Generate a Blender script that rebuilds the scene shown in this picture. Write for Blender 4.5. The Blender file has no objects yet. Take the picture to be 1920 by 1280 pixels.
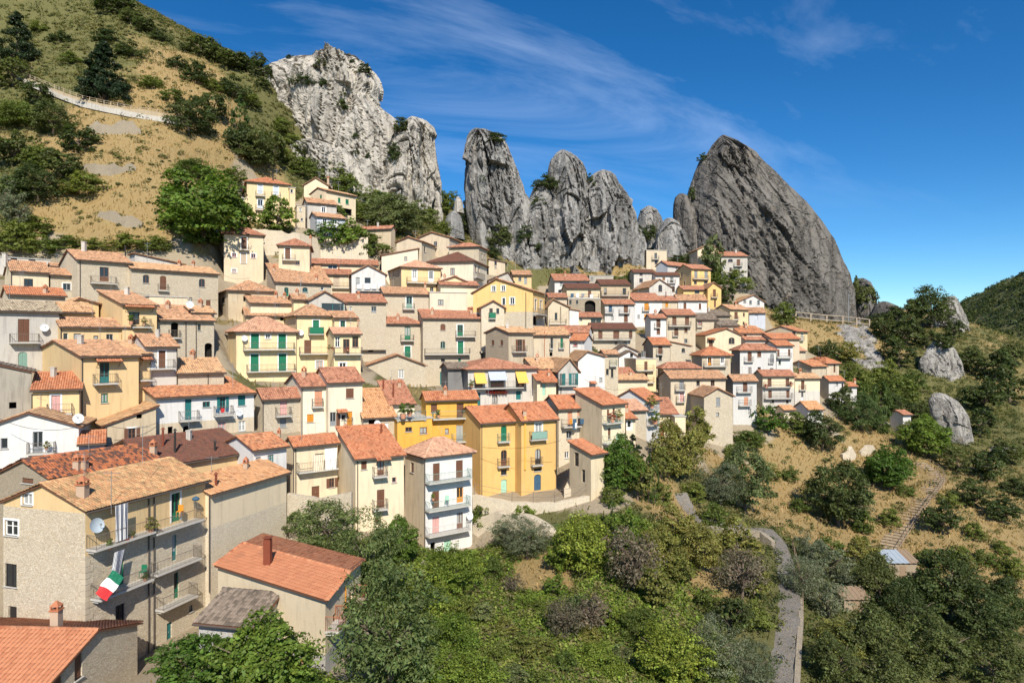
import bpy, math, random
import numpy as np
from mathutils import Vector, noise
from mathutils.bvhtree import BVHTree
R = math.radians
SC = bpy.context.scene
COL = SC.collection
random.seed(7); RNG = np.random.default_rng(7)

# ------------------------------------------------------------------ camera, sky, sun, exposure
F, CX, HY = 1280.0, 960.0, 640.0          # 24 mm lens on 36 mm film, level camera: the horizon is at mid height
cam_d = bpy.data.cameras.new('camera'); cam_d.lens = 24.0; cam_d.sensor_width = 36.0
cam_d.clip_start = 0.5; cam_d.clip_end = 20000
cam = bpy.data.objects.new('camera', cam_d); COL.objects.link(cam)
cam.location = (0, 0, 0); cam.rotation_euler = (R(90), 0, 0); SC.camera = cam
SUN_AZ, SUN_EL = -12.0, 40.0                # degrees left (minus: right) of straight behind the camera, elevation
sdir = Vector((-math.sin(R(SUN_AZ)) * math.cos(R(SUN_EL)), -math.cos(R(SUN_AZ)) * math.cos(R(SUN_EL)), math.sin(R(SUN_EL))))
sun_d = bpy.data.lights.new('sun', 'SUN'); sun_d.energy = 4.9; sun_d.angle = R(0.5); sun_d.color = (1.0, 0.92, 0.79)
sun = bpy.data.objects.new('sun', sun_d); COL.objects.link(sun)
sun.rotation_euler = sdir.to_track_quat('Z', 'Y').to_euler(); sun.location = sdir * 200
W = bpy.data.worlds.new('World'); SC.world = W; W.use_nodes = True
SC.view_settings.view_transform = 'Standard'; SC.view_settings.look = 'None'
SC.view_settings.gamma = 1; SC.view_settings.use_curve_mapping = False; SC.view_settings.exposure = 0.42

CLOUD = (6.6, -0.15, 0)
def build_world():
    nt = W.node_tree; N = nt.nodes; L = nt.links; N.clear()
    out = N.new('ShaderNodeOutputWorld'); bg = N.new('ShaderNodeBackground'); bg.inputs[1].default_value = 0.15
    sky = N.new('ShaderNodeTexSky'); sky.sky_type = 'NISHITA'; sky.sun_disc = False
    sky.sun_elevation = R(SUN_EL); sky.sun_rotation = R(180 + SUN_AZ)
    sky.altitude = 900; sky.air_density = 1.0; sky.dust_density = 0.3; sky.ozone_density = 2.5
    tc = N.new('ShaderNodeTexCoord')
    # deep mountain air: the blue starts close above the hills
    sx = N.new('ShaderNodeSeparateXYZ'); L.new(tc.outputs['Generated'], sx.inputs[0])
    mz = N.new('ShaderNodeMath'); mz.operation = 'MULTIPLY_ADD'; mz.inputs[1].default_value = 1.25; mz.inputs[2].default_value = 0.0
    L.new(sx.outputs[2], mz.inputs[0])
    cb = N.new('ShaderNodeCombineXYZ'); L.new(sx.outputs[0], cb.inputs[0]); L.new(sx.outputs[1], cb.inputs[1]); L.new(mz.outputs[0], cb.inputs[2])
    L.new(cb.outputs[0], sky.inputs[0])
    hs = N.new('ShaderNodeHueSaturation'); hs.inputs['Saturation'].default_value = 1.36; hs.inputs['Value'].default_value = 0.68
    L.new(sky.outputs[0], hs.inputs['Color'])
    tint = N.new('ShaderNodeMixRGB'); tint.blend_type = 'MULTIPLY'; tint.inputs[0].default_value = 1.0
    tint.inputs[2].default_value = (0.80, 1.0, 1.08, 1); L.new(hs.outputs[0], tint.inputs[1])
    # cirrus: streaks of ice cloud, on a plane high above (direction / height)
    dv = N.new('ShaderNodeVectorMath'); dv.operation = 'DIVIDE'
    zz = N.new('ShaderNodeMath'); zz.operation = 'MAXIMUM'; zz.inputs[1].default_value = 0.02; L.new(sx.outputs[2], zz.inputs[0])
    za = N.new('ShaderNodeMath'); za.operation = 'ADD'; za.inputs[1].default_value = 0.12; L.new(zz.outputs[0], za.inputs[0])
    cz = N.new('ShaderNodeCombineXYZ'); [L.new(za.outputs[0], cz.inputs[i]) for i in range(3)]
    L.new(tc.outputs['Generated'], dv.inputs[0]); L.new(cz.outputs[0], dv.inputs[1])
    mr = N.new('ShaderNodeMapping'); mr.inputs['Rotation'].default_value = (0, 0, R(-29)); L.new(dv.outputs[0], mr.inputs[0])
    mp = N.new('ShaderNodeMapping'); mp.inputs['Location'].default_value = CLOUD; mp.inputs['Scale'].default_value = (0.55, 1.6, 0.0); L.new(mr.outputs[0], mp.inputs[0])
    n1 = N.new('ShaderNodeTexNoise'); n1.inputs['Scale'].default_value = 0.85; n1.inputs['Detail'].default_value = 9; n1.inputs['Roughness'].default_value = 0.6; n1.inputs['Distortion'].default_value = 0.7
    L.new(mp.outputs[0], n1.inputs['Vector'])
    cr = N.new('ShaderNodeValToRGB'); cr.color_ramp.elements[0].position = 0.52; cr.color_ramp.elements[1].position = 1.0
    cr.color_ramp.elements[0].color = (0, 0, 0, 1); cr.color_ramp.elements[1].color = (0.42, 0.42, 0.42, 1)
    L.new(n1.outputs[0], cr.inputs[0])
    lo = N.new('ShaderNodeMapRange'); lo.interpolation_type = 'SMOOTHSTEP'; lo.inputs['From Min'].default_value = 0.13; lo.inputs['From Max'].default_value = 0.33; L.new(sx.outputs[2], lo.inputs['Value'])
    mk = N.new('ShaderNodeMath'); mk.operation = 'MULTIPLY'; L.new(cr.outputs[0], mk.inputs[0]); L.new(lo.outputs[0], mk.inputs[1])
    mix = N.new('ShaderNodeMixRGB'); mix.inputs[2].default_value = (6.6, 7.6, 9.2, 1)
    L.new(mk.outputs[0], mix.inputs[0]); L.new(tint.outputs[0], mix.inputs[1])
    L.new(mix.outputs[0], bg.inputs[0]); L.new(bg.outputs[0], out.inputs[0])
build_world()

# ------------------------------------------------------------------ small helpers
def P(px, py, d):                         # a photo pixel at a distance d along the view axis
    return Vector(((px - CX) / F * d, d, (HY - py) / F * d))
def ray(px, py): return Vector(((px - CX) / F, 1.0, (HY - py) / F))
def hit(p0, n, px, py):
    r = ray(px, py); k = n.dot(r)
    if abs(k) < 1e-6: return None
    return r * (n.dot(p0) / k)
def tag(o, label=None, cat=None, group=None, kind=None):
    if label: o['label'] = label
    if cat: o['category'] = cat
    if group: o['group'] = group
    if kind: o['kind'] = kind
    return o
def empty(name, loc):
    o = bpy.data.objects.new(name, None); o.empty_display_size = 0.3; COL.objects.link(o); o.location = loc
    return o
def link(name, me, parent=None, loc=None):
    o = bpy.data.objects.new(name, me); COL.objects.link(o)
    if parent is not None: o.parent = parent
    if loc is not None: o.location = loc
    return o
class MB:                                 # collects faces, builds ONE mesh object
    def __init__(s): s.v = []; s.f = []; s.m = []; s.uv = []
    def poly(s, pts, m=0, uv=None):
        i = len(s.v); s.v += [tuple(p) for p in pts]; s.f.append(tuple(range(i, i + len(pts)))); s.m.append(m)
        s.uv += uv if uv else [(0, 0)] * len(pts)
    def box(s, o, a, b, c, m=0):
        o = Vector(o); p = [o, o + a, o + a + b, o + b, o + c, o + a + c, o + a + b + c, o + b + c]
        for q in ((0, 3, 2, 1), (4, 5, 6, 7), (0, 1, 5, 4), (1, 2, 6, 5), (2, 3, 7, 6), (3, 0, 4, 7)):
            s.poly([p[i] for i in q], m)
    def bar(s, p, q, r, m=0, n=4):
        p = Vector(p); q = Vector(q); d = (q - p).normalized()
        a = d.orthogonal().normalized() * r; b = d.cross(a)
        ring = [a * math.cos(2 * math.pi * k / n) + b * math.sin(2 * math.pi * k / n) for k in range(n)]
        for k in range(n):
            k2 = (k + 1) % n; s.poly([p + ring[k], p + ring[k2], q + ring[k2], q + ring[k]], m)
        s.poly([p + x for x in ring[::-1]], m); s.poly([q + x for x in ring], m)
    def cone(s, p, q, r0, r1, n=8, m=0):
        p = Vector(p); q = Vector(q); d = (q - p).normalized(); a = d.orthogonal().normalized(); b = d.cross(a)
        A = [p + (a * math.cos(2 * math.pi * k / n) + b * math.sin(2 * math.pi * k / n)) * r0 for k in range(n)]
        B = [q + (a * math.cos(2 * math.pi * k / n) + b * math.sin(2 * math.pi * k / n)) * r1 for k in range(n)]
        for k in range(n):
            k2 = (k + 1) % n; s.poly([A[k], A[k2], B[k2], B[k]], m)
        s.poly(A[::-1], m); s.poly(B, m)
    def mesh(s, name, mats):
        me = bpy.data.meshes.new(name); me.from_pydata(s.v, [], s.f)
        for mt in (mats if isinstance(mats, (list, tuple)) else [mats]): me.materials.append(mt)
        me.polygons.foreach_set('material_index', s.m)
        uvl = me.uv_layers.new(name='UVMap'); uvl.data.foreach_set('uv', np.array(s.uv, dtype=np.float32).ravel())
        return me
    def build(s, name, mats, parent=None, loc=None): return link(name, s.mesh(name, mats), parent, loc)
def np_mesh(name, V, Q, mat, col=None, smooth=False):
    me = bpy.data.meshes.new(name); V = np.asarray(V, np.float32); Q = np.asarray(Q, np.int32); k = Q.shape[1]
    me.vertices.add(len(V)); me.vertices.foreach_set('co', V.ravel())
    me.loops.add(Q.size); me.loops.foreach_set('vertex_index', Q.ravel())
    me.polygons.add(len(Q)); me.polygons.foreach_set('loop_start', np.arange(0, Q.size, k, dtype=np.int32))
    if smooth: me.polygons.foreach_set('use_smooth', np.ones(len(Q), bool))
    me.update(calc_edges=True); me.validate()
    me.materials.append(mat)
    if col is not None:
        a = me.color_attributes.new('Col', 'FLOAT_COLOR', 'POINT'); c = np.ones((len(V), 4), np.float32); c[:, :3] = col
        a.data.foreach_set('color', c.ravel())
    return me

# ------------------------------------------------------------------ materials
MATS = {}
class NT:
    def __init__(s, name):
        s.m = bpy.data.materials.new(name); s.m.use_nodes = True; s.t = s.m.node_tree; s.N = s.t.nodes; s.L = s.t.links
        s.b = s.N['Principled BSDF']; s.out = s.N['Material Output']; s.b.inputs['Specular IOR Level'].default_value = 0.25
    def n(s, typ, **k):
        x = s.N.new(typ)
        for a, v in k.items():
            if a.startswith('i_'): x.inputs[a[2:].replace('_', ' ')].default_value = v
            else: setattr(x, a, v)
        return x
    def l(s, a, b): s.L.new(a, b)
    def coord(s, kind='Object', scale=(1, 1, 1), rot=(0, 0, 0)):
        c = s.n('ShaderNodeTexCoord'); mp = s.n('ShaderNodeMapping'); mp.inputs['Scale'].default_value = scale; mp.inputs['Rotation'].default_value = rot
        s.l(c.outputs[kind], mp.inputs[0]); return mp.outputs[0]
    def noise(s, v, scale, detail=4, rough=0.55, dist=0.0):
        x = s.n('ShaderNodeTexNoise'); x.inputs['Scale'].default_value = scale; x.inputs['Detail'].default_value = detail
        x.inputs['Roughness'].default_value = rough; x.inputs['Distortion'].default_value = dist; s.l(v, x.inputs['Vector']); return x.outputs[0]
    def ramp(s, f, stops):
        x = s.n('ShaderNodeValToRGB'); e = x.color_ramp.elements
        while len(e) < len(stops): e.new(0.5)
        for q, (p, c) in zip(e, stops):
            q.position = p; q.color = (c, c, c, 1) if isinstance(c, (int, float)) else (*c, 1)
        s.l(f, x.inputs[0]); return x.outputs[0]
    def mix(s, f, a, b, blend='MIX'):
        x = s.n('ShaderNodeMixRGB', blend_type=blend)
        for i, v in enumerate((f, a, b)):
            if isinstance(v, (int, float)): x.inputs[i].default_value = v if i == 0 else (v, v, v, 1)
            elif isinstance(v, tuple): x.inputs[i].default_value = (*v, 1)
            else: s.l(v, x.inputs[i])
        return x.outputs[0]
    def bump(s, h, dist, strength=1.0, prev=None):
        x = s.n('ShaderNodeBump'); x.inputs['Distance'].default_value = dist; x.inputs['Strength'].default_value = strength
        s.l(h, x.inputs['Height'])
        if prev is not None: s.l(prev, x.inputs['Normal'])
        return x.outputs[0]
    def done(s, col=None, rough=0.9, nrm=None):
        if col is not None:
            if isinstance(col, tuple): s.b.inputs['Base Color'].default_value = (*col, 1)
            else: s.l(col, s.b.inputs['Base Color'])
        s.b.inputs['Roughness'].default_value = rough
        if nrm is not None: s.l(nrm, s.b.inputs['Normal'])
        return s.m
def mul(c, k): return tuple(min(1, x * k) for x in c)

def m_plaster(name, c, dirt=0.5):
    t = NT(name); inf = t.n('ShaderNodeObjectInfo'); tc = t.n('ShaderNodeTexCoord'); ad = t.n('ShaderNodeVectorMath', operation='ADD'); t.l(tc.outputs['Object'], ad.inputs[0]); t.l(inf.outputs['Location'], ad.inputs[1]); o = ad.outputs[0]
    mp = t.n('ShaderNodeMapping'); mp.inputs['Scale'].default_value = (1.3, 1.3, 0.16); t.l(o, mp.inputs[0]); st = mp.outputs[0]
    big = t.noise(o, 0.38, 6, 0.65); streak = t.noise(st, 1.9, 6, 0.7, 0.3); fine = t.noise(o, 8, 4, 0.7); pat = t.noise(o, 0.75, 6, 0.7, 0.4)
    col = t.mix(t.ramp(big, [(0.35, 0.0), (0.70, 0.7 * dirt)]), c, (c[0] * 0.80, c[1] * 0.78, c[2] * 0.78))
    col = t.mix(t.ramp(streak, [(0.50, 0.0), (0.74, 0.95 * dirt)]), col, (c[0] * 0.56, c[1] * 0.54, c[2] * 0.55))
    col = t.mix(t.ramp(pat, [(0.60, 0.0), (0.64, 0.55 * dirt)]), col, (0.55 * c[0] + 0.22, 0.55 * c[1] + 0.21, 0.55 * c[2] + 0.18))
    col = t.mix(t.ramp(pat, [(0.28, 0.75 * dirt), (0.33, 0.0)]), col, (0.36, 0.31, 0.24))
    col = t.mix(t.ramp(fine, [(0.35, 0.22), (0.6, 0.0)]), col, mul(c, 0.7))
    col = t.mix(1.0, col, t.ramp(inf.outputs['Random'], [(0, 0.86), (1, 1.06)]), 'MULTIPLY')
    return t.done(col, 0.92, t.bump(t.mix(0.5, fine, t.noise(o, 2.2, 3)), 0.04, 0.6))
def m_stone(name, c, c2, mortar, sx=2.6, sy=5.2, depth=0.05):
    t = NT(name); uv = t.coord('UV', (sx, sy, 1)); o = t.coord('Object')
    wob = t.n('ShaderNodeVectorMath', operation='ADD'); nz = t.n('ShaderNodeTexNoise'); nz.inputs['Scale'].default_value = 1.3; t.l(uv, nz.inputs['Vector'])
    sc = t.n('ShaderNodeVectorMath', operation='SCALE'); sc.inputs['Scale'].default_value = 0.3; t.l(nz.outputs['Color'], sc.inputs[0])
    t.l(uv, wob.inputs[0]); t.l(sc.outputs[0], wob.inputs[1])
    v = t.n('ShaderNodeTexVoronoi'); v.inputs['Randomness'].default_value = 0.68; t.l(wob.outputs[0], v.inputs['Vector'])
    e = t.n('ShaderNodeTexVoronoi', feature='DISTANCE_TO_EDGE'); e.inputs['Randomness'].default_value = 0.68; t.l(wob.outputs[0], e.inputs['Vector'])
    bw = t.n('ShaderNodeSeparateColor'); t.l(v.outputs['Color'], bw.inputs[0])
    col = t.mix(bw.outputs[0], c, c2)
    col = t.mix(t.ramp(bw.outputs[1], [(0.72, 0), (0.95, 0.55)]), col, (c[0] * 0.55, c[1] * 0.50, c[2] * 0.46))
    col = t.mix(t.ramp(bw.outputs[2], [(0.80, 0), (1, 0.6)]), col, (0.52, 0.34, 0.17))
    col = t.mix(t.ramp(e.outputs['Distance'], [(0.02, 0.9), (0.13, 0.0)]), col, mortar)
    big = t.noise(o, 0.5, 5, 0.65); col = t.mix(t.ramp(big, [(0.5, 0), (0.8, 0.4)]), col, mul(c, 0.6))
    h = t.mix(0.25, t.ramp(e.outputs['Distance'], [(0.0, 0), (0.16, 1)]), t.noise(o, 7, 4, 0.7))
    return t.done(col, 0.93, t.bump(h, depth, 0.8))
def m_attr(name, rough=0.85, var=0.35, bump=0.012):
    t = NT(name); a = t.n('ShaderNodeVertexColor', layer_name='Col'); o = t.coord('Object')
    big = t.noise(o, 0.9, 5, 0.7); fine = t.noise(o, 16, 3, 0.7)
    col = t.mix(t.ramp(big, [(0.45, 0), (0.72, var)]), a.outputs[0], (0.10, 0.075, 0.055))
    col = t.mix(t.ramp(fine, [(0.3, 0.3), (0.6, 0)]), col, (0.12, 0.09, 0.06))
    return t.done(col, rough, t.bump(fine, bump, 0.7))
def m_paint(name, c, rough=0.55):
    t = NT(name); o = t.coord('Object'); n = t.noise(o, 5, 4, 0.7)
    col = t.mix(t.ramp(n, [(0.45, 0), (0.8, 0.5)]), c, mul(c, 0.6)); return t.done(col, rough)
def m_flat(name, c, rough=0.6, metal=0.0):
    t = NT(name); t.b.inputs['Metallic'].default_value = metal; return t.done(c, rough)
CREAM = dict(
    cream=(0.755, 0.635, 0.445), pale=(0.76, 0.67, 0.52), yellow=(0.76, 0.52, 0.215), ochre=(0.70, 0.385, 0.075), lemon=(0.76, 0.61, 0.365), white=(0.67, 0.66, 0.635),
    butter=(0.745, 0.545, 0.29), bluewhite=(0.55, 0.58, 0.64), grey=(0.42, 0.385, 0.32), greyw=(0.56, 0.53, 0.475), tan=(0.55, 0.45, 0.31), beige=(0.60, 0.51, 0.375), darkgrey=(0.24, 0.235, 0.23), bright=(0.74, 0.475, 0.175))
for k, c in CREAM.items(): MATS[k] = m_plaster('plaster_' + k, c, 0.95 if k in ('grey', 'greyw', 'tan', 'beige', 'darkgrey') else 0.62)
MATS['stone'] = m_stone('rubble_stone', (0.73, 0.63, 0.47), (0.86, 0.775, 0.615), (0.50, 0.425, 0.32), 1.75, 4.6, 0.06)
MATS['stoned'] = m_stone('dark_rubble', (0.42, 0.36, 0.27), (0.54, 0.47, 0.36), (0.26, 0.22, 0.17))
MATS['stonel'] = m_stone('pale_dressed_stone', (0.70, 0.61, 0.46), (0.80, 0.72, 0.57), (0.55, 0.48, 0.37), 2.0, 3.6, 0.03)
MATS['block'] = m_stone('grey_blocks', (0.50, 0.50, 0.49), (0.58, 0.57, 0.55), (0.36, 0.35, 0.34), 2.4, 4.4, 0.02)
MATS['brick'] = m_stone('red_brick', (0.55, 0.26, 0.14), (0.62, 0.33, 0.20), (0.45, 0.36, 0.28), 4.0, 9.0, 0.02)
MATS['tiles'] = m_attr('clay_tiles')
MATS['quoin'] = m_plaster('quoin_stone', (0.60, 0.52, 0.39), 0.9)
PAINT = dict(br=(0.16, 0.075, 0.045), gn=(0.015, 0.16, 0.085), tl=(0.02, 0.15, 0.15), wh=(0.78, 0.78, 0.76), gy=(0.26, 0.27, 0.28), og=(0.60, 0.25, 0.03), pk=(0.62, 0.36, 0.33),
    bl=(0.05, 0.11, 0.18), dk=(0.035, 0.03, 0.028), mi=(0.35, 0.58, 0.45), sa=(0.58, 0.29, 0.18), tn=(0.50, 0.40, 0.30), ir=(0.09, 0.075, 0.065), rb=(0.20, 0.055, 0.03),
    mg=(0.22, 0.36, 0.30), ye=(0.78, 0.45, 0.10), rd=(0.55, 0.04, 0.04), rail=(0.20, 0.17, 0.14), bw=(0.55, 0.60, 0.66), conc=(0.50, 0.48, 0.44), cu=(0.42, 0.16, 0.08), lg=(0.50, 0.49, 0.47))
for k, c in PAINT.items(): MATS['p_' + k] = m_paint('paint_' + k, c)
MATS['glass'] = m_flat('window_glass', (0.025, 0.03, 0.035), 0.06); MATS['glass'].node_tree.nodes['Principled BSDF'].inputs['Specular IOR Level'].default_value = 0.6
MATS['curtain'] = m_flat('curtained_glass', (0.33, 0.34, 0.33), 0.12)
MATS['dark'] = m_flat('painted_dark_room', (0.02, 0.017, 0.015), 0.95)  # near-black lining: the unlit depth of openings is painted in
MATS['metal'] = m_flat('grey_metal', (0.38, 0.38, 0.38), 0.45, 0.6)
MATS['dishw'] = m_flat('dish_white', (0.72, 0.73, 0.74), 0.5); MATS['dishg'] = m_flat('dish_grey', (0.36, 0.42, 0.47), 0.5)
def m_stripe(name, c1, c2, sc):
    t = NT(name); c = t.coord('UV', (sc, 1, 1)); w = t.n('ShaderNodeTexWave', wave_type='BANDS', bands_direction='X'); w.inputs['Scale'].default_value = 1.0
    t.l(c, w.inputs['Vector']); return t.done(t.mix(t.ramp(w.outputs[0], [(0.48, 0), (0.52, 1)]), c1, c2), 0.9)
MATS['stripe'] = m_stripe('striped_cloth', (0.72, 0.72, 0.72), (0.12, 0.13, 0.17), 1.3)
MATS['stripeb'] = m_stripe('blue_striped_awning', (0.74, 0.76, 0.80), (0.10, 0.16, 0.30), 1.3)
ROOFC = dict(   # base colour, second colour, third (lichen / dark) with its share, spread of brightness
    old=((0.45, 0.235, 0.13), (0.55, 0.33, 0.20), (0.30, 0.18, 0.11), 0.16, 0.16), tan=((0.52, 0.30, 0.16), (0.59, 0.375, 0.215), (0.35, 0.20, 0.12), 0.12, 0.14),
    orange=((0.45, 0.165, 0.078), (0.52, 0.225, 0.118), (0.35, 0.115, 0.055), 0.10, 0.13), red=((0.40, 0.165, 0.10), (0.47, 0.23, 0.145), (0.27, 0.115, 0.07), 0.14, 0.15),
    brown=((0.13, 0.052, 0.035), (0.17, 0.07, 0.05), (0.10, 0.05, 0.04), 0.1, 0.10), mott=((0.42, 0.14, 0.055), (0.30, 0.10, 0.05), (0.10, 0.05, 0.04), 0.36, 0.25),
    pink=((0.52, 0.28, 0.18), (0.60, 0.36, 0.24), (0.40, 0.21, 0.14), 0.12, 0.12), grey=((0.34, 0.28, 0.20), (0.43, 0.36, 0.26), (0.20, 0.16, 0.12), 0.2, 0.18),
    rusty=((0.46, 0.175, 0.08), (0.53, 0.26, 0.135), (0.30, 0.125, 0.07), 0.2, 0.18), peach=((0.54, 0.27, 0.125), (0.60, 0.34, 0.18), (0.40, 0.19, 0.09), 0.10, 0.13), ash=((0.19, 0.15, 0.12), (0.25, 0.20, 0.16), (0.12, 0.10, 0.08), 0.3, 0.18),
    lich=((0.47, 0.235, 0.115), (0.56, 0.35, 0.175), (0.34, 0.22, 0.11), 0.2, 0.16))
# ------------------------------------------------------------------ houses
ZM = dict(T1=(0, 440, 4), T2=(400, 300, 4), T3=(400, 560, 4), T4=(0, 720, 4), T5=(0, 960, 4), S1=(780, 400, 4), S2=(1160, 400, 4),
          S3=(780, 620, 4), S4=(1160, 580, 4), S5=(360, 760, 3.5556), PX=(0, 0, 1))
BASES = []      # (x, y, z) ground control points taken from the houses
FOOT = []       # footprints for settling the ground under and before each house
CZ = Vector((0, 0, 1))
def tile_block(o, w, e, n, tw, tl, rise, lift):     # many tiles at once: centre of lower edge, up-slope, across, normal
    k = len(o); xs = np.array([-0.5, -0.24, 0.24, 0.5]) * tw; hs = np.array([0.0, 1.0, 1.0, 0.0]) * rise
    V = np.zeros((k, 8, 3))
    for j in range(4):
        V[:, j] = o + e * xs[j] + n * (hs[j] + lift) - w * 0.05
        V[:, 4 + j] = o + e * (xs[j] * 0.9) + n * (hs[j] * 0.85) + w * tl
    return V.reshape(-1, 3)
def tile_quads(k):
    b = np.arange(k)[:, None, None] * 8
    q = np.array([[0, 1, 5, 4], [1, 2, 6, 5], [2, 3, 7, 6], [3, 2, 1, 0]])
    return (b + q[None]).reshape(-1, 4)
def tile_cols(k, pal, rng):
    c1, c2, c3, share, spread = ROOFC[pal]; t = rng.random((k, 1)); col = np.array(c1) * (1 - t) + np.array(c2) * t
    m = rng.random(k) < share; col[m] = np.array(c3); col *= (1 + spread * (rng.random((k, 1)) * 2 - 1))
    return np.clip(col, 0.01, 0.9)
def plane_tiles(poly, e, tw, tl, rng, jit):
    poly = [Vector(p) for p in poly]; n = (poly[1] - poly[0]).cross(poly[2] - poly[0]).normalized()
    if n.z < 0: n = -n
    e = e.normalized(); w = n.cross(e)
    if w.z < 0: w = -w
    o = poly[0]; p2 = np.array([[(p - o).dot(e), (p - o).dot(w)] for p in poly]); lo = p2.min(0); hi = p2.max(0)
    nc = max(1, int(round((hi[0] - lo[0]) / tw))); nr = max(1, int(round((hi[1] - lo[1]) / tl))); tw = (hi[0] - lo[0]) / nc; tl = (hi[1] - lo[1]) / nr
    A, B = np.meshgrid(lo[0] + (np.arange(nc) + 0.5) * tw, lo[1] + np.arange(nr) * tl); A = A.ravel(); B = B.ravel(); Bc = B + tl * 0.5
    ins = np.ones(len(A), bool); area = 0; m = len(p2)
    for i in range(m): area += p2[i, 0] * p2[(i + 1) % m, 1] - p2[(i + 1) % m, 0] * p2[i, 1]
    sg = 1 if area > 0 else -1
    for i in range(m):
        a = p2[i]; d = p2[(i + 1) % m] - a; L = math.hypot(*d)
        if L < 1e-4: continue
        ins &= sg * (d[0] * (Bc - a[1]) - d[1] * (A - a[0])) / L > -0.06
    A = A[ins]; B = B[ins]; k = len(A)
    if not k: return None
    on, en, wn, nn = (np.array(x) for x in (o, e, w, n))
    O = on + A[:, None] * en + B[:, None] * wn + nn * 0.012
    if jit: O += nn * (rng.random((k, 1)) * jit) + en * ((rng.random((k, 1)) - 0.5) * jit * 0.8)
    return O, wn, en, nn, tw, tl
def clip_top(pts, s0, z0, s1, z1):                  # keep what is below the line (s0,z0)-(s1,z1)
    f = lambda p: p[1] - (z0 + (z1 - z0) * (p[0] - s0) / (s1 - s0)); out = []
    for i, p in enumerate(pts):
        q = pts[(i + 1) % len(pts)]; a, b = f(p), f(q)
        if a <= 1e-6: out.append(p)
        if (a < -1e-6 and b > 1e-6) or (a > 1e-6 and b < -1e-6):
            t = a / (a - b); out.append((p[0] + (q[0] - p[0]) * t, p[1] + (q[1] - p[1]) * t))
    return out
def wall_panel(mb, O, sd, n, L, zb, top, ops, zsplit=None, lower=1, upper=0, off=0.0):
    W3 = lambda s, z, k=0.0: O + sd * s + CZ * z + n * k
    ops = [o for o in ops]
    ss = sorted({0.0, L, *[t[0] for t in top if 0 < t[0] < L], *[x for o in ops for x in o[:2]]})
    zmax = max(t[1] for t in top); zs = {zb, zmax, *[x for o in ops for x in o[2:4]]}
    if zsplit is not None and zb < zsplit < zmax: zs.add(zsplit)
    zs = sorted(z for z in zs if zb <= z <= zmax)
    def topz(s):
        for (a, za), (b, zb_) in zip(top, top[1:]):
            if a - 1e-6 <= s <= b + 1e-6: return za + (zb_ - za) * (s - a) / max(1e-6, b - a)
        return top[-1][1]
    for a, b in zip(ss, ss[1:]):
        if b - a < 1e-4: continue
        ta, tb = topz(a + 1e-5), topz(b - 1e-5)
        for z0, z1 in zip(zs, zs[1:]):
            if z1 - z0 < 1e-4 or z0 >= max(ta, tb): continue
            cs, cz = (a + b) / 2, (z0 + z1) / 2
            if any(o[0] < cs < o[1] and o[2] < cz < o[3] for o in ops): continue
            pts = [(a, z0), (b, z0), (b, z1), (a, z1)]
            if z1 > min(ta, tb): pts = clip_top(pts, a, ta, b, tb)
            if len(pts) < 3: continue
            m = lower if (zsplit is not None and cz < zsplit) else upper
            mb.poly([W3(*p) for p in pts], m, [(p[0] + off, p[1]) for p in pts])
    for o in ops:                                   # reveals, and the corners above an arch
        a, b, z0, z1 = o[:4]; r = -0.22; m = lower if (zsplit is not None and (z0 + z1) / 2 < zsplit) else upper
        for (p, q) in (((a, z0), (a, z1)), ((b, z0), (b, z1)), ((a, z1), (b, z1)), ((a, z0), (b, z0))):
            mb.poly([W3(*p), W3(*q), W3(*q, r), W3(*p, r)], m, [(0, p[1]), (0.2, q[1]), (0.2, q[1]), (0, p[1])])
        if o[4]:
            h = min((b - a) * 0.35, (z1 - z0) * 0.4); c = (a + b) / 2; arc = [(c - (b - a) / 2 * math.cos(t), z1 - h + h * math.sin(t)) for t in np.linspace(0, math.pi, 9)]
            for side in (arc[:5], arc[4:]):
                cor = (a, z1) if side is not None and side[0][0] < c - 1e-3 else (b, z1)
                for p, q in zip(side, side[1:]): mb.poly([W3(*cor), W3(*p), W3(*q)], m, [cor, p, q])
                for p, q in zip(side, side[1:]): mb.poly([W3(*p), W3(*q), W3(*q, r), W3(*p, r)], m)

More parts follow.
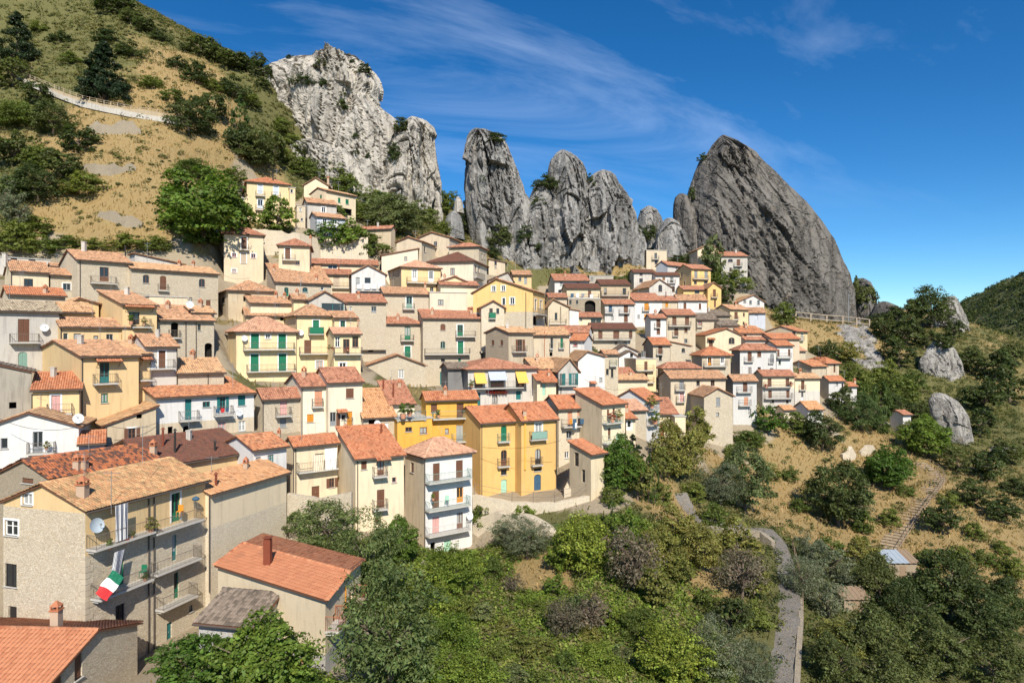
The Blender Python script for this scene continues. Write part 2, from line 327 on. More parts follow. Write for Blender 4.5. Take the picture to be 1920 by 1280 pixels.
def opening(root, O, sd, n, op, d):
    a, b, z0, z1, arch, kind, colr = op; w = b - a; h = z1 - z0; k = kind[0].lower(); fm = MATS['p_' + colr]
    X = lambda s, z, q: O + sd * s + CZ * z + n * q
    near = d < 100
    top = z1 - (min(w * 0.35, h * 0.4) * 0.35 if arch else 0)
    if k in 'wof':
        nm = 'french_window' if k == 'f' else 'window'; f = MB(); t = min(0.08, w * 0.12)
        for (s0, s1, y0, y1) in ((a, a + t, z0, z1), (b - t, b, z0, z1), (a, b, z0, z0 + t), (a, b, z1 - t, z1)):
            f.box(X(s0, y0, -0.16), sd * (s1 - s0), CZ * (y1 - y0), n * 0.06)
        if w > 0.6: f.box(X((a + b) / 2 - t * 0.6, z0, -0.155), sd * t * 1.2, CZ * h, n * 0.06)
        if k == 'f': f.box(X(a, z0, -0.15), sd * w, CZ * min(0.75, h * 0.35), n * 0.035)
        elif h > 1.0 and near: f.box(X(a, z0 + h * 0.6, -0.15), sd * w, CZ * 0.05, n * 0.035)
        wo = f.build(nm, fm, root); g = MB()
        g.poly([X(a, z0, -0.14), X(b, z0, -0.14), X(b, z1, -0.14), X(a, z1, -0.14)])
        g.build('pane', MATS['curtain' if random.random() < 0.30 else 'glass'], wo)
        if k == 'o':
            for sgn in (-1, 1):
                s = MB(); s0 = a - w * 0.5 - 0.03 if sgn < 0 else b + 0.03; s.box(X(s0, z0, 0.02), sd * w * 0.5, CZ * h, n * 0.05)
                for j in range(1, int(h / 0.16)): s.box(X(s0 + 0.06, z0 + j * 0.16 - 0.02, 0.07), sd * (w * 0.5 - 0.12), CZ * 0.07, n * 0.015)
                s.build('shutter', fm, wo)
        if k != 'f': wl = MB(); wl.box(X(a - 0.08, z0 - 0.07, -0.1), sd * (w + 0.16), CZ * 0.07, n * 0.2); wl.build('sill', MATS['p_conc'], wo)
    elif k == 's':
        f = MB(); t = 0.05
        for (s0, s1, y0, y1) in ((a, a + t, z0, z1), (b - t, b, z0, z1), (a, b, z1 - t, z1)):
            f.box(X(s0, y0, -0.17), sd * (s1 - s0), CZ * (y1 - y0), n * 0.08)
        wo = f.build('window', fm, root); nl = 2 if w > 0.55 else 1; lw = (w - 0.1) / nl
        for j in range(nl):
            s = MB(); s0 = a + t + j * lw + 0.012; s.box(X(s0, z0 + 0.02, -0.14), sd * (lw - 0.024), CZ * (h - 0.08), n * 0.05)
            step = 0.13 if near else 0.24
            for q in range(1, int((h - 0.2) / step)): s.box(X(s0 + 0.07, z0 + 0.1 + q * step, -0.09), sd * max(0.05, lw - 0.164), CZ * step * 0.45, n * 0.02)
            s.build('shutter', fm, wo)
        if h < 1.9: wl = MB(); wl.box(X(a - 0.08, z0 - 0.07, -0.1), sd * (w + 0.16), CZ * 0.07, n * 0.2); wl.build('sill', MATS['p_conc'], wo)
    elif k == 'd':
        f = MB(); f.box(X(a, z0, -0.2), sd * w, CZ * h, n * 0.06); pn = 2 if w > 0.9 else 1; lw = w / pn
        for j in range(pn):
            for (q0, q1) in ((0.06, 0.42), (0.48, 0.94)):
                f.box(X(a + j * lw + lw * 0.14, z0 + h * q0, -0.14), sd * lw * 0.72, CZ * h * (q1 - q0), n * 0.025)
        do = f.build('door', fm, root); hd = MB(); hd.bar(X(a + w * 0.52, z0 + 1.0, -0.10), X(a + w * 0.52, z0 + 1.16, -0.08), 0.02); hd.build('handle', MATS['metal'], do)
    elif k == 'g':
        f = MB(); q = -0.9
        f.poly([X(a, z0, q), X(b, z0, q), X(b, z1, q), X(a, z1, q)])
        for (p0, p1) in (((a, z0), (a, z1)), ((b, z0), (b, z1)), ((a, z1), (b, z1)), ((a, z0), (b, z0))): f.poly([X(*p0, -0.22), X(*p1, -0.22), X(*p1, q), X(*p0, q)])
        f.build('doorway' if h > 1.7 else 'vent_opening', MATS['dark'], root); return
    if kind[0] in 'WSDFO':
        f = MB(); t = 0.15
        for (s0, s1, y0, y1) in ((a - t, a - 0.003, z0, z1 + t), (b + 0.003, b + t, z0, z1 + t), (a - 0.003, b + 0.003, z1 + 0.003, z1 + t)): f.box(X(s0, y0, -0.02), sd * (s1 - s0), CZ * (y1 - y0), n * 0.05)
        f.build('surround', MATS['p_wh'], (do if k == 'd' else wo))

def balcony(root, O, sd, n, a, b, z, oh, colr, d, panel=None):
    X = lambda s, q, y: O + sd * s + n * q + CZ * y
    m = MB(); m.box(X(a, 0.0, z - 0.14), sd * (b - a), n * oh, CZ * 0.14); nb = max(2, int((b - a) / 1.6) + 1)
    for i in range(nb):
        s = a + 0.12 + (b - a - 0.34) * i / (nb - 1); m.box(X(s, 0.0, z - 0.32), sd * 0.1, n * oh * 0.6, CZ * 0.176)
    bo = m.build('balcony', MATS['p_conc'], root)
    r = MB(); hh = 0.98; rb = 0.011 if d < 70 else 0.014; sp = 0.13 if d < 70 else 0.17
    q = oh - 0.06; c = [X(a + 0.05, 0.02, z), X(a + 0.05, q, z), X(b - 0.05, q, z), X(b - 0.05, 0.02, z)]
    for p0, p1 in zip(c, c[1:]):
        r.bar(p0 + CZ * hh, p1 + CZ * hh, 0.026); r.bar(p0 + CZ * 0.1, p1 + CZ * 0.1, 0.014); L = (p1 - p0).length; k = max(1, int(L / sp))
        for i in range(k + 1):
            p = p0.lerp(p1, i / k); r.bar(p, p + CZ * hh, rb if 0 < i < k else 0.02, n=3)
    r.build('railing', MATS['p_' + colr], bo)
    if panel:
        s = MB(); s.box(X(a + 0.08, q + 0.02, z + 0.08), sd * (b - a - 0.16), n * 0.015, CZ * (hh - 0.1)); s.build('screen_panel', MATS['p_' + panel], bo)

def chimney(root, p, s=1.0, kind='ch', base=1.0):
    m = MB(); s *= 0.85; w = 0.62 * s; h = 0.95 * s
    if kind == 'ch':
        m.box(p + Vector((-w / 2, -w / 2, -0.8)), Vector((w, 0, 0)), Vector((0, w, 0)), CZ * (h + 0.8)); c = m.build('chimney', MATS['brick'], root)
        k = MB(); k.box(p + Vector((-w * 0.62, -w * 0.62, h)), Vector((w * 1.24, 0, 0)), Vector((0, w * 1.24, 0)), CZ * 0.08)
        for sx in (-1, 1):
            for sy in (-1, 1): k.box(p + Vector((sx * w * 0.42 - 0.05, sy * w * 0.42 - 0.05, h + 0.08)), Vector((0.1, 0, 0)), Vector((0, 0.1, 0)), CZ * 0.22)
        k.cone(p + CZ * (h + 0.3), p + CZ * (h + 0.62), w * 0.8, w * 0.12, 4); k.build('chimney_cap', MATS['p_cu'], c)
    elif kind == 'cw':
        m.box(p + Vector((-w / 2, -w / 2, -0.8)), Vector((w, 0, 0)), Vector((0, w, 0)), CZ * (h + 1.1)); c = m.build('chimney', MATS['greyw'], root)
        k = MB(); k.box(p + Vector((-w * 0.6, -w * 0.6, h + 0.302)), Vector((w * 1.2, 0, 0)), Vector((0, w * 1.2, 0)), CZ * 0.09); k.build('chimney_cap', MATS['p_conc'], c)
    elif kind == 'fb':
        m.box(p + Vector((-0.26, -0.26, -0.5)), Vector((0.52, 0, 0)), Vector((0, 0.52, 0)), CZ * 2.1); c = m.build('chimney', MATS['p_rb'], root)
        k = MB(); k.box(p + Vector((-0.2, -0.2, 1.603)), Vector((0.4, 0, 0)), Vector((0, 0.4, 0)), CZ * 0.14); k.box(p + Vector((-0.3, -0.3, 1.745)), Vector((0.6, 0, 0)), Vector((0, 0.6, 0)), CZ * 0.05); k.build('chimney_cap', MATS['p_rb'], c)
    else:
        m.bar(p - CZ * 0.5, p + CZ * 1.5 * s, 0.11, n=8); c = m.build('flue_pipe', MATS['p_rb' if kind == 'fl' else 'p_dk'], root)
        k = MB(); k.cone(p + CZ * (1.5 * s + 0.06), p + CZ * (1.5 * s + 0.28), 0.22, 0.03, 8); k.bar(p + CZ * 1.45 * s, p + CZ * (1.5 * s + 0.1), 0.05); k.build('flue_cowl', MATS['p_rb' if kind == 'fl' else 'p_dk'], c)
def dish(root, p, n, r, mat='dishw'):
    r *= 0.85
    m = MB(); ax = (n * 0.8 + Vector((0.35, -0.3, 0.35))).normalized(); u = ax.orthogonal().normalized(); v = ax.cross(u); K = 16
    prev = None
    for j in range(5):
        rr = r * j / 4; dep = 0.28 * r * (j / 4) ** 2; ring = [p + n * 0.35 + ax * dep + (u * math.cos(2 * math.pi * i / K) + v * math.sin(2 * math.pi * i / K)) * rr for i in range(K)]
        if prev:
            for i in range(K): m.poly([prev[i], prev[(i + 1) % K], ring[(i + 1) % K], ring[i]])
        prev = ring
    o = m.build('satellite_dish', MATS[mat], root)
    a = MB(); a.bar(p, p + n * 0.36, 0.03); a.bar(p + n * 0.35 - v * r * 0.8, p + n * 0.35 + ax * r * 1.1, 0.018); a.box(p + n * 0.35 + ax * r * 1.1 - Vector((0.05, 0.05, 0.05)), Vector((0.1, 0, 0)), Vector((0, 0.1, 0)), CZ * 0.1); a.build('dish_arm', MATS['metal'], o)
def antenna(root, p, h=2.2):
    m = MB(); m.bar(p - CZ * 0.5, p + CZ * h, 0.022); m.bar(p + CZ * (h - 0.15) + Vector((-0.6, 0, 0)), p + CZ * (h - 0.15) + Vector((0.6, 0.1, 0)), 0.014)
    for i in range(7):
        q = p + CZ * (h - 0.15) + Vector((-0.55 + i * 0.18, 0, 0)); m.bar(q + Vector((0, -0.28, 0)), q + Vector((0, 0.28, 0)), 0.009)
    m.bar(p + CZ * (h - 0.7) + Vector((-0.4, 0, 0)), p + CZ * (h - 0.7) + Vector((0.4, 0, 0.05)), 0.012); m.build('antenna', MATS['metal'], root)

def awning(root, O, sd, n, a, b, z1, z0, mat):
    X = lambda s, q, y: O + sd * s + n * q + CZ * y; oh = max(0.5, (z1 - z0) * 0.9)
    if mat == 'tile':
        m = MB(); oh = 0.85; m.box(X(a, 0, z1 - 0.05), sd * (b - a), n * oh + CZ * -0.32, CZ * 0.07)
        aw = m.build('tile_canopy', MATS['p_br'], root); t = plane_tiles([X(a, oh, z1 - 0.30), X(b, oh, z1 - 0.30), X(b, 0, z1 + 0.03), X(a, 0, z1 + 0.03)], sd, 0.24, 0.4, RNG, 0.02)
        if t:
            k = len(t[0]); me = np_mesh('canopy_tiles', tile_block(t[0], t[1], t[2], t[3], t[4], t[5], 0.06, 0.03), tile_quads(k), MATS['tiles'], np.repeat(tile_cols(k, 'orange', RNG), 8, 0)); tag(link('canopy_tiles', me, aw), kind='stuff')
        br = MB()
        for s in (a + 0.15, b - 0.2): br.bar(X(s, 0.02, z1 - 0.9), X(s, oh * 0.8, z1 - 0.35), 0.03)
        br.build('bracket', MATS['p_br'], aw)
    else:
        m = MB(); k = 8
        for i in range(k):
            t0, t1 = i / k, (i + 1) / k; f = lambda t: (0.05 + oh * t, z1 - (z1 - z0) * t - 0.10 * math.sin(math.pi * t))
            (q0, y0), (q1, y1) = f(t0), f(t1); m.poly([X(a, q0, y0), X(b, q0, y0), X(b, q1, y1), X(a, q1, y1)], 0, [(0, t0), ((b - a) * 2.6, t0), ((b - a) * 2.6, t1), (0, t1)])
        o = m.build('awning', MATS[mat], root); md = o.modifiers.new('t', 'SOLIDIFY'); md.thickness = 0.02
        br = MB()
        for s in (a, b): br.bar(X(s, 0.02, z0 + 0.1), X(s, oh, z0), 0.02)
        br.bar(X(a, oh, z0), X(b, oh, z0), 0.025); br.build('awning_frame', MATS['metal'], o)

HOUSES = {}
def house(zm, d, yaw, box, wall, roof, rtype, lab, rt=None, xg=None, xr=None, dep=None, pitch=None, vy=None, apex=None, yr=None, fe='', lower=None, zs=None, Lm=None, cat='house', name=None,
          ext=5.0, oh=0.35, key=None, rf=0.5, bz=0.28, tobj=0, gut=True, zsl=None, grp=None):
    x0, y0, sc = ZM[zm]; cx = lambda v: x0 + v / sc; cy = lambda v: y0 + v / sc
    xl, ye, xrr, yb = cx(box[0]), cy(box[1]), cx(box[2]), cy(box[3])
    u = Vector((math.cos(R(yaw)), math.sin(R(yaw)), 0)); vyaw = yaw + 90 if vy is None else vy; v = Vector((math.cos(R(vyaw)), math.sin(R(vyaw)), 0))
    nF = Vector((u.y, -u.x, 0)); nL = Vector((-v.y, v.x, 0)); nR = -nL; nB = -nF
    if nL.dot(u) > 0: nL, nR = nR, nL
    E = P(xl, ye, d); ze = E.z; pr = hit(E, nF, xrr, ye); w = max(1.2, (pr - E).dot(u)); zb = P(xl, yb, d).z
    if zb > ze - 1.5: zb = ze - 1.5
    tp = math.tan(R(pitch if pitch else 18)); c = v.y
    if xg is not None:
        q = hit(E, nL, cx(xg), ye); dd = (q - E).dot(v) if q else -1; dep = dd if 2.0 < dd < 22 else (dep or 8)
    if xr is not None:
        q = hit(pr, nL, cx(xr), ye); dd = (q - pr).dot(v) if q else -1; dep = dd if 2.0 < dd < 22 else (dep or 8)
    if rtype in 'xmh':
        if dep is not None:
            br = dep * rf if rtype == 'x' else (dep if rtype == 'm' else min(dep, w) / 2)
            if rt is not None and pitch is None:
                b_at = br; tp = ((HY - cy(rt)) / F * (d + b_at * c) - ze) / br; tp = min(math.tan(R(30)), max(math.tan(R(9)), tp))
        else:
            k = (HY - cy(rt)) / F; den = tp - c * k; br = (k * d - ze) / den if abs(den) > 0.02 else 4; br = min(6.5, max(1.6, br)); dep = br if rtype == 'm' else br * 2
    elif dep is None: dep = 8.0
    if rtype == 'h': br = min(dep, w) / 2
    O = Vector((E.x, E.y, zb)); H = ze - zb
    root = empty(name or ('stone_house' if wall in ('stone', 'stoned') else 'plastered_house'), O); tag(root, lab, cat, grp)
    if key: HOUSES[key] = (root, O, u, v, nF, nL, nR, w, dep, H, d)
    Z0 = Vector((0, 0, 0)); A = lambda a, b, z: u * a + v * b + CZ * z
    ra = w / 2; za = H; zrg = H; hr = H
    if rtype == 'y' or rtype == 'l':
        if rtype == 'y':
            pa = hit(E, nF, cx(apex[0]), cy(apex[1])); ra = min(w - 0.3, max(0.3, (pa - E).dot(u))); za = pa.z - zb
        pe = hit(E, nF, xrr, cy(yr)) if yr is not None else None; hr = (pe.z - zb) if pe else H
        if rtype == 'y' and za < max(H, hr) + 0.25: za = max(H, hr) + 0.25
    # openings on the three seen walls -----------------------------------------------------------
    WL = dict(F=(Z0, u, nF, w), L=(Z0, v, nL, dep), R=(u * w, v, nR, dep)); ops = dict(F=[], L=[], R=[]); later = []
    for it in [q.split() for q in fe.split(';') if q.strip()]:
        side = 'F'
        if it[0] in ('L', 'R'): side = it.pop(0)
        k = it[0]; o_, sd, n, Lw = WL[side]; p0 = O + o_
        if k[0] in 'wWsSdDfFgoO' and k not in ('fl', 'fd', 'fb', 'dp', 'di', 'an'):
            a0, b0, a1, b1 = (float(t) for t in it[1:5]); xm, ym = (a0 + a1) / 2, (b0 + b1) / 2
            pa, pb = hit(p0, n, cx(a0), cy(ym)), hit(p0, n, cx(a1), cy(ym)); pt, pbm = hit(p0, n, cx(xm), cy(b0)), hit(p0, n, cx(xm), cy(b1))
            if None in (pa, pb, pt, pbm): continue
            s0, s1 = sorted(((pa - p0).dot(sd), (pb - p0).dot(sd))); z1, z0 = pt.z - zb, pbm.z - zb
            if s1 - s0 < 0.4: m_ = (s0 + s1) / 2; s0, s1 = m_ - 0.25, m_ + 0.25
            s0 = max(0.15, s0); s1 = min(Lw - 0.15, s1); z0 = max(z0, -1.0)
            if s1 - s0 < 0.3 or z1 - z0 < 0.3: continue
            ops[side].append((s0, s1, z0, z1, 'a' in k[1:], k, it[5] if len(it) > 5 else 'br'))
        else: later.append((side, it))
    # walls ----------------------------------------------------------------------------------------
    zsp = (P(xl, cy(zs), d).z - zb) if zs is not None else None
    if rtype == 'x': tl = [(0, H), (br, H + br * tp), (dep, H + (2 * br - dep) * tp)]; bk = H + (2 * br - dep) * tp
    elif rtype == 'm': tl = [(0, H), (dep, H + dep * tp)]; bk = H + dep * tp
    else: tl = [(0, H), (dep, H)]; bk = H
    fr = [(0, H), (ra, za), (w, hr)] if rtype == 'y' else ([(0, H), (w, hr)] if rtype == 'l' else [(0, H), (w, H)])
    mb = MB(); mats = [MATS[wall], MATS[lower or wall], MATS[Lm or wall]]  # Lm: left wall's own material; on some houses it paints in shade
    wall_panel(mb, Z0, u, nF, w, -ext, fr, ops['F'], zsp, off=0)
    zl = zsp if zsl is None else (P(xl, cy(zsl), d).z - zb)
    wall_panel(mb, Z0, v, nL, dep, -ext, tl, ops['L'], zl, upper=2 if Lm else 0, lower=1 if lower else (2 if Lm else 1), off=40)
    tr = tl if rtype not in 'yl' else [(0, hr), (dep, hr)]
    wall_panel(mb, u * w, v, nR, dep, -ext, tr, ops['R'], zsp, off=80)
    bkl = [(0, bk), (w, bk)] if rtype not in 'yl' else fr
    wall_panel(mb, v * dep, u, nB, w, -ext, bkl, [], zsp, off=120)
    mb.build('walls', mats, root)
    for side in 'FLR':
        o_, sd, n, Lw = WL[side]
        for op in ops[side]: opening(root, o_, sd, n, op, d)
    # roof -----------------------------------------------------------------------------------------
    planes = []; ridges = []; g = 0.22; th = 0.13
    if rtype == 'x':
        e0 = H - oh * tp; zt = H + br * tp; zbk = zt - (dep - br + oh) * tp
        planes = [([A(-g, -oh, e0), A(w + g, -oh, e0), A(w + g, br, zt), A(-g, br, zt)], u), ([A(w + g, dep + oh, zbk), A(-g, dep + oh, zbk), A(-g, br, zt), A(w + g, br, zt)], u)]
        ridges = [(A(-g, br, zt), A(w + g, br, zt))]
    elif rtype == 'm':
        e0 = H - oh * tp; zt = H + (dep + 0.15) * tp; planes = [([A(-g, -oh, e0), A(w + g, -oh, e0), A(w + g, dep + 0.15, zt), A(-g, dep + 0.15, zt)], u)]; ridges = [(planes[0][0][3], planes[0][0][2])]
    elif rtype == 'y':
        tl_, tr_ = (za - H) / ra, (za - hr) / (w - ra); zl_, zr_ = H - oh * tl_, hr - oh * tr_; f0, b0 = -g - 0.08, dep + g
        planes = [([A(-oh, b0, zl_), A(-oh, f0, zl_), A(ra, f0, za), A(ra, b0, za)], v), ([A(w + oh, f0, zr_), A(w + oh, b0, zr_), A(ra, b0, za), A(ra, f0, za)], v)]; ridges = [(A(ra, f0, za), A(ra, b0, za))] + ([(A(-oh, f0, zl_), A(ra, f0, za)), (A(w + oh, f0, zr_), A(ra, f0, za)), (A(-oh, b0, zl_), A(ra, b0, za))] if tobj else [])
    elif rtype == 'l':
        s_ = (hr - H) / w; planes = [([A(-oh, dep + g, H - oh * s_), A(-oh, -g, H - oh * s_), A(w + oh, -g, hr + oh * s_), A(w + oh, dep + g, hr + oh * s_)], v)]
    elif rtype == 'h':
        e0 = H - oh * tp; q = [A(-oh, -oh, e0), A(w + oh, -oh, e0), A(w + oh, dep + oh, e0), A(-oh, dep + oh, e0)]; hh = (min(w, dep) / 2 + oh); zt = e0 + hh * tp
        if w >= dep: r0, r1 = A(-oh + hh, dep / 2, zt), A(w + oh - hh, dep / 2, zt)
        else: r0, r1 = A(w / 2, -oh + hh, zt), A(w / 2, dep + oh - hh, zt)
        if w >= dep: planes = [([q[0], q[1], r1, r0], u), ([q[1], q[2], r1], v), ([q[2], q[3], r0, r1], u), ([q[3], q[0], r0], v)]; ridges = [(q[0], r0), (q[3], r0), (q[1], r1), (q[2], r1), (r0, r1)]
        else: planes = [([q[0], q[1], r0], u), ([q[1], q[2], r1, r0], v), ([q[2], q[3], r1], u), ([q[3], q[0], r0, r1], v)]; ridges = [(q[0], r0), (q[1], r0), (q[2], r1), (q[3], r1), (r0, r1)]
    rm = MB()
    if rtype == 'f':
        rm.box(A(-0.12, -0.12, H + 0.003), u * (w + 0.24), v * (dep + 0.24), CZ * 0.12); ro = rm.build('roof', MATS['p_conc'], root)
    else:
        for pl, e in planes:
            dn = [p - CZ * th for p in pl]; up = [p - CZ * 0.02 for p in pl]; rm.poly(up); rm.poly(dn[::-1])
            for i in range(len(pl)): j = (i + 1) % len(pl); rm.poly([dn[i], dn[j], up[j], up[i]])
        ro = rm.build('roof', MATS['p_br'], root); tw = 0.21 if d < 75 else (0.25 if d < 130 else 0.30); tl2 = 0.34 if d < 75 else (0.40 if d < 130 else 0.5)
        V = []; C = []; jit = 0.03 if roof in ('old', 'lich', 'mott', 'grey', 'tan', 'ash') else 0.008; cnt = 0
        for i, (pl, e) in enumerate(planes):
            if tobj and i in tobj:
                tile_objects(ro, pl, e, roof, O); continue
            t = plane_tiles(pl, e, tw, tl2, RNG, jit)
            if t: V.append(tile_block(t[0], t[1], t[2], t[3], t[4], t[5], 0.085, 0.04)); C.append(tile_cols(len(t[0]), roof, RNG)); cnt += len(t[0])
        for p, q in ridges:
            L = (q - p).length; k = max(1, int(L / 0.42)); dr = (q - p) / L; ac = dr.cross(CZ).normalized(); up = ac.cross(dr).normalized(); up = up if up.z > 0 else -up
            o = np.array([p + dr * (L * i / k) + up * 0.02 for i in range(k)]); V.append(tile_block(o, np.array(dr), np.array(ac), np.array(up), 0.32, L / k, 0.13, 0.02)); C.append(tile_cols(k, roof, RNG) * 1.05); cnt += k
        if V:
            me = np_mesh('roof_tiles', np.concatenate(V), tile_quads(cnt), MATS['tiles'], np.repeat(np.concatenate(C), 8, 0)); tag(link('roof_tiles', me, ro), kind='stuff')
        if gut and rtype in 'xmh':
            gm = MB(); z_ = H - oh * tp - 0.12; gm.bar(A(-g, -oh - 0.06, z_), A(w + g, -oh - 0.06, z_), 0.075, n=6); gm.build('gutter', MATS['p_ir'], ro)
    # fixtures -------------------------------------------------------------------------------------
    for side, it in later:
        k = it[0]; o_, sd, n, Lw = WL[side]; p0 = O + o_; f = [float(t) for t in it[1:] if t.lstrip('-').replace('.', '', 1).isdigit()]; wd = [t for t in it[1:] if not t.lstrip('-').replace('.', '', 1).isdigit()]
        if k == 'b':
            ohb = f[3] if len(f) > 3 else 0.9; pp = p0 + n * ohb; pa, pb = hit(pp, n, cx(f[0]), cy(f[2])), hit(pp, n, cx(f[1]), cy(f[2]))
            s0, s1 = sorted(((pa - pp).dot(sd), (pb - pp).dot(sd))); s0 = max(-0.1, s0); s1 = min(Lw + 0.1, s1)
            if s1 - s0 > 0.5: balcony(root, o_, sd, n, s0, s1, pa.z - zb + 0.05, ohb, wd[0] if wd else 'rail', d, wd[1] if len(wd) > 1 else None)
        elif k == 'aw':
            pa, pb, pt, pl_ = hit(p0, n, cx(f[0]), cy(f[2])), hit(p0, n, cx(f[1]), cy(f[2])), hit(p0, n, cx((f[0] + f[1]) / 2), cy(f[2])), hit(p0, n, cx((f[0] + f[1]) / 2), cy(f[3]))
            s0, s1 = sorted(((pa - p0).dot(sd), (pb - p0).dot(sd))); awning(root, o_, sd, n, s0, s1, pt.z - zb, pl_.z - zb, wd[0] if wd else 'tile')
        elif k in ('ch', 'cw', 'fl', 'fd', 'fb', 'an'):
            best = None
            for pl, e in (planes or [([A(0, 0, H), A(w, 0, H), A(w, dep, H)], u)]):
                nn = (pl[1] - pl[0]).cross(pl[2] - pl[0]).normalized(); q = hit(O + pl[0], nn, cx(f[0]), cy(f[1]))
                if q is None: continue
                q = q - O; a_ = q.dot(u) if vy is None else w * 0.5; b_ = q.dot(v) if vy is None else dep * 0.5
                if -0.3 < a_ < w + 0.3 and -0.3 < b_ < dep + 0.3 and (best is None or (q + O).y < best.y + O.y): best = q
            if best is None:
                q = hit(O + v * dep * 0.4, nF, cx(f[0]), cy(f[1])) - O; best = Vector((q.x, q.y, max(H * 0.7, min(q.z, H + 2.2))))
            if k == 'an': antenna(root if rtype == 'f' else ro, best, f[2] if len(f) > 2 else 2.2)
            else: chimney(root, best, f[2] if len(f) > 2 else 1.0, k)
        elif k == 'di':
            q = hit(p0 + n * 0.35, n, cx(f[0]), cy(f[1])) - O - n * 0.35; dish(root, q, n, (f[2] if len(f) > 2 else 0.45), wd[0] if wd else 'dishw')
        elif k == 'dp':
            q = hit(p0, n, cx(f[0]), ye); s = (q - p0).dot(sd); z1 = H - 0.15 if len(f) < 3 else hit(p0, n, cx(f[0]), cy(f[1])).z - zb; z0 = -1.0 if len(f) < 3 else hit(p0, n, cx(f[0]), cy(f[2])).z - zb
            m = MB(); m.bar(o_ + sd * s + n * 0.09 + CZ * z0, o_ + sd * s + n * 0.09 + CZ * z1, 0.055 if not wd or wd[0] != 'ye' else 0.14, n=6); m.build('downpipe', MATS['p_' + (wd[0] if wd else 'ir')], root)
    if rtype in 'xmhy' and random.random() < 0.5 and cat == 'house':
        b_ = (br if rtype in 'xm' else dep / 2) * 0.9; antenna(ro, A(w * random.uniform(0.2, 0.8) if rtype != 'y' else ra, b_, (H + b_ * tp if rtype != 'y' else za) - 0.1), random.uniform(1.6, 2.8))
    if rtype in 'xm' and random.random() < 0.35 and ' ch ' not in ' ' + fe.replace(';', ' ; ') and cat == 'house':
        b_ = br * 0.7; chimney(root, A(w * random.uniform(0.25, 0.75), b_, H + b_ * tp), random.uniform(0.7, 0.95), random.choice(('ch', 'ch', 'cw', 'fl')))
    for a_, b_, dz in ((0.1, -0.4, -0.1), (0.9, -0.4, -0.1), (0.5, dep + 0.5, bz * dep), (0.5, dep * 0.5, 0.0)):
        q = O + u * (w * a_) + v * b_; BASES.append((q.x, q.y, zb + dz))
    FOOT.append((O.x, O.y, u.x, u.y, v.x, v.y, w, dep, zb))
    return root

def tile_objects(ro, pl, e, pal, O):      # near roof: every tile its own part
    t = plane_tiles(pl, e, 0.30, 0.42, RNG, 0.006)
    if not t: return
    o, wv, ev, nv, tw, tl = t; wo = np.array(O) + o
    px = CX + wo[:, 0] / wo[:, 1] * F; py = HY - wo[:, 2] / wo[:, 1] * F
    order = np.argsort(np.where((px > -20) & (py < 1300) & (px < 1940), wo[:, 1], 1e6)); vis = order[:295]; rest = order[295:]
    V = tile_block(np.zeros((1, 3)), wv, ev, nv, tw * 0.97, tl, 0.055, 0.04); Q = tile_quads(1); mesh = []
    for i in range(14):
        c0_ = np.array(ROOFC[pal][0]) * 0.5 + np.array(ROOFC[pal][1]) * 0.5; c = np.repeat(c0_[None] * 0.62 + tile_cols(1, pal, RNG) * 0.38, 8, 0); mesh.append(np_mesh('tile', V, Q, MATS['tiles'], c))
    for i in vis: link('tile', mesh[RNG.integers(14)], ro, tuple(o[i]))
    if len(rest):
        me = np_mesh('roof_tiles', tile_block(o[rest], wv, ev, nv, tw * 0.97, tl, 0.055, 0.04), tile_quads(len(rest)), MATS['tiles'], np.repeat((np.array(ROOFC[pal][0]) * 0.5 + np.array(ROOFC[pal][1]) * 0.5)[None] * 0.62 + tile_cols(len(rest), pal, RNG) * 0.38, 8, 0)); tag(link('roof_tiles', me, ro), kind='stuff')
# ------------------------------------------------------------------ the village, house by house (boxes: left x, eave y, right x, base y as measured in the photo)
h = house
# --- nearest: lower left
h('T5', 48, 71, (640, -30, 1540, 1270), 'butter', 'lich', 'x', 'tall rubble stone house at lower left with tricolour flag and stacked balconies', vy=163, dep=7.8, pitch=21, lower='stone', zs=330, zsl=10, key='flag', oh=0.4, ext=4,
  fe='F 1285 -145 1350 70 gn;f 870 -60 945 170 gn;b 722 1172 292 1.0;b 1182 1530 168 1.0;f 885 330 930 545 gn;b 755 1158 665 1.0;f 1290 170 1325 362 tl;b 1182 1520 478 0.95;f 1310 450 1336 645 gn;b 1228 1488 745 0.95;w 867 690 935 830 dk;d 795 960 900 1232 rb;d 1252 825 1290 1000 tl;w 1418 695 1446 742 dk;'
     'L W 30 60 135 175 wh;L W 168 -140 242 -55 wh;L w 35 385 125 556 dk;L d 62 705 125 806 dk;di 720 100 0.62 dishg;dp 1110;dp 1150;ch 620 -110 1.15;an 835 -40 2.6;an 1070 -420 2.4')
h('PX', 40.5, -3, (-300, 1275, 84, 1400), 'stone', 'orange', 'x', 'low house with bright orange tiled roof at the bottom left corner', dep=9, pitch=17, tobj=(0,), fe='R s 140 1222 154 1272 br;R s 100 1262 116 1320 br;ch 106 1166 1.0', bz=0.0, ext=6)
h('PX', 46, 85, (610, 1120, 676, 1270), 'cream', 'orange', 'y', 'cream house with big salmon tiled roof and brown box chimney above the trees', vy=146, dep=12.3, apex=(650, 1086), yr=1050, tobj=(0,), lower='greyw', zs=1228, gut=False, oh=0.3, bz=0.0, ext=3,
  fe='f 624 1150 630 1195 br;b 612 655 1216 1.0 cu;f 655 1110 660 1150 br;b 655 690 1165 1.0 cu;di 660 1137 0.5;dp 646 1100 1230 og;L d 556 1234 575 1275 og;fb 502 1050')
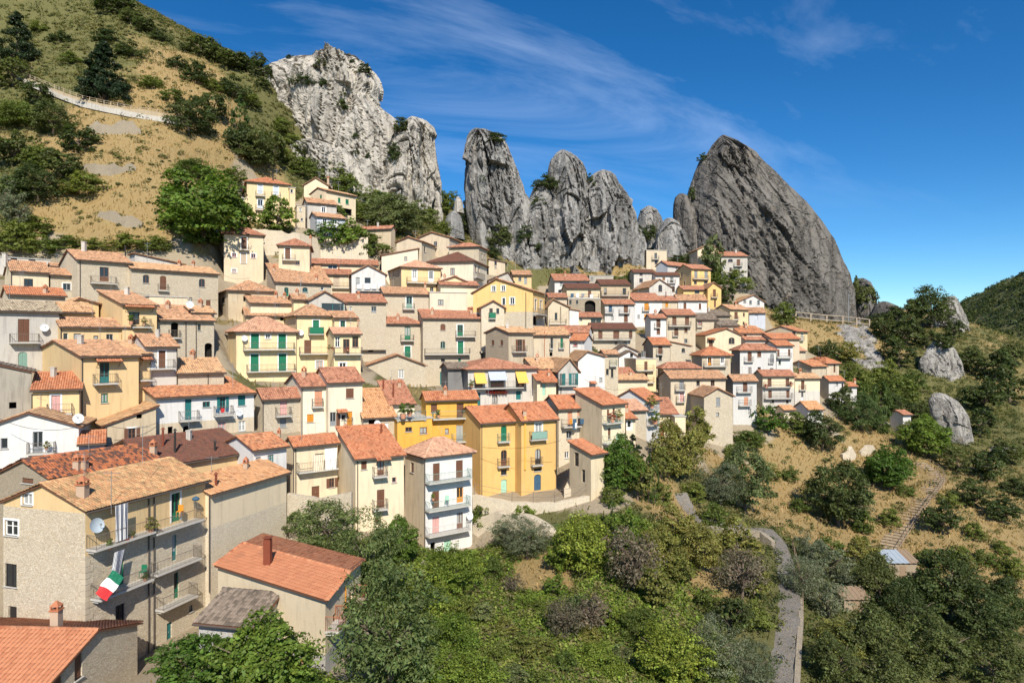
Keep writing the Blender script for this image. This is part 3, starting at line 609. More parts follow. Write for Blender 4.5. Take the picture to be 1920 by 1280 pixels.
h('PX', 47, -12, (373, 1160, 478, 1245), 'block', 'ash', 'm', 'lean-to hut of grey blocks and brick under dark mossy tiles', rt=1107, xr=521, fe='w 408 1185 427 1192 dk;R g 497 1175 508 1195', Lm='brick', name='brick_hut', cat='hut', bz=0.0)
h('S5', 58.5, 71, (120, 580, 630, 1160), 'cream', 'peach', 'x', 'windowless pale yellow house with stone base right of the flag house', rt=490, lower='stonel', zs=820, vy=163, dep=5.5, fe='fl 160 540 0.8;dp 110', bz=0.0)
# --- second row, lower left
h('T4', 55, 60, (372, 692, 1190, 900), 'stoned', 'mott', 'x', 'stone gabled house with mottled dark red roof behind the flag house', xg=0, rt=565, vy=160, fe='ch 578 640 0.9;ch 632 640 0.9;ch 1150 520 0.9;L s 165 705 250 742 br', key='mott')
h('T4', 63, 57, (1180, 604, 1895, 760), 'butter', 'brown', 'x', 'ochre house with dark chocolate brown tiled roof and black flues', rt=420, fe='s 1788 552 1845 642 br;fl 1222 470 1.3;fd 1312 520 1.7;fd 1612 505 0.7;dp 1893')
h('S5', 68, 50, (410, 290, 630, 470), 'white', 'rusty', 'x', 'small white house with rusty orange roof beside the brown roofed house', rt=205, fe='w 425 342 460 395 gy;w 505 328 545 395 tl;ch 580 210 0.5')
h('S5', 73.5, 38, (680, 262, 970, 700), 'cream', 'orange', 'x', 'cream house with white sun curtains over its upper balcony', rt=172, xg=628, key='curtain', fe='f 820 320 880 430 br;f 890 310 940 420 br;b 715 980 452;o 915 483 950 545 br;d 798 537 850 640 br;dp 690;dp 676;an 730 250 2.4;ch 1025 190 0.7')
h('S5', 72, 30, (1090, 348, 1412, 830), 'cream', 'orange', 'm', 'cream house with fresh orange roof and two small balconies next to the white tower house', rt=150, xg=972, key='cream2', fe='s 1128 370 1165 425 br;aw 1218 1315 337 360 tile;f 1235 362 1280 465 br;b 1217 1310 482;s 1233 560 1283 690 br;b 1217 1312 703;w 1338 478 1358 512 pk;s 1218 745 1246 782 br;dp 1103;fl 1262 190 0.7')
h('S5', 76, 36, (1555, 332, 1868, 1000), 'white', 'pink', 'h', 'tall white house with three green railed balconies and hipped pink roof', rt=172, xg=1420, Lm='beige', key='tower', fe='s 1607 385 1652 505 br;s 1760 365 1806 485 br;b 1565 1870 528 1.1 mg;s 1603 570 1648 680 br;f 1765 545 1808 645 og;b 1580 1862 712 1.1 mg;s 1603 742 1648 850 pk;f 1765 713 1806 818 br;b 1580 1862 882 1.1 lg;d 1680 895 1726 988 mi;g 1590 912 1622 975;L w 1457 380 1478 445 br;di 1848 735 0.55;dp 1550')
h('S3', 84, 28, (485, 685, 785, 1225), 'bright', 'orange', 'x', 'left half of the bright yellow house, green shuttered door above, mint door below', rt=572, xg=440, ext=4, key='yel', fe='sa 637 710 680 828 gn;b 622 710 838 0.6 mg;fa 637 893 682 1012 br;b 622 708 1025 0.6;w 637 1038 680 1078 dk;da 637 1112 682 1228 mi;dp 492;dp 770 640 860 ye;ch 772 640 0.8')
h('S3', 84.8, 28, (790, 664, 1055, 1215), 'bright', 'orange', 'x', 'right half of the bright yellow house with blue arched door', rt=512, xg=628, ext=4, fe='F 895 690 945 800 wh;b 868 990 822 0.7 ir mg;fa 893 885 936 1000 dk;b 878 957 1015 0.7;w 885 1030 940 1050 dk;da 885 1075 938 1197 bl;dp 1050;dp 816 640 1040 ye;ch 816 640 0.8')
h('S3', 90, 25, (1070, 575, 1265, 990), 'stonel', 'orange', 'x', 'narrow pale stone house with washing on its balcony right of the yellow house', xg=945, rt=487, key='wash', fe='s 1137 602 1172 705 sa;s 1210 597 1240 642 sa;b 1110 1245 725;w 1128 750 1166 805 gy;w 1115 905 1146 955 wh')
h('S3', 88, 38, (1395, 550, 1568, 900), 'cream', 'orange', 'm', 'cream house with a blank tan side wall and flowered mint balcony', xg=1195, rt=440, Lm='tan', key='flow', fe='s 1432 590 1450 650 br;s 1475 580 1492 640 br;b 1432 1562 700 0.9 mg;b 1432 1562 850 0.9 mi;d 1502 770 1530 838 mi;s 1440 730 1460 810 br')
h('S3', 79, 40, (1312, 920, 1412, 1150), 'cream', 'orange', 'm', 'small tan lean-to with orange roof beside the stone stairs', xg=1152, rt=830, Lm='tan', fe='L d 1188 912 1220 1015 dk;L d 1243 1040 1268 1135 dk', cat='house')
# --- left edge rows
h('T4', 62, 22, (-150, 335, 590, 660), 'white', 'tan', 'y', 'white gabled house with wrought iron balcony at the left edge', apex=(215, 207), yr=308, dep=9, key='wg', fe='w 5 405 58 482 gy;F 245 355 322 528 gy;b 193 405 530 0.8;di 587 258 0.55;g 640 455 705 470')
h('T4', 68, 22, (-60, 275, 190, 420), 'white', 'orange', 'x', 'orange roof showing behind the white gabled house at the left edge', rt=187, fe='ch 120 240 0.9')
h('T4', 64, 30, (596, 440, 778, 520), 'white', 'orange', 'm', 'low white annex with small orange roof beside the satellite dish', rt=362)
h('T4', 68, 40, (787, 303, 1170, 500), 'tan', 'lich', 'l', 'drab tan house with one sloping patched roof and a white framed window', yr=165, xg=606, fe='g 1032 225 1056 257;O 962 330 1018 440 br;dp 795')
h('T4', 72, 42, (1172, 97, 1905, 410), 'white', 'rusty', 'x', 'long white house with teal shutters and peeling lower wall', xg=877, rt=25, lower='beige', zs=300, Lm='tan', key='lw', fe='d 1388 112 1436 265 tl;b 1355 1502 280;w 1520 130 1576 172 tl;o 1650 95 1692 195 tl;s 1785 72 1840 160 tl;b 1620 1757 240;g 1262 318 1292 398;ga 1372 312 1422 388;w 1635 280 1692 348 pk;w 1790 275 1842 350 wh;di 1792 215 0.45;an 1745 30 3')
h('T3', 80, 36, (372, 743, 655, 1000), 'stone', 'red', 'x', 'grey stone house with red roof and pink door between white and cream houses', xg=312, rt=606, fe='d 500 762 553 872 pk;b 478 592 885;s 500 893 546 962 gy;dp 372')
h('T3', 82, 32, (662, 652, 855, 985), 'pale', 'red', 'x', 'lower pale cream house with orange pink shutter left of its taller twin', xg=547, rt=563, fe='s 760 690 816 805 sa;b 745 830 815 0.6;s 703 865 752 925 og;dp 664')
h('T3', 82.6, 32, (862, 620, 1118, 985), 'pale', 'red', 'x', 'taller pale cream house with purple brown shutter and canopy over the door', xg=748, rt=520, fe='s 995 672 1053 745 br;f 875 850 920 955 gy;d 928 855 945 955 br;w 962 870 990 906 br;s 1002 845 1042 950 og;aw 922 1000 830 850 tile;b 985 1052 958 0.5')
h('T3', 84, 25, (1125, 885, 1365, 990), 'stone', 'peach', 'm', 'low stone outhouse under a steep peach coloured roof with dish', rt=672, pitch=24, fe='g 1165 888 1216 955;di 1228 937 0.5;s 1290 930 1305 975 wh')
h('T3', 88, 25, (1325, 785, 1508, 880), 'pale', 'red', 'm', 'low house with wide russet roof, two flues and a skylight', xg=1242, rt=622, fe='fl 1275 680 0.9;fl 1350 740 1.3;w 1400 800 1500 812 gn')
h('T3', 84, 22, (1380, 905, 1640, 1030), 'ochre', 'orange', 'f', 'ochre terrace block with teal railings and a leafy pergola', dep=7, key='terr', fe='w 1440 962 1490 995 br;w 1548 962 1602 1010 br;b 1372 1600 912 0.25 tl')
h('S3', 87, 20, (75, 512, 462, 880), 'ochre', 'orange', 'x', 'ochre house with orange roof and two green railed balconies', rt=416, xg=40, key='och', fe='s 112 548 158 613 br;s 305 543 357 660 br;b 130 437 667 0.9 mg;w 217 732 246 770 br;f 302 705 362 832 gy;b 278 402 838 0.9 mg;w 28 722 78 768 br;ch 220 480 0.8')
h('T1', 66, 35, (-60, 960, 236, 1500), 'grey', 'ash', 'l', 'dark grey cement wall of a shed roofed house at the left edge', yr=1022, dep=6, fe='g 68 1255 123 1302', oh=0.3)
h('T1', 67, 30, (245, 1155, 605, 1420), 'butter', 'orange', 'x', 'small yellow house with orange roof and pink roller shutter', rt=1035, fe='S 385 1203 453 1340 pk;b 345 540 1352 0.8;dp 600')
h('T1', 70, 47, (612, 908, 1040, 1300), 'butter', 'old', 'x', 'broad yellow house with worn tan roof and tiled canopy over its balcony', xg=242, rt=797, key='by', fe='aw 712 905 928 950 tile;f 748 955 820 1118 tl;b 712 892 1122;w 757 1190 810 1258 gn;dp 615')
h('T1', 75, 47, (1043, 890, 1130, 1130), 'butter', 'tan', 'm', 'narrow yellow rear wing behind the broad yellow house', xg=870, rt=800, fe='aw 1045 1135 915 935 tile;b 1045 1148 1095')
h('T1', 76, 42, (1097, 832, 1330, 1140), 'greyw', 'old', 'x', 'grey rendered house with dark door on a balcony and a white dish', xg=972, rt=747, fe='S 1190 868 1241 1000 br;b 1130 1320 1008;di 1137 985 0.5;dp 1326')
h('T1', 78, 35, (1336, 1032, 1680, 1130), 'stone', 'tan', 'x', 'low stone house with plain tan roof and a brick chimney', rt=930, fe='ch 1445 940 0.9;dp 1560')
# --- row at mid left
h('T1', 77, 46, (-60, 560, 450, 1010), 'greyw', 'grey', 'x', 'big weathered grey house with brown shutters at the left edge', rt=490, key='gl', fe='s 135 632 221 803 br;b 78 302 810 0.9;sa 137 878 205 1000 mg;di 330 698 0.55;dp 446')
h('T1', 84, 42, (470, 572, 695, 700), 'butter', 'tan', 'x', 'small yellow house with tan roof right of the big grey house', rt=508, fe='w 690 600 740 625 gy')
h('T1', 88, 42, (530, 508, 740, 640), 'butter', 'tan', 'y', 'little yellow gable peeping over the tan roofs at left', apex=(592, 474), dep=7)
h('T1', 80, 42, (457, 683, 990, 830), 'butter', 'old', 'x', 'long low yellow house with five little windows in a row', rt=622, fe='w 478 737 508 793 wh;w 553 740 607 796 gy;w 708 757 730 784 dk;w 797 745 848 797 gy;w 908 745 940 800 br;dp 457')
h('T1', 84, 45, (918, 517, 1176, 760), 'butter', 'old', 'm', 'yellow house with flowered loggia under a tiled canopy', xg=738, rt=420, key='log', fe='aw 930 1150 527 575 tile;f 968 580 1046 672 dk;b 1000 1142 693;g 1012 715 1060 730')
h('T1', 88, 42, (1182, 632, 1605, 940), 'stone', 'old', 'x', 'stone house with arched dark loggia and an arched passage at its foot', rt=525, fe='ga 1282 657 1338 768;b 1270 1358 775 0.6;w 1482 672 1506 716 dk;ga 1535 812 1592 935;dp 1393;dp 1470')
h('T1', 93, 42, (1440, 578, 1608, 680), 'cream', 'tan', 'x', 'small cream dormer house above the stone house with the loggia', rt=535, fe='di 1420 525 0.6')
h('T1', 97, 42, (1120, 462, 1405, 560), 'cream', 'tan', 'f', 'blank cream wall below the long stone house', dep=4)
h('T1', 90, 42, (60, 440, 490, 560), 'stone', 'orange', 'x', 'low stone house with long thin orange roof at left', rt=388, fe='ch 340 440 0.8;g 135 475 190 490;an 150 420 2.5')
h('T1', 98, 42, (85, 265, 366, 430), 'cream', 'old', 'x', 'cream house with large dark window below the hillside at left', rt=193, xg=-40, fe='w 180 330 248 402 dk;cw 38 200;dp 85')
h('T1', 101, 42, (382, 295, 574, 500), 'stone', 'old', 'x', 'narrow stone house with white framed window between cream and stone houses', rt=250, fe='W 472 365 530 416 gy')
h('T1', 108, 42, (388, 232, 576, 300), 'greyw', 'old', 'x', 'thin pale wall with tile coping behind the narrow stone house', rt=213)
h('T1', 110, 42, (-30, 165, 380, 300), 'greyw', 'tan', 'f', 'flat roofed grey building with slit windows at the left edge', dep=5, fe='w 80 175 128 190 dk;w 215 182 266 198 dk')
h('T1', 100, 44, (580, 182, 984, 510), 'stone', 'old', 'x', 'tall stone house with brown balcony door under the hillside', rt=112, fe='f 748 243 816 350 br;b 685 880 360;cw 630 110;fd 940 160 1.1;dp 600;dp 996')
h('T1', 104, 44, (986, 248, 1636, 600), 'stone', 'tan', 'x', 'long stone house with arched windows and honey coloured roof', rt=203, fe='wa 1072 300 1119 363 br;sa 1200 308 1248 413 br;b 1188 1268 418 0.5;wa 1492 330 1538 392 br;w 1418 470 1442 516 br;s 1545 490 1580 534 br;ch 1345 240 0.7;ch 1450 243 0.7;an 1105 200 3')
h('T1', 113, 44, (1012, 140, 1380, 300), 'greyw', 'tan', 'l', 'pale blank wall sloping down behind the long stone house', yr=222, dep=3)
# --- middle rows
h('T3', 96, 32, (172, 236, 622, 620), 'lemon', 'pink', 'h', 'yellow house with two long balconies and grey framed green doors', rt=135, xg=108, key='y2', fe='D 282 262 342 376 gn;W 393 262 427 300 wh;D 488 264 545 376 gn;b 230 616 384;D 280 415 340 545 gn;D 490 412 547 540 gn;b 255 620 550;di 232 297 0.5')
h('T3', 101, 28, (625, 116, 905, 575), 'lemon', 'old', 'h', 'tall yellow house with green screened balcony', rt=38, xg=478, fe='D 747 160 793 250 gn;b 720 832 265 0.9 ir gn;s 682 310 734 410 br;W 770 465 822 525 pk;b 650 905 415 1.0;di 655 255 0.5;dp 622')
h('T3', 102, 28, (908, 136, 1076, 300), 'lemon', 'old', 'x', 'narrow yellow upper wing with one white framed window', rt=95, fe='W 953 165 988 216 gn;ch 1085 225 0.6')
h('T3', 98.5, 26, (905, 258, 1105, 575), 'lemon', 'pink', 'x', 'yellow bay with glazed porch and potted plants on a long balcony', rt=218, key='bay', fe='w 905 283 950 362 wh;f 973 302 1022 410 br;w 1042 280 1088 362 br;b 905 1135 418 1.0;W 945 480 996 520 wh')
h('T3', 107, 26, (245, 122, 600, 220), 'lemon', 'old', 'x', 'low yellow wing behind the house with two long balconies', rt=70, fe='g 505 132 522 165;ch 365 90 0.6')
h('T3', 116, 20, (1082, 178, 1562, 470), 'stone', 'red', 'h', 'stone house with arched green balcony door and hipped roof', rt=95, dep=9, fe='fa 1155 213 1204 318 gn;b 1143 1218 325 0.7;f 1435 210 1479 308 gn;b 1408 1508 315 0.8;g 1162 347 1200 398;D 1435 355 1479 443 gn;ch 1385 160 0.8;dp 1560;b 1430 1482 445 0.5')
h('S1', 117, 16, (52, 782, 490, 1300), 'stone', 'red', 'x', 'four storey stone house with long balcony and teal street door', rt=696, fe='sa 183 828 221 877 br;F 310 835 352 920 gn;b 302 452 925 0.9;wa 183 958 220 1012 mg;D 313 958 355 1055 gn;b 68 410 1058 1.0;w 187 1090 217 1112 dk;s 317 1088 336 1110 gn;d 180 1188 225 1285 tl;ch 122 760 0.9;ch 415 755 0.9;dp 488')
h('T3', 107, 12, (1142, 500, 1590, 660), 'stone', 'old', 'y', 'low stone barn with a white panel in its broad gable', apex=(1380, 418), dep=8, fe='w 1388 530 1430 597 wh', cat='barn', name='barn')
h('T3', 105, 20, (1760, 517, 1915, 680), 'darkgrey', 'ash', 'x', 'dark grey tin shed in front of the four storey stone house', rt=480, name='shed', cat='shed')
h('T2', 116, 30, (468, 908, 886, 1050), 'stone', 'old', 'm', 'stone house with a wide sweeping tan roof and arched green door', xg=208, rt=780, Lm='beige', fe='fa 532 955 564 1022 gn;wa 668 955 708 990 tl;w 805 955 829 976 wh;ch 773 905 0.7;ch 455 830 0.6;L w 293 838 314 880 dk')
h('T2', 111, 30, (112, 968, 460, 1200), 'tan', 'old', 'h', 'tan house with hipped roof and dark arched loggia', rt=898, xg=40, fe='ga 225 1002 292 1060;L w 60 1030 85 1080 dk')
h('T2', 108, 30, (280, 1068, 602, 1150), 'cream', 'old', 'x', 'low cream house with air conditioner under a tan roof with two chimneys', xg=205, rt=1020, fe='ch 470 1040 0.8;ch 535 1045 0.8;w 468 1068 498 1096 wh;an 335 1050 2')
h('T2', 110, 26, (700, 1062, 985, 1200), 'greyw', 'old', 'y', 'grey gable with a teal glazed veranda', apex=(835, 985), dep=7, fe='w 812 1075 985 1142 tl')
h('T2', 109, 26, (602, 1042, 700, 1200), 'lemon', 'old', 'x', 'small yellow annex with chimney left of the teal veranda', rt=1005, fe='ch 628 1020 0.8')
h('T2', 114, 20, (925, 1058, 1296, 1200), 'stone', 'red', 'x', 'stone house with red tan roof behind the teal veranda', rt=1002, fe='f 1185 1097 1223 1147 gy;w 1020 1100 1040 1146 wh;ch 1090 1040 0.9')
h('T2', 120, 18, (1282, 998, 1616, 1160), 'stone', 'old', 'x', 'stone house with single arched white balcony door', rt=953, fe='Fa 1447 1020 1491 1110 mg;b 1422 1512 1118 0.7;ch 1590 960 0.7')
h('T2', 122, 14, (1622, 992, 1905, 1150), 'pale', 'pink', 'f', 'plain cream wall with one dark square window', dep=5, fe='w 1685 1047 1726 1086 dk')
h('T2', 128, 24, (1410, 795, 1704, 1000), 'butter', 'pink', 'h', 'ochre yellow house with hipped roof and long balcony below the cliffs', rt=748, xg=1292, Lm='tan', fe='F 1493 825 1526 912 wh;F 1618 835 1649 915 wh;b 1455 1700 918 0.8;L s 1350 828 1363 880 tn;L s 1322 835 1336 885 tn;w 1625 955 1651 985 gy;ch 1320 800 0.6')
h('T2', 124, 14, (1037, 850, 1290, 1020), 'white', 'tan', 'y', 'bright white gabled house with washing on its balcony', apex=(1160, 787), dep=8, key='wgb', fe='f 1068 880 1098 935 gy;w 1135 882 1179 928 dk;b 1068 1287 978 0.9')
h('T2', 128, 14, (700, 850, 1030, 1020), 'cream', 'red', 'x', 'cream house with flat red roof and a tan roller door', rt=816, fe='s 780 868 808 892 tn;s 900 865 946 950 tn;b 890 1025 958 0.7')
h('T2', 134, 14, (700, 772, 1235, 850), 'cream', 'red', 'x', 'long low cream house with thin red roof below the garden trees', rt=740, fe='w 703 782 739 813 gy;w 860 785 929 816 wh')
h('T2', 124, 24, (80, 542, 376, 900), 'cream', 'red', 'h', 'tall cream house with one iron balcony standing alone below the hillside', rt=490, xg=62, fe='D 210 580 251 668 br;b 193 268 671 0.7;W 140 697 172 728 pk;W 283 703 317 735 pk;S 207 698 246 775 tn;W 140 817 173 846 pk;ch 70 500 0.6')
h('T2', 122, 14, (490, 632, 722, 810), 'cream', 'red', 'h', 'small square cream house with hipped roof and brown balcony door', rt=588, dep=8, fe='S 538 660 577 742 br;b 513 614 748 0.8;w 617 755 648 786 br;ch 730 610 0.7')
h('T2', 148, 24, (252, 156, 570, 470), 'lemon', 'orange', 'h', 'tall yellow house with blue shutters at the top of the village', rt=118, xg=230, fe='S 335 187 369 256 bw;b 315 389 264 0.7;S 452 195 487 264 bw;b 436 506 272 0.7;F 333 297 371 365 bw;b 315 377 370 0.7;fd 447 135 1.1')
h('T2', 150, 24, (572, 208, 612, 500), 'lemon', 'tan', 'f', 'narrow yellow side wing right of the tall yellow house', dep=5, fe='w 577 220 598 246 wh;w 573 325 588 340 br')
h('T2', 147, 24, (182, 282, 252, 420), 'lemon', 'tan', 'f', 'low yellow annex left of the tall yellow house', dep=4, fe='w 205 287 231 315 wh')
h('T2', 160, 6, (680, 186, 862, 320), 'cream', 'tan', 'y', 'upper cream gable half hidden behind the house with green shutters', apex=(768, 133), dep=9, fe='ch 862 160 0.9')
h('T2', 154, 50, (846, 226, 1068, 430), 'cream', 'tan', 'x', 'cream house with small green shutters below the white cliff', rt=208, xg=728, fe='s 935 283 954 320 gn;s 992 295 1016 332 gn;L s 798 262 813 296 gn;g 970 365 1040 415;g 925 360 942 392')
h('T2', 150, 28, (706, 314, 924, 460), 'greyw', 'old', 'x', 'grey rendered house with one pale window below the green shuttered house', rt=284, xg=670, fe='W 812 354 842 393 wh')
h('T2', 145, 30, (776, 420, 990, 540), 'bluewhite', 'old', 'x', 'grey blue house with two white doors above the garden trees', rt=393, xg=711, fe='F 820 440 850 492 wh;F 895 447 926 495 wh;b 812 962 498 0.7')
h('T2', 147, 24, (626, 342, 690, 500), 'beige', 'tan', 'f', 'slim beige block with two tiny windows beside the round tree', dep=4, fe='w 645 358 663 386 wh;w 655 437 674 456 wh')
h('T2', 148, -14, (1090, 520, 1332, 680), 'tan', 'red', 'x', 'tan house with red roof end among trees below the white cliff', rt=488, xr=1364)
h('T2', 142, -14, (1374, 614, 1562, 730), 'beige', 'old', 'y', 'grey beige gable house right of the garden trees', apex=(1466, 576), dep=8, fe='R w 1580 650 1592 690 dk')
h('T2', 150, -14, (1533, 586, 1770, 720), 'beige', 'old', 'y', 'weathered beige gable house with one narrow window below the boulders', apex=(1640, 541), dep=9, fe='w 1653 612 1678 649 gy')
h('T2', 136, 10, (1262, 714, 1534, 820), 'pale', 'old', 'l', 'pale low house with roof sloping down to the left', yr=664, dep=7, fe='w 1432 725 1454 751 dk')
h('S1', 133, -12, (95, 362, 430, 560), 'pale', 'brown', 'h', 'pale house with brown hipped roof and one brown window', rt=298, xr=532, fe='w 257 410 291 459 br;R w 443 390 453 440 br;R w 468 395 478 450 br;R b 440 520 470 0.8')
h('S1', 146, -14, (246, 252, 470, 420), 'beige', 'red', 'h', 'square beige house with hipped roof close under the rock', rt=226, xr=531, fe='R w 490 300 500 340 gy;R w 510 310 518 345 gy')
h('S1', 160, 0, (545, 342, 668, 460), 'beige', 'ash', 'l', 'small lone grey house with sloping top under the grey pinnacle', yr=366, dep=6, fe='w 588 360 606 389 br;w 590 400 604 412 br')
h('S1', 150, 6, (730, 458, 866, 570), 'butter', 'old', 'x', 'little ochre house with two dark windows at the foot of the pinnacle', rt=430, fe='w 768 478 790 508 gy;w 810 478 833 528 gy')
h('S1', 148, 4, (545, 500, 728, 600), 'greyw', 'ash', 'y', 'dull grey gable left of the little ochre house', apex=(690, 440), dep=7)
h('S1', 126, 14, (185, 533, 465, 640), 'cream', 'red', 'x', 'low cream house with red ridge below the ochre yellow house', rt=508, fe='ch 215 500 0.8;ch 305 510 0.7')
h('S1', 128, 14, (190, 505, 375, 560), 'lemon', 'red', 'y', 'small yellow gable with one vent above the low cream house', apex=(290, 472), dep=6)
h('S1', 122, -16, (428, 594, 876, 870), 'yellow', 'old', 'y', 'large egg yellow gabled house with arched porch below the pinnacles', apex=(605, 489), yr=578, dep=9, lower='stone', zs=742, fe='W 568 545 596 586 wh;W 640 543 668 583 wh;W 648 635 668 685 gy;W 705 632 738 683 wh;R F 848 637 864 722 gy;R F 890 645 905 728 gy;R F 930 652 945 730 gy;R b 836 988 742 1.0;R ga 850 758 908 838;dp 825')
h('S1', 119, 10, (490, 702, 661, 830), 'stonel', 'old', 'y', 'small pale stone gable with green balcony panel', apex=(580, 655), dep=9, fe='f 550 712 576 782 br;b 547 601 788 0.6 ir gn;w 605 712 621 752 dk')
h('S1', 111, 40, (694, 890, 878, 1140), 'beige', 'tan', 'x', 'dark stone gable with beige front and brown balcony shutters', xg=522, rt=852, Lm='stoned', fe='o 765 945 798 1035 br;b 738 840 1040 0.8;L s 565 950 586 990 br;L s 632 950 653 990 br;fd 770 1030 0.6')
h('S1', 116, 12, (880, 908, 1150, 1120), 'beige', 'tan', 'x', 'beige house with tall red flue pipe and slim arched windows', rt=852, fe='wa 1008 930 1029 1012 gy;sa 1083 935 1103 1012 gn;b 1003 1031 1018 0.4;b 1072 1116 1012 0.5;g 1005 1040 1020 1070;dp 963 880 1085 cu')
h('S1', 128, -18, (1062, 888, 1290, 1010), 'white', 'red', 'x', 'white gabled house with maroon roof and skylit gable end', rt=835, xr=1321, fe='R w 1300 925 1308 960 dk')
h('S1', 122, -18, (1155, 950, 1262, 1030), 'white', 'orange', 'x', 'low white wing with small orange roof below the maroon roof', rt=904, fe='w 1180 977 1211 996 rd')
h('S3', 103, 18, (390, 286, 906, 600), 'greyw', 'red', 'h', 'grey house with yellow and striped awnings over a long balcony', rt=212, xg=240, Lm='darkgrey', key='awn', fe='aw 433 515 315 392 p_ye;aw 538 668 295 368 stripeb;aw 743 822 300 387 p_ye;b 418 810 436 1.1;f 560 330 660 425 br;f 440 340 500 425 br;f 750 330 810 425 br;d 750 450 786 515 tl;d 447 465 483 562 tl;w 570 480 611 542 br')
h('S3', 108, 16, (886, 282, 1066, 500), 'grey', 'tan', 'x', 'grey house with worn tan roof right of the awnings', rt=206, fe='dp 1055')
h('S3', 104, 14, (908, 368, 1050, 500), 'cream', 'orange', 'x', 'small cream house with orange roof and shutters hung on a pole canopy', rt=302, fe='d 947 395 971 485 mi;ch 997 340 0.7;aw 930 1050 370 385 tile')
h('S3', 106, 14, (1069, 295, 1216, 480), 'greyw', 'tan', 'y', 'pale grey gable with teal shutters and a black stove pipe', apex=(1150, 210), dep=9, fe='wa 1080 322 1094 412 dk;o 1165 318 1198 405 tl;s 1095 320 1121 412 tl;b 1072 1214 415 0.8;dp 1086 320 470 dk')
h('S3', 111, 8, (1216, 215, 1415, 470), 'white', 'tan', 'y', 'tall blank white gable house with a little tan canopy', apex=(1286, 153), yr=190, dep=9, fe='w 1380 350 1392 382 gy;aw 1300 1350 380 395 tile')
h('S3', 117, 8, (1415, 172, 1516, 460), 'stone', 'old', 'x', 'narrow stone house right of the tall white gable', rt=145, fe='w 1425 285 1445 330 dk;wa 1462 285 1480 350 dk;b 1455 1510 265 0.6 mg')
h('S3', 128, 14, (1650, 212, 1800, 460), 'lemon', 'tan', 'f', 'flat roofed yellow house with one narrow balcony', xg=1537, Lm='tan', fe='s 1712 230 1736 295 br;b 1655 1792 300 0.8;w 1705 315 1736 342 br;w 1690 150 1720 200 lg;b 1655 1792 392 0.7')  # tan left wall: shade on the yellow plaster painted into the colour
h('S3', 118, 8, (1466, 365, 1736, 490), 'cream', 'tan', 'x', 'low cream house with crooked tan roof below the flat yellow house', rt=328)
h('S3', 124, 10, (1518, 325, 1640, 420), 'pale', 'red', 'x', 'little red roof wedged among cream walls', rt=278)
h('S3', 98, 52, (1730, 520, 1826, 860), 'white', 'orange', 'x', 'white house with orange roof and flower hung balconies at the end of the lower row', xg=1492, rt=440, key='fw', fe='w 1765 515 1787 562 dk;b 1745 1832 605 0.7;b 1752 1832 715 0.7;d 1768 640 1786 712 br;w 1770 760 1790 800 dk')
h('S3', 94, 18, (1580, 592, 1726, 780), 'stone', 'pink', 'x', 'little stone house with pink roof in front of the white gable', rt=520)
h('S3', 91, 18, (1576, 652, 1645, 820), 'cream', 'orange', 'x', 'tiny cream porch house with arched white door', rt=600, fe='Fa 1585 672 1615 748 wh')
h('S4', 105, 2, (302, 778, 440, 1000), 'cream', 'red', 'x', 'cream house with dull red roof and tall red brown door', rt=662, fe='d 303 862 340 968 rb;w 368 890 413 930 br;g 380 820 405 848')
h('S4', 103, 2, (422, 804, 502, 990), 'cream', 'orange', 'f', 'plain cream block beside the autumn coloured tree', dep=5)
# --- centre right, upper group
h('S1', 168, 4, (1040, 502, 1300, 620), 'white', 'red', 'x', 'white house with two red roofs at the foot of the grey cliff', rt=455, fe='wa 1065 570 1121 597 bw;w 1080 510 1101 542 gy;w 1205 510 1225 530 br')
h('S1', 158, 4, (1130, 558, 1380, 660), 'cream', 'brown', 'x', 'cream house with brown roof and washing on its terrace', rt=528, key='wterr', fe='s 1290 580 1313 630 br;b 1130 1377 634 0.9')
h('S1', 156, 4, (1140, 642, 1386, 780), 'stoned', 'tan', 'f', 'dark stone terrace wall with a large blind arch', dep=4, fe='ga 1265 652 1346 748;w 1150 650 1166 682 dk;w 1200 652 1216 680 dk')
h('S1', 164, 4, (1386, 530, 1605, 640), 'tan', 'brown', 'x', 'tan house with vine covered eaves below the grey cliff', rt=498, fe='f 1410 560 1430 612 dk;f 1550 560 1575 610 dk;b 1392 1600 615 0.8')
h('S1', 149, 4, (1222, 774, 1396, 860), 'cream', 'red', 'x', 'low house with red roof and a tan lattice window', rt=744, fe='w 1225 780 1246 804 gy;w 1310 780 1390 822 tn')
h('S1', 152, 4, (1000, 628, 1132, 740), 'stone', 'red', 'x', 'small stone house with red roof left of the blind arch', rt=600)
h('S1', 140, 4, (990, 695, 1146, 860), 'beige', 'tan', 'y', 'beige gable with drainpipes right of the egg yellow house', apex=(1030, 645), yr=700, dep=8, fe='b 1000 1130 830 0.7;dp 1085;w 1040 745 1060 800 dk')
h('S1', 144, 4, (1150, 716, 1221, 850), 'white', 'tan', 'l', 'white blank sliver of a house behind the beige gable', yr=728, dep=5)
h('S1', 173, 4, (1300, 468, 1480, 540), 'grey', 'tan', 'f', 'flat grey house tucked against the cliff', dep=5, fe='w 1310 480 1330 500 dk')
h('S1', 160, 4, (1416, 678, 1636, 860), 'white', 'red', 'x', 'white house with blue and brown shutters beside a climbing vine', rt=648, fe='s 1445 690 1471 740 bl;s 1558 685 1590 745 br;b 1418 1484 748 0.7;b 1526 1608 748 0.7;s 1560 758 1588 815 br;w 1465 768 1483 796 gy')
h('S1', 162, 4, (1638, 652, 1846, 850), 'white', 'red', 'x', 'taller white house with red roof and orange shutters', rt=593, fe='s 1712 672 1746 728 og;b 1700 1755 730 0.6;s 1712 755 1739 808 og;w 1660 760 1679 786 gy')
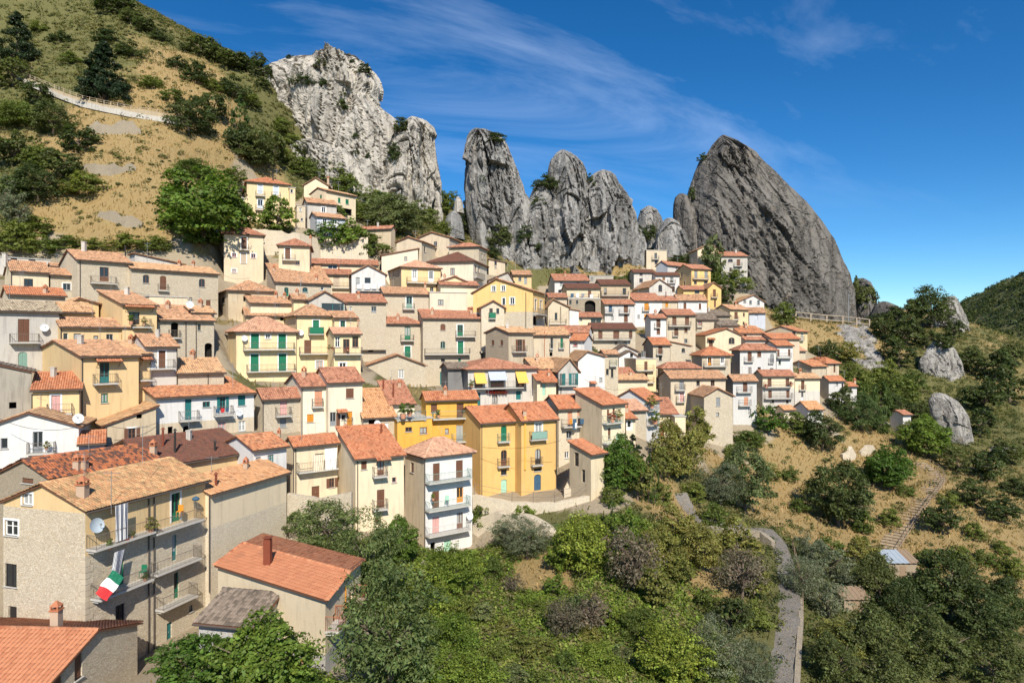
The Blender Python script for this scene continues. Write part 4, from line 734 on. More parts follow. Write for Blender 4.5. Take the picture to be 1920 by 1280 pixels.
h('S1', 140, 3, (1320, 862, 1646, 1030), 'stone', 'brown', 'x', 'grey stone house with brown roof and three brown shuttered doors on a long balcony', rt=824, fe='s 1367 880 1399 940 br;s 1480 880 1524 940 br;s 1597 880 1623 935 br;b 1335 1618 948 0.9;w 1490 960 1511 982 rb;w 1565 962 1585 982 rb')
h('S1', 136, 3, (1486, 1034, 1664, 1110), 'greyw', 'ash', 'y', 'grey gable below the three shuttered doors', apex=(1560, 985), dep=6)
h('S1', 133, 3, (1522, 1070, 1662, 1120), 'white', 'ash', 'y', 'small white gable with porch in front of the grey gable', apex=(1600, 1030), dep=4, fe='w 1605 1050 1627 1078 dk')
h('S2', 164, 4, (322, 653, 441, 760), 'beige', 'red', 'x', 'beige house with one orange shutter between white houses', rt=622, fe='s 350 668 371 704 og')
h('S2', 168, 6, (446, 648, 662, 760), 'white', 'old', 'x', 'white house with worn roof below the ochre houses', rt=596, xg=396, fe='S 485 670 508 722 br;S 600 675 619 718 br')
h('S2', 205, 8, (208, 276, 361, 420), 'beige', 'tan', 'f', 'derelict flat topped stone house high under the cliff', xg=186, Lm='stoned', fe='w 268 297 288 340 gy;b 253 307 343 0.8;w 270 350 291 382 br', name='stone_house')
h('S2', 196, 38, (366, 384, 540, 470), 'white', 'red', 'x', 'white house with shaded blue gable below the boulder', xg=281, rt=352, Lm='bluewhite', fe='w 430 400 440 418 gy')  # the gable's shade is put into its blue plaster colour
h('S2', 188, 4, (114, 440, 272, 570), 'greyw', 'brown', 'x', 'grey white house with two square windows stacked', rt=422, fe='w 157 445 178 466 br;w 155 488 181 518 br')
h('S2', 186, 4, (276, 461, 455, 620), 'white', 'brown', 'x', 'white house with dark washing on its wall', rt=444, fe='w 328 480 348 501 og;w 400 545 421 590 br;b 370 430 522 0.6;f 385 480 410 518 dk')
h('S2', 178, 14, (230, 550, 396, 650), 'greyw', 'old', 'y', 'grey gable house with one arched window in the upper group', apex=(306, 494), dep=10, fe='wa 298 535 326 587 br')
h('S2', 188, 18, (546, 413, 690, 570), 'yellow', 'red', 'x', 'ochre house with three shuttered doors high on the right', rt=383, xg=431, Lm='butter', fe='s 567 430 591 486 gy;s 643 432 668 486 gy;b 563 683 490 0.8;w 565 505 586 531 br;w 640 505 666 526 br;L w 465 445 479 479 br;L w 487 510 497 540 br')
h('S2', 180, 4, (668, 558, 769, 730), 'yellow', 'old', 'y', 'ochre gable with brown balcony door beside the dark round tree', apex=(711, 518), dep=7, fe='s 707 570 729 625 br;b 698 747 630 0.7;s 715 650 729 702 br')
h('S2', 181, 4, (486, 570, 667, 660), 'yellow', 'red', 'x', 'low ochre wing with dark garage window', rt=545, fe='w 570 573 606 600 dk')
h('S2', 205, 4, (592, 270, 763, 420), 'cream', 'tan', 'y', 'cream gable house highest on the right, against the great rock', apex=(680, 230), dep=8, fe='s 632 280 666 332 br;s 640 340 664 368 br')
h('S2', 200, 2, (770, 318, 966, 500), 'greyw', 'red', 'x', 'grey white house with red roof and brown balcony door against the great rock', rt=290, fe='wa 820 342 856 366 br;s 885 345 911 393 br;b 868 932 395 0.7;w 830 407 848 433 br;w 890 403 909 430 br')
h('S2', 186, 4, (900, 660, 1091, 740), 'white', 'tan', 'y', 'low white gable with three small windows on the right', apex=(1010, 612), dep=8, fe='w 935 650 956 671 dk;w 980 652 998 682 gy;w 1040 650 1058 686 gy')
h('S2', 188, 4, (810, 572, 879, 660), 'stoned', 'ash', 'x', 'tiny ruined stone hut behind the dark round tree', rt=540, fe='w 845 590 858 610 dk', name='stone_hut', cat='hut')
h('S2', 172, 26, (836, 716, 973, 880), 'lemon', 'old', 'x', 'pale yellow gable house with three tiny windows in the right group', xg=719, rt=684, fe='s 868 740 893 790 br;b 852 907 798 0.6;w 932 745 946 772 br;w 930 812 944 836 br')
h('S2', 170, 4, (600, 764, 836, 820), 'stoned', 'ash', 'x', 'old stone house with dark slab roof behind the beige tower block', rt=722, fe='w 785 768 800 785 dk')
h('S2', 163, 4, (586, 794, 746, 880), 'stone', 'ash', 'x', 'old stone house with red cloth in its window', rt=750, fe='w 595 803 623 832 rd;b 585 632 852 0.6')
h('S2', 161, 4, (752, 838, 901, 890), 'stone', 'ash', 'x', 'low stone hut with dark roof above the cream and white gable', rt=802, name='stone_hut', cat='hut')
h('S2', 180, -10, (980, 744, 1100, 830), 'bluewhite', 'old', 'x', 'pale house with blue door and gable end to the right', rt=708, xr=1161, fe='d 1025 750 1043 792 bw')
h('S2', 164, 46, (1338, 882, 1416, 1010), 'lemon', 'rusty', 'x', 'long grey sided house with orange roof below the wooden fence', xg=1104, rt=845, Lm='tan', fe='f 1368 895 1386 948 wh;b 1362 1397 952 0.6;L w 1300 885 1326 912 gy')
h('S2', 146, 3, (360, 759, 576, 1010), 'beige', 'red', 'x', 'tall beige house with three rows of brown shutters', rt=720, fe='s 402 775 433 838 br;s 497 775 528 838 br;b 380 550 845 0.9;s 417 860 446 918 br;b 408 452 920 0.5;s 493 858 516 894 br;w 492 940 516 971 gy')
h('S2', 145, 3, (240, 782, 357, 950), 'white', 'red', 'x', 'slim white house attached left of the tall beige house', rt=757, fe='s 283 793 313 854 br;b 270 316 857 0.5;s 285 865 311 906 br')
h('S2', 134, 10, (258, 980, 386, 1140), 'stone', 'orange', 'x', 'stone house with small red orange roof and dark shutters', xg=186, rt=932, Lm='stoned', fe='s 297 988 328 1055 br;b 288 337 1058 0.6;w 302 1070 323 1104 dk')
h('S2', 136, 8, (388, 960, 541, 1140), 'stone', 'tan', 'l', 'blank stone wall with one arched window right of the small red orange roof', yr=992, dep=6, fe='wa 472 1010 498 1042 dk')
h('S2', 150, 3, (652, 910, 918, 1030), 'cream', 'orange', 'y', 'cream and white gable with orange roof in the right group', apex=(808, 862), yr=912, dep=8, fe='s 677 945 706 998 br;wa 825 930 869 978 br;aw 665 720 935 945 tile')
h('S2', 158, 4, (908, 895, 1090, 970), 'pale', 'rusty', 'x', 'low house with patched orange and grey roof', rt=846, fe='g 937 908 961 942')
h('S2', 154, 6, (1152, 938, 1356, 1010), 'beige', 'orange', 'x', 'beige house with thin orange roof below the long grey sided house', rt=900)
h('S2', 156, 6, (950, 945, 1140, 1000), 'greyw', 'red', 'x', 'low gable with dark red roof behind the big white house', rt=898)
h('S2', 138, 8, (910, 1019, 1180, 1260), 'white', 'red', 'h', 'big white house with grey shaded side and brown shutters in the right group', xg=846, rt=972, Lm='darkgrey', fe='s 967 1038 998 1110 br;b 948 1017 1112 0.6;s 1040 1037 1069 1076 br;sa 1135 1052 1164 1122 gy;b 1128 1168 1124 0.4;w 970 1152 996 1212 br;w 1042 1152 1066 1186 br;w 1135 1160 1160 1195 gy;an 848 990 3')  # left wall of white house in dark grey: its shade is painted in
h('S2', 142, 6, (1184, 988, 1306, 1210), 'white', 'orange', 'x', 'white house with orange roof and brown shutters right of the big white house', rt=954, fe='s 1270 1017 1287 1068 br;s 1190 1018 1206 1070 br;b 1185 1302 1083 0.8;w 1200 1100 1216 1132 gn')
h('S4', 130, 8, (625, 338, 839, 500), 'beige', 'orange', 'h', 'beige house with hipped orange roof and one wide balcony', rt=280, xg=548, Lm='grey', fe='F 668 360 696 420 og;F 765 360 791 420 wh;b 645 818 428 0.8;w 670 447 698 463 og')
h('S4', 127, 8, (335, 434, 608, 650), 'stone', 'red', 'h', 'stone house with half orange half brown hipped roof', rt=373, xg=294, Lm='stoned', fe='w 395 470 412 490 dk;an 490 400 2.5')
h('S4', 118, 5, (390, 514, 800, 800), 'beige', 'old', 'x', 'long beige stone house with dark arched alley', rt=460, fe='s 455 537 488 600 gy;b 430 507 607 0.7;w 583 533 608 571 br;w 690 530 719 573 br;D 457 622 489 692 pk;b 438 502 696 0.6;ga 560 617 611 790')
h('S4', 112, 6, (640, 646, 856, 1000), 'stone', 'old', 'y', 'tall old stone house with gable and pockmarked wall at the lower edge', apex=(740, 588), dep=7, ext=6, fe='s 730 660 761 724 gy;w 732 772 753 798 dk')
h('S4', 119, 8, (858, 529, 1035, 850), 'white', 'old', 'x', 'white three storey house with salmon and brown shutters', rt=463, xg=802, Lm='grey', fe='s 932 547 966 615 br;b 896 1007 624 0.7;s 940 657 971 720 sa;b 910 1000 724 0.7;w 972 742 994 776 dk')
h('S4', 130, 6, (1080, 494, 1318, 780), 'cream', 'red', 'x', 'house cream above and grey below with two flowered balconies', rt=455, xg=1012, Lm='grey', lower='greyw', zs=592, key='fb', fe='s 1117 518 1146 578 br;s 1252 517 1279 576 br;b 1100 1302 584 0.8;s 1122 605 1148 664 br;s 1257 605 1281 662 br;b 1103 1312 670 0.8;w 1148 678 1166 701 dk;w 1258 680 1272 702 dk')
h('S4', 134, 6, (1322, 513, 1509, 720), 'cream', 'tan', 'x', 'cream house with grey base and one narrow brown shutter', rt=480, lower='greyw', zs=612, fe='s 1368 533 1393 602 br;b 1360 1412 605 0.5;f 1370 615 1386 682 wh')
h('S4', 140, 14, (1576, 530, 1690, 680), 'white', 'orange', 'x', 'white house with grey side and pale orange roof near the slope', xg=1510, rt=476, Lm='grey', fe='w 1630 540 1645 570 gy;w 1672 555 1688 602 br')
h('S4', 150, 4, (1696, 573, 1786, 700), 'white', 'orange', 'x', 'last small white house at the right end of the village', rt=546, fe='w 1733 590 1748 619 br;ch 1770 555 0.8')
h('S4', 154, 24, (1560, 399, 1652, 520), 'beige', 'orange', 'h', 'beige house with large bright orange hipped roof at the right end', xg=1383, rt=313, fe='s 1612 405 1626 472 br;fd 1512 350 1.0')
h('S4', 148, 24, (1446, 424, 1556, 520), 'beige', 'rusty', 'x', 'grey gabled house with pale orange roof below the bright orange roof', xg=1272, rt=384, Lm='grey', fe='L w 1348 458 1366 472 dk;ch 1450 485 0.6')
h('S4', 158, 4, (1312, 308, 1402, 400), 'stone', 'pink', 'x', 'small stone house with pink roof behind the white houses', rt=268, fe='w 1340 325 1356 350 dk')
h('S4', 126, 14, (1420, 744, 1531, 830), 'white', 'peach', 'x', 'little white house with peach roof below the village at right', xg=1316, rt=683, fe='w 1475 752 1491 783 gy')
h('S4', 126, 6, (1240, 748, 1318, 820), 'pale', 'peach', 'x', 'tiny cream shed with peach roof left of the little white house', rt=724, name='shed', cat='shed')
h('PX', 138, 6, (1693, 776, 1708, 822), 'white', 'red', 'x', 'lonely white hut with red roof at the top of the long stairway', rt=769, dep=4, name='hut', cat='hut')
# ------------------------------------------------------------------ ground
CTRL = [  # pixel x, pixel y, distance: where the hillside lies
 (0,470,112),(150,468,116),(300,462,120),(400,430,126),(-250,480,112),(-250,300,140),(0,390,122),(0,300,138),(120,300,138),(250,330,134),(400,330,142),(0,170,158),(150,185,158),(250,205,157),(320,215,158),(440,235,165),(500,330,160),
 (0,60,182),(120,40,188),(250,18,198),(300,50,198),(350,85,196),(430,118,194),(490,140,192),(480,250,178),(540,305,176),(510,235,188),(560,300,186),(610,350,184),(660,385,182),(620,360,172),(700,400,172),(760,420,172),(-250,60,180),(-250,-120,205),(0,-90,205),(120,-60,208),
 (600,395,168),(680,430,160),(600,470,141),(660,476,141),(700,480,143),(540,445,143),(540,480,136),(480,430,142),(480,480,130),(760,440,162),(840,450,172),(880,470,178),(930,520,176),(980,560,174),(1050,580,172),(1150,560,184),(1180,520,196),(1200,480,208),(1260,490,208),(1330,500,208),(1400,560,204),(1430,580,200),(1450,590,212),(1500,600,214),(1560,604,218),(1620,606,220),(1500,602,192),(1560,608,194),(1630,612,198),
 (1440,640,184),(1520,660,176),(1560,720,160),(1600,700,168),(1660,690,172),(1640,780,142),(1600,850,124),(1690,815,138),(1740,890,116),(1760,900,114),(1705,980,101),(1665,1060,91),(1700,1080,88),(1640,960,104),(1560,930,108),(1500,880,114),(1400,870,112),(1330,900,102),
 (1300,950,90),(1250,960,84),(1300,985,84),(1390,985,88),(1455,1005,86),(1470,1060,78),(1480,1150,66),(1470,1280,55),(1430,1400,47),(1550,1100,80),(1600,1180,70),(1700,1180,74),(1800,1100,84),(1900,1100,88),(1800,980,100),(1900,980,104),(1850,880,126),(1900,820,142),(2050,900,130),(2050,1100,92),
 (1600,1280,58),(1750,1280,62),(1900,1280,66),(1800,760,158),(1900,720,170),(1750,680,176),(1700,620,200),(1790,600,210),(1900,640,215),(2100,700,190),
 (1100,935,82),(1000,945,82),(1090,960,80),(960,985,78),(900,940,82),(1150,1000,74),(1060,1060,69),(960,1080,68),(900,1060,70),(840,1060,70),(1200,1050,68),(1300,1080,68),(1380,1060,74),(1100,1150,61),(980,1180,58),(860,1180,57),(1250,1180,60),(1350,1200,60),
 (1200,1290,52),(1000,1290,50),(860,1290,48),(740,1290,46),(660,1290,44),(760,1060,66),(720,1120,58),(600,1290,43),(420,1275,43),(540,1050,60),(400,1190,50),(320,1240,48),(240,1280,46),(100,1400,36),(-200,1400,36),(500,1500,32),(900,1600,32),(1300,1600,32),(1800,1500,44),(2200,1400,60)]
CTRLW = [  # world points behind what is seen
 (-160,260,70),(-100,262,74),(-60,262,66),(-20,262,44),(20,262,20),(80,268,12),(140,262,0),(190,250,-8),(240,230,-20),(-160,330,40),(-60,330,25),(60,340,0),(160,340,-20),(260,320,-40),(-300,240,110),(-300,150,60),(-300,60,0),
 (280,150,-30),(280,80,-45),(150,20,-45),(50,10,-40),(-60,10,-34),(-160,20,-25),(-150,60,-18),(-120,90,2),(-160,100,12)]
def tps_fit(pts, lam):
    n = len(pts); X = pts[:, :2] / 100; D = np.linalg.norm(X[:, None] - X[None], axis=2); K = np.where(D > 0, D ** 2 * np.log(D + 1e-9), 0) + lam * np.eye(n)
    Pm = np.c_[np.ones(n), X]; A = np.zeros((n + 3, n + 3)); A[:n, :n] = K; A[:n, n:] = Pm; A[n:, :n] = Pm.T; b = np.zeros(n + 3); b[:n] = pts[:, 2]
    s = np.linalg.solve(A, b); return X, s
def tps_eval(fit, x, y):
    X, s = fit; n = len(X); q = np.c_[x, y] / 100; out = np.empty(len(q))
    for i in range(0, len(q), 20000):
        Q = q[i:i + 20000]; D = np.linalg.norm(Q[:, None] - X[None], axis=2); out[i:i + 20000] = np.where(D > 0, D ** 2 * np.log(D + 1e-9), 0) @ s[:n] + s[n] + Q @ s[n + 1:]
    return out
def vnoise(x, y, seed=0, octv=4, rough=0.5):           # cheap value noise on arrays
    tot = np.zeros_like(x, dtype=float); amp = 1.0; fr = 1.0; nrm = 0
    for o in range(octv):
        r = np.random.default_rng(seed * 31 + o).random((256, 256)); X = x * fr; Y = y * fr; xi = np.floor(X).astype(int); yi = np.floor(Y).astype(int); fx = X - xi; fy = Y - yi
        fx = fx * fx * (3 - 2 * fx); fy = fy * fy * (3 - 2 * fy); g = lambda a, b: r[a % 256, b % 256]
        tot += amp * ((g(xi, yi) * (1 - fx) + g(xi + 1, yi) * fx) * (1 - fy) + (g(xi, yi + 1) * (1 - fx) + g(xi + 1, yi + 1) * fx) * fy); nrm += amp; amp *= rough; fr *= 2.03
    return tot / nrm * 2 - 1
pts = [tuple(P(*c)) for c in CTRL] + CTRLW + BASES; pts = np.array(pts)
_, ui = np.unique(np.round(pts[:, :2] / 1.2), axis=0, return_index=True); FIT = tps_fit(pts[np.sort(ui)], 0.004)
GX0, GX1, GY0, GY1, GS = -210.0, 270.0, 12.0, 330.0, 1.5
gx = np.arange(GX0, GX1 + 0.1, GS); gy = np.arange(GY0, GY1 + 0.1, GS); GXX, GYY = np.meshgrid(gx, gy)
GZ = tps_eval(FIT, GXX.ravel(), GYY.ravel()).reshape(GXX.shape)
GZ += 0.55 * vnoise(GXX / 9, GYY / 9, 3) + 0.18 * vnoise(GXX / 2.4, GYY / 2.4, 5)
for (ox, oy, ux, uy, vx, vy_, w_, dp_, zb_) in FOOT:    # settle the ground at each house's base, and keep the way before it clear
    det = ux * vy_ - uy * vx; rx = GXX - ox; ry = GYY - oy; a = (rx * vy_ - ry * vx) / det; b = (ux * ry - uy * rx) / det
    m = (a > -0.8) & (a < w_ + 0.8) & (b > -3.2) & (b < dp_ + 0.5); GZ[m] = np.minimum(GZ[m], zb_ - 0.05 + np.clip(b[m] - 1.0, 0, None) * 0.2)
def gz(x, y):
    fx = (x - GX0) / GS; fy = (y - GY0) / GS; i = int(min(max(fx, 0), len(gx) - 2)); j = int(min(max(fy, 0), len(gy) - 2)); fx -= i; fy -= j
    return (GZ[j, i] * (1 - fx) + GZ[j, i + 1] * fx) * (1 - fy) + (GZ[j + 1, i] * (1 - fx) + GZ[j + 1, i + 1] * fx) * fy
def gpt(px, py, dmin=25, dmax=320):                     # where the ray of a pixel meets the ground
    r = ray(px, py); d = dmin; pd = d
    while d < dmax:
        p = r * d
        if GX0 < p.x < GX1 and GY0 < p.y < GY1 and p.z < gz(p.x, p.y):
            lo, hi = pd, d
            for _ in range(18):
                m = (lo + hi) / 2; q = r * m
                if q.z < gz(q.x, q.y): hi = m
                else: lo = m
            p = r * hi; return Vector((p.x, p.y, gz(p.x, p.y)))
        pd = d; d += max(0.4, d * 0.006)
    return None
# where grass is dry (1) or green (0), and where the soil is bare: a property of the ground, laid out in plan
def blob(px, py, r, wgt):
    p = gpt(px, py); return (p.x, p.y, r, wgt) if p is not None else None
DRY = [b for b in (blob(*q) for q in [(260,270,13,.7),(330,300,14,.7),(230,350,11,.7),(120,380,12,0.4),(330,400,10,0.7),(400,260,14,0.8),(90,260,12,.6),(330,170,16,0.5),(430,190,14,.5),(470,300,9,.6),(1500,900,12,.9),(1560,880,12,.9),(1430,930,9,1.0),(1640,880,10,.7),(1600,830,9,1),(1700,1000,8,.6),
  (1800,1050,10,.6),(1880,1130,9,.6),(1850,980,10,.5),(1540,630,12,1.1),(1450,650,9,.9),(1620,640,9,.9),(1150,530,14,.8),(1000,1075,5,1.2),(1080,1080,5,1.1),(1200,920,6,1.0),(1320,1120,6,1.1),(1290,1050,5,1.0),(1460,960,8,1),(150,450,12,.4),(350,440,8,.6),(760,440,7,.7),(1330,560,8,.5),(900,960,4,1.0),(1010,1095,3.5,1.1),(1095,1125,3,1.0),(960,1115,3,.9),(1310,1130,4,1.1),(1000,1180,2.5,.9),(1150,1230,2.5,.9)]) if b]
GRN = [b for b in (blob(*q) for q in [(1100,1200,14,.8),(960,1200,14,.8),(800,1230,10,1.2),(1280,1230,12,1.0),(1200,1180,10,1.),(1650,1200,16,1.0),(1850,1240,12,.6),(1180,1090,8,.6),(600,330,14,.9),(680,390,12,1.2),(560,270,14,.7),(100,40,24,.25),(60,200,12,.6),(30,350,12,.7),(1700,730,14,.9),(1620,720,12,.9),(1560,1100,10,.9),(1150,985,8,.6),(1430,1010,6,.4),(500,180,12,.6),(200,60,24,.15)]) if b]
flat = lambda a: a.ravel(); dryv = 0.34 + 0.42 * vnoise(GXX / 14, GYY / 14, 11, 5, 0.6) + 0.42 * vnoise(GXX / 3.6, GYY / 3.6, 12, 4, 0.6)
for (bx_, by_, r_, w_) in DRY: dryv += w_ * np.exp(-((GXX - bx_) ** 2 + (GYY - by_) ** 2) / (r_ * r_))
for (bx_, by_, r_, w_) in GRN: dryv -= w_ * np.exp(-((GXX - bx_) ** 2 + (GYY - by_) ** 2) / (r_ * r_))
DRYV = np.clip(dryv, 0, 1)
def dry_at(x, y): return DRYV[int(min(max((y - GY0) / GS, 0), len(gy) - 1)), int(min(max((x - GX0) / GS, 0), len(gx) - 1))]
def m_ground():
    t = NT('hill_ground'); a = t.n('ShaderNodeVertexColor', layer_name='Col'); sp = t.n('ShaderNodeSeparateColor'); t.l(a.outputs[0], sp.inputs[0]); o = t.coord('Object')
    f1 = t.noise(o, 1.4, 6, 0.7); f2 = t.noise(o, 0.22, 5, 0.6); f3 = t.noise(o, 5.0, 4, 0.75)
    straw = t.mix(f1, (0.26, 0.185, 0.08), (0.43, 0.325, 0.15)); straw = t.mix(t.ramp(f2, [(0.4, 0), (0.7, 0.5)]), straw, (0.36, 0.235, 0.10)); straw = t.mix(t.ramp(f3, [(0.35, 0.5), (0.55, 0)]), straw, (0.22, 0.14, 0.06))
    grn = t.mix(f1, (0.115, 0.115, 0.04), (0.21, 0.195, 0.075)); grn = t.mix(t.ramp(f3, [(0.35, 0.6), (0.6, 0)]), grn, (0.06, 0.065, 0.025))
    k = t.n('ShaderNodeMath', operation='MULTIPLY_ADD'); k.inputs[1].default_value = 0.7; t.l(f1, k.inputs[0]); t.l(sp.outputs[0], k.inputs[2])
    col = t.mix(t.ramp(k.outputs[0], [(0.62, 0), (1.0, 1)]), grn, straw)
    col = t.mix(t.ramp(f2, [(0.68, 0), (0.8, 0.5)]), col, (0.44, 0.36, 0.26))
    col = t.mix(t.ramp(sp.outputs[1], [(0.3, 0), (0.7, 1)]), col, t.mix(f3, (0.30, 0.24, 0.16), (0.44, 0.37, 0.27)))
    return t.done(col, 0.95, t.bump(t.mix(0.5, f1, f3), 0.5, 1.0))
MATS['ground'] = m_ground()
yard = np.zeros_like(GZ)
for (ox, oy, ux, uy, vx, vy_, w_, dp_, zb_) in FOOT:
    det = ux * vy_ - uy * vx; rx = GXX - ox; ry = GYY - oy; a = (rx * vy_ - ry * vx) / det; b = (ux * ry - uy * rx) / det
    yard = np.maximum(yard, ((a > -2.5) & (a < w_ + 2.5) & (b > -2.8) & (b < dp_ + 3.5)).astype(float))
nx, ny = len(gx), len(gy); ii = (np.arange(ny - 1)[:, None] * nx + np.arange(nx - 1)[None]).ravel(); Q = np.c_[ii, ii + 1, ii + 1 + nx, ii + nx]
V = np.c_[GXX.ravel(), GYY.ravel(), GZ.ravel()]; col = np.c_[DRYV.ravel(), yard.ravel(), np.zeros(V.shape[0])]
tag(link('hillside_ground', np_mesh('hillside_ground', V, Q, MATS['ground'], col, True)), kind='structure')
GV = V; GQ = Q
# wide country round about, down to the valley and out to the far hills: one sheet with a hole where the near ground lies
rs = np.concatenate([np.linspace(0.75, 1, 4), np.geomspace(1.04, 40, 46)]); th = np.linspace(0, 2 * np.pi, 181)
cxm, cym, hx, hy = (GX0 + GX1) / 2, (GY0 + GY1) / 2, (GX1 - GX0) / 2, (GY1 - GY0) / 2
TH, RS = np.meshgrid(th, rs); sq = 1 / np.maximum(abs(np.cos(TH)), abs(np.sin(TH))); k = np.clip((RS - 1) / 1.2, 0, 1); ff = RS * (sq * (1 - k) + k * 1.15)
FX = cxm + ff * hx * np.cos(TH); FY = cym + ff * hy * np.sin(TH)
ex = np.clip(FX, GX0 + 1, GX1 - 1); ey = np.clip(FY, GY0 + 1, GY1 - 1)
edge = np.array([gz(a, b) for a, b in zip(ex.ravel(), ey.ravel())]).reshape(FX.shape)
out = np.hypot(FX - ex, FY - ey); wgt = np.exp(-out / 90); base = -75 + 45 * vnoise(FX / 420, FY / 420, 21, 4) * np.clip(out / 300, 0, 1) + np.clip(out - 900, 0, None) * 0.012
FZ = edge * wgt + base * (1 - wgt) - 1.6 * (RS <= 1.001)
hillm = lambda x0, y0, sx, sy, hgt: hgt * np.exp(-((FX - x0) / sx) ** 2 - ((FY - y0) / sy) ** 2)
FZ += hillm(590, 640, 150, 250, 138) + hillm(900, 900, 320, 300, 150) + hillm(620, 1250, 200, 200, 120)
FZ += 6 * vnoise(FX / 60, FY / 60, 22, 4) * np.clip(out / 60, 0, 1)
nx2 = len(th); i2 = (np.arange(len(rs) - 1)[:, None] * nx2 + np.arange(nx2 - 1)[None]).ravel(); Q2 = np.c_[i2, i2 + 1, i2 + 1 + nx2, i2 + nx2]; V2 = np.c_[FX.ravel(), FY.ravel(), FZ.ravel()]
dr2 = np.clip(0.25 + 0.6 * vnoise(FX / 130, FY / 130, 25, 4), 0, 1) * (1 - np.exp(-((FX - 590) / 240) ** 2 - ((FY - 640) / 300) ** 2)); dr2 += 1.0 * np.exp(-((FX - 560) / 160) ** 2 - ((FY - 1120) / 190) ** 2)
tag(link('far_hills', np_mesh('far_hills', V2, Q2, MATS['ground'], np.c_[np.clip(dr2, 0, 1).ravel(), np.zeros(len(V2)), np.zeros(len(V2))], True)), kind='structure')
# ------------------------------------------------------------------ rock pinnacles
def m_rock(name, c1, c2, dark, rot=0.0, lich=0.3, sc=1.0):
    t = NT(name); o = t.coord('Object'); st = t.coord('Object', (0.9, 0.9, 0.10), (0, rot, 0)); st2 = t.coord('Object', (0.5, 0.5, 0.05), (0, rot, 0))
    big = t.noise(o, 0.06 * sc, 5, 0.6); mid = t.noise(o, 0.5 * sc, 7, 0.68); strk = t.noise(st, 0.55 * sc, 6, 0.65, 0.6); wide = t.noise(st2, 0.32 * sc, 4, 0.6, 0.4); fine = t.noise(o, 3.2 * sc, 5, 0.75)
    col = t.mix(big, c1, c2); col = t.mix(t.ramp(mid, [(0.34, 0.6), (0.56, 0)]), col, mul(c1, 0.72)); col = t.mix(t.ramp(wide, [(0.48, 0), (0.66, 0.75)]), col, dark)
    col = t.mix(t.ramp(strk, [(0.50, 0), (0.68, 0.8)]), col, dark); col = t.mix(t.ramp(fine, [(0.33, 0.45), (0.50, 0)]), col, dark)
    sp = t.noise(o, 0.23 * sc, 5, 0.7); col = t.mix(t.ramp(sp, [(0.60, 0), (0.72, lich)]), col, (0.34, 0.24, 0.13))
    cv = t.coord('Object', (0.16 * sc, 0.16 * sc, 0.055 * sc), (0, rot, 0)); wv = t.n('ShaderNodeVectorMath', operation='ADD'); wn = t.n('ShaderNodeTexNoise'); wn.inputs['Scale'].default_value = 0.35 * sc; wn.inputs['Detail'].default_value = 5; t.l(o, wn.inputs['Vector']); t.l(cv, wv.inputs[0]); t.l(wn.outputs['Color'], wv.inputs[1])
    vo = t.n('ShaderNodeTexVoronoi', feature='DISTANCE_TO_EDGE'); vo.inputs['Scale'].default_value = 1.0; t.l(wv.outputs[0], vo.inputs['Vector']); crk = t.ramp(vo.outputs['Distance'], [(0.0, 1.0), (0.035, 0.0)])
    col = t.mix(t.mix(1.0, crk, 0.6, 'MULTIPLY'), col, mul(dark, 0.7))
    n0 = t.bump(t.ramp(vo.outputs['Distance'], [(0.0, 0.0), (0.10, 1.0)]), 0.7 / sc, 0.8); n1 = t.bump(t.mix(0.5, mid, strk), 1.3 / sc, 1.0, n0); n2 = t.bump(fine, 0.22 / sc, 0.7, n1)
    return t.done(col, 0.95, n2)
MATS['rock_pale'] = m_rock('pale_limestone', (0.57, 0.53, 0.465), (0.48, 0.445, 0.395), (0.37, 0.345, 0.305), 0.25, 0.5)
MATS['rock_grey'] = m_rock('grey_sandstone', (0.40, 0.388, 0.365), (0.31, 0.302, 0.29), (0.15, 0.147, 0.143), 0.12, 0.45)
MATS['rock_dark'] = m_rock('dark_sandstone', (0.225, 0.208, 0.187), (0.165, 0.155, 0.142), (0.07, 0.066, 0.062), -0.62, 0.35)
MATS['rock_scree'] = m_rock('slope_rock', (0.42, 0.40, 0.37), (0.33, 0.31, 0.28), (0.14, 0.13, 0.12), -0.5, 0.9, 2.2)
ROCKS = []
def facets(X, Y, Z, cell, seed):              # fractured blocks: every cell of the rock has its own tilted face
    K = 4096; rg = np.random.default_rng(seed); pj = rg.random((K, 3)); gr = rg.normal(size=(K, 3)) * np.array([0.22, 0.22, 0.16]); of = rg.normal(size=K) * 0.55
    p = np.stack([X / cell[0], Y / cell[1], Z / cell[2]], -1); b = np.floor(p).astype(np.int64); best = np.full(X.shape, 1e9); res = np.zeros(X.shape)
    for i in (-1, 0, 1):
        for j in (-1, 0, 1):
            for k in (-1, 0, 1):
                c = b + np.array([i, j, k]); h_ = (c[..., 0] * 73856093 ^ c[..., 1] * 19349663 ^ c[..., 2] * 83492791) % K; ct = c + pj[h_]; dlt = p - ct; d2 = (dlt ** 2).sum(-1); m = d2 < best
                best = np.where(m, d2, best); res = np.where(m, of[h_] + ((dlt * np.array(cell)) * gr[h_]).sum(-1), res)
    return res
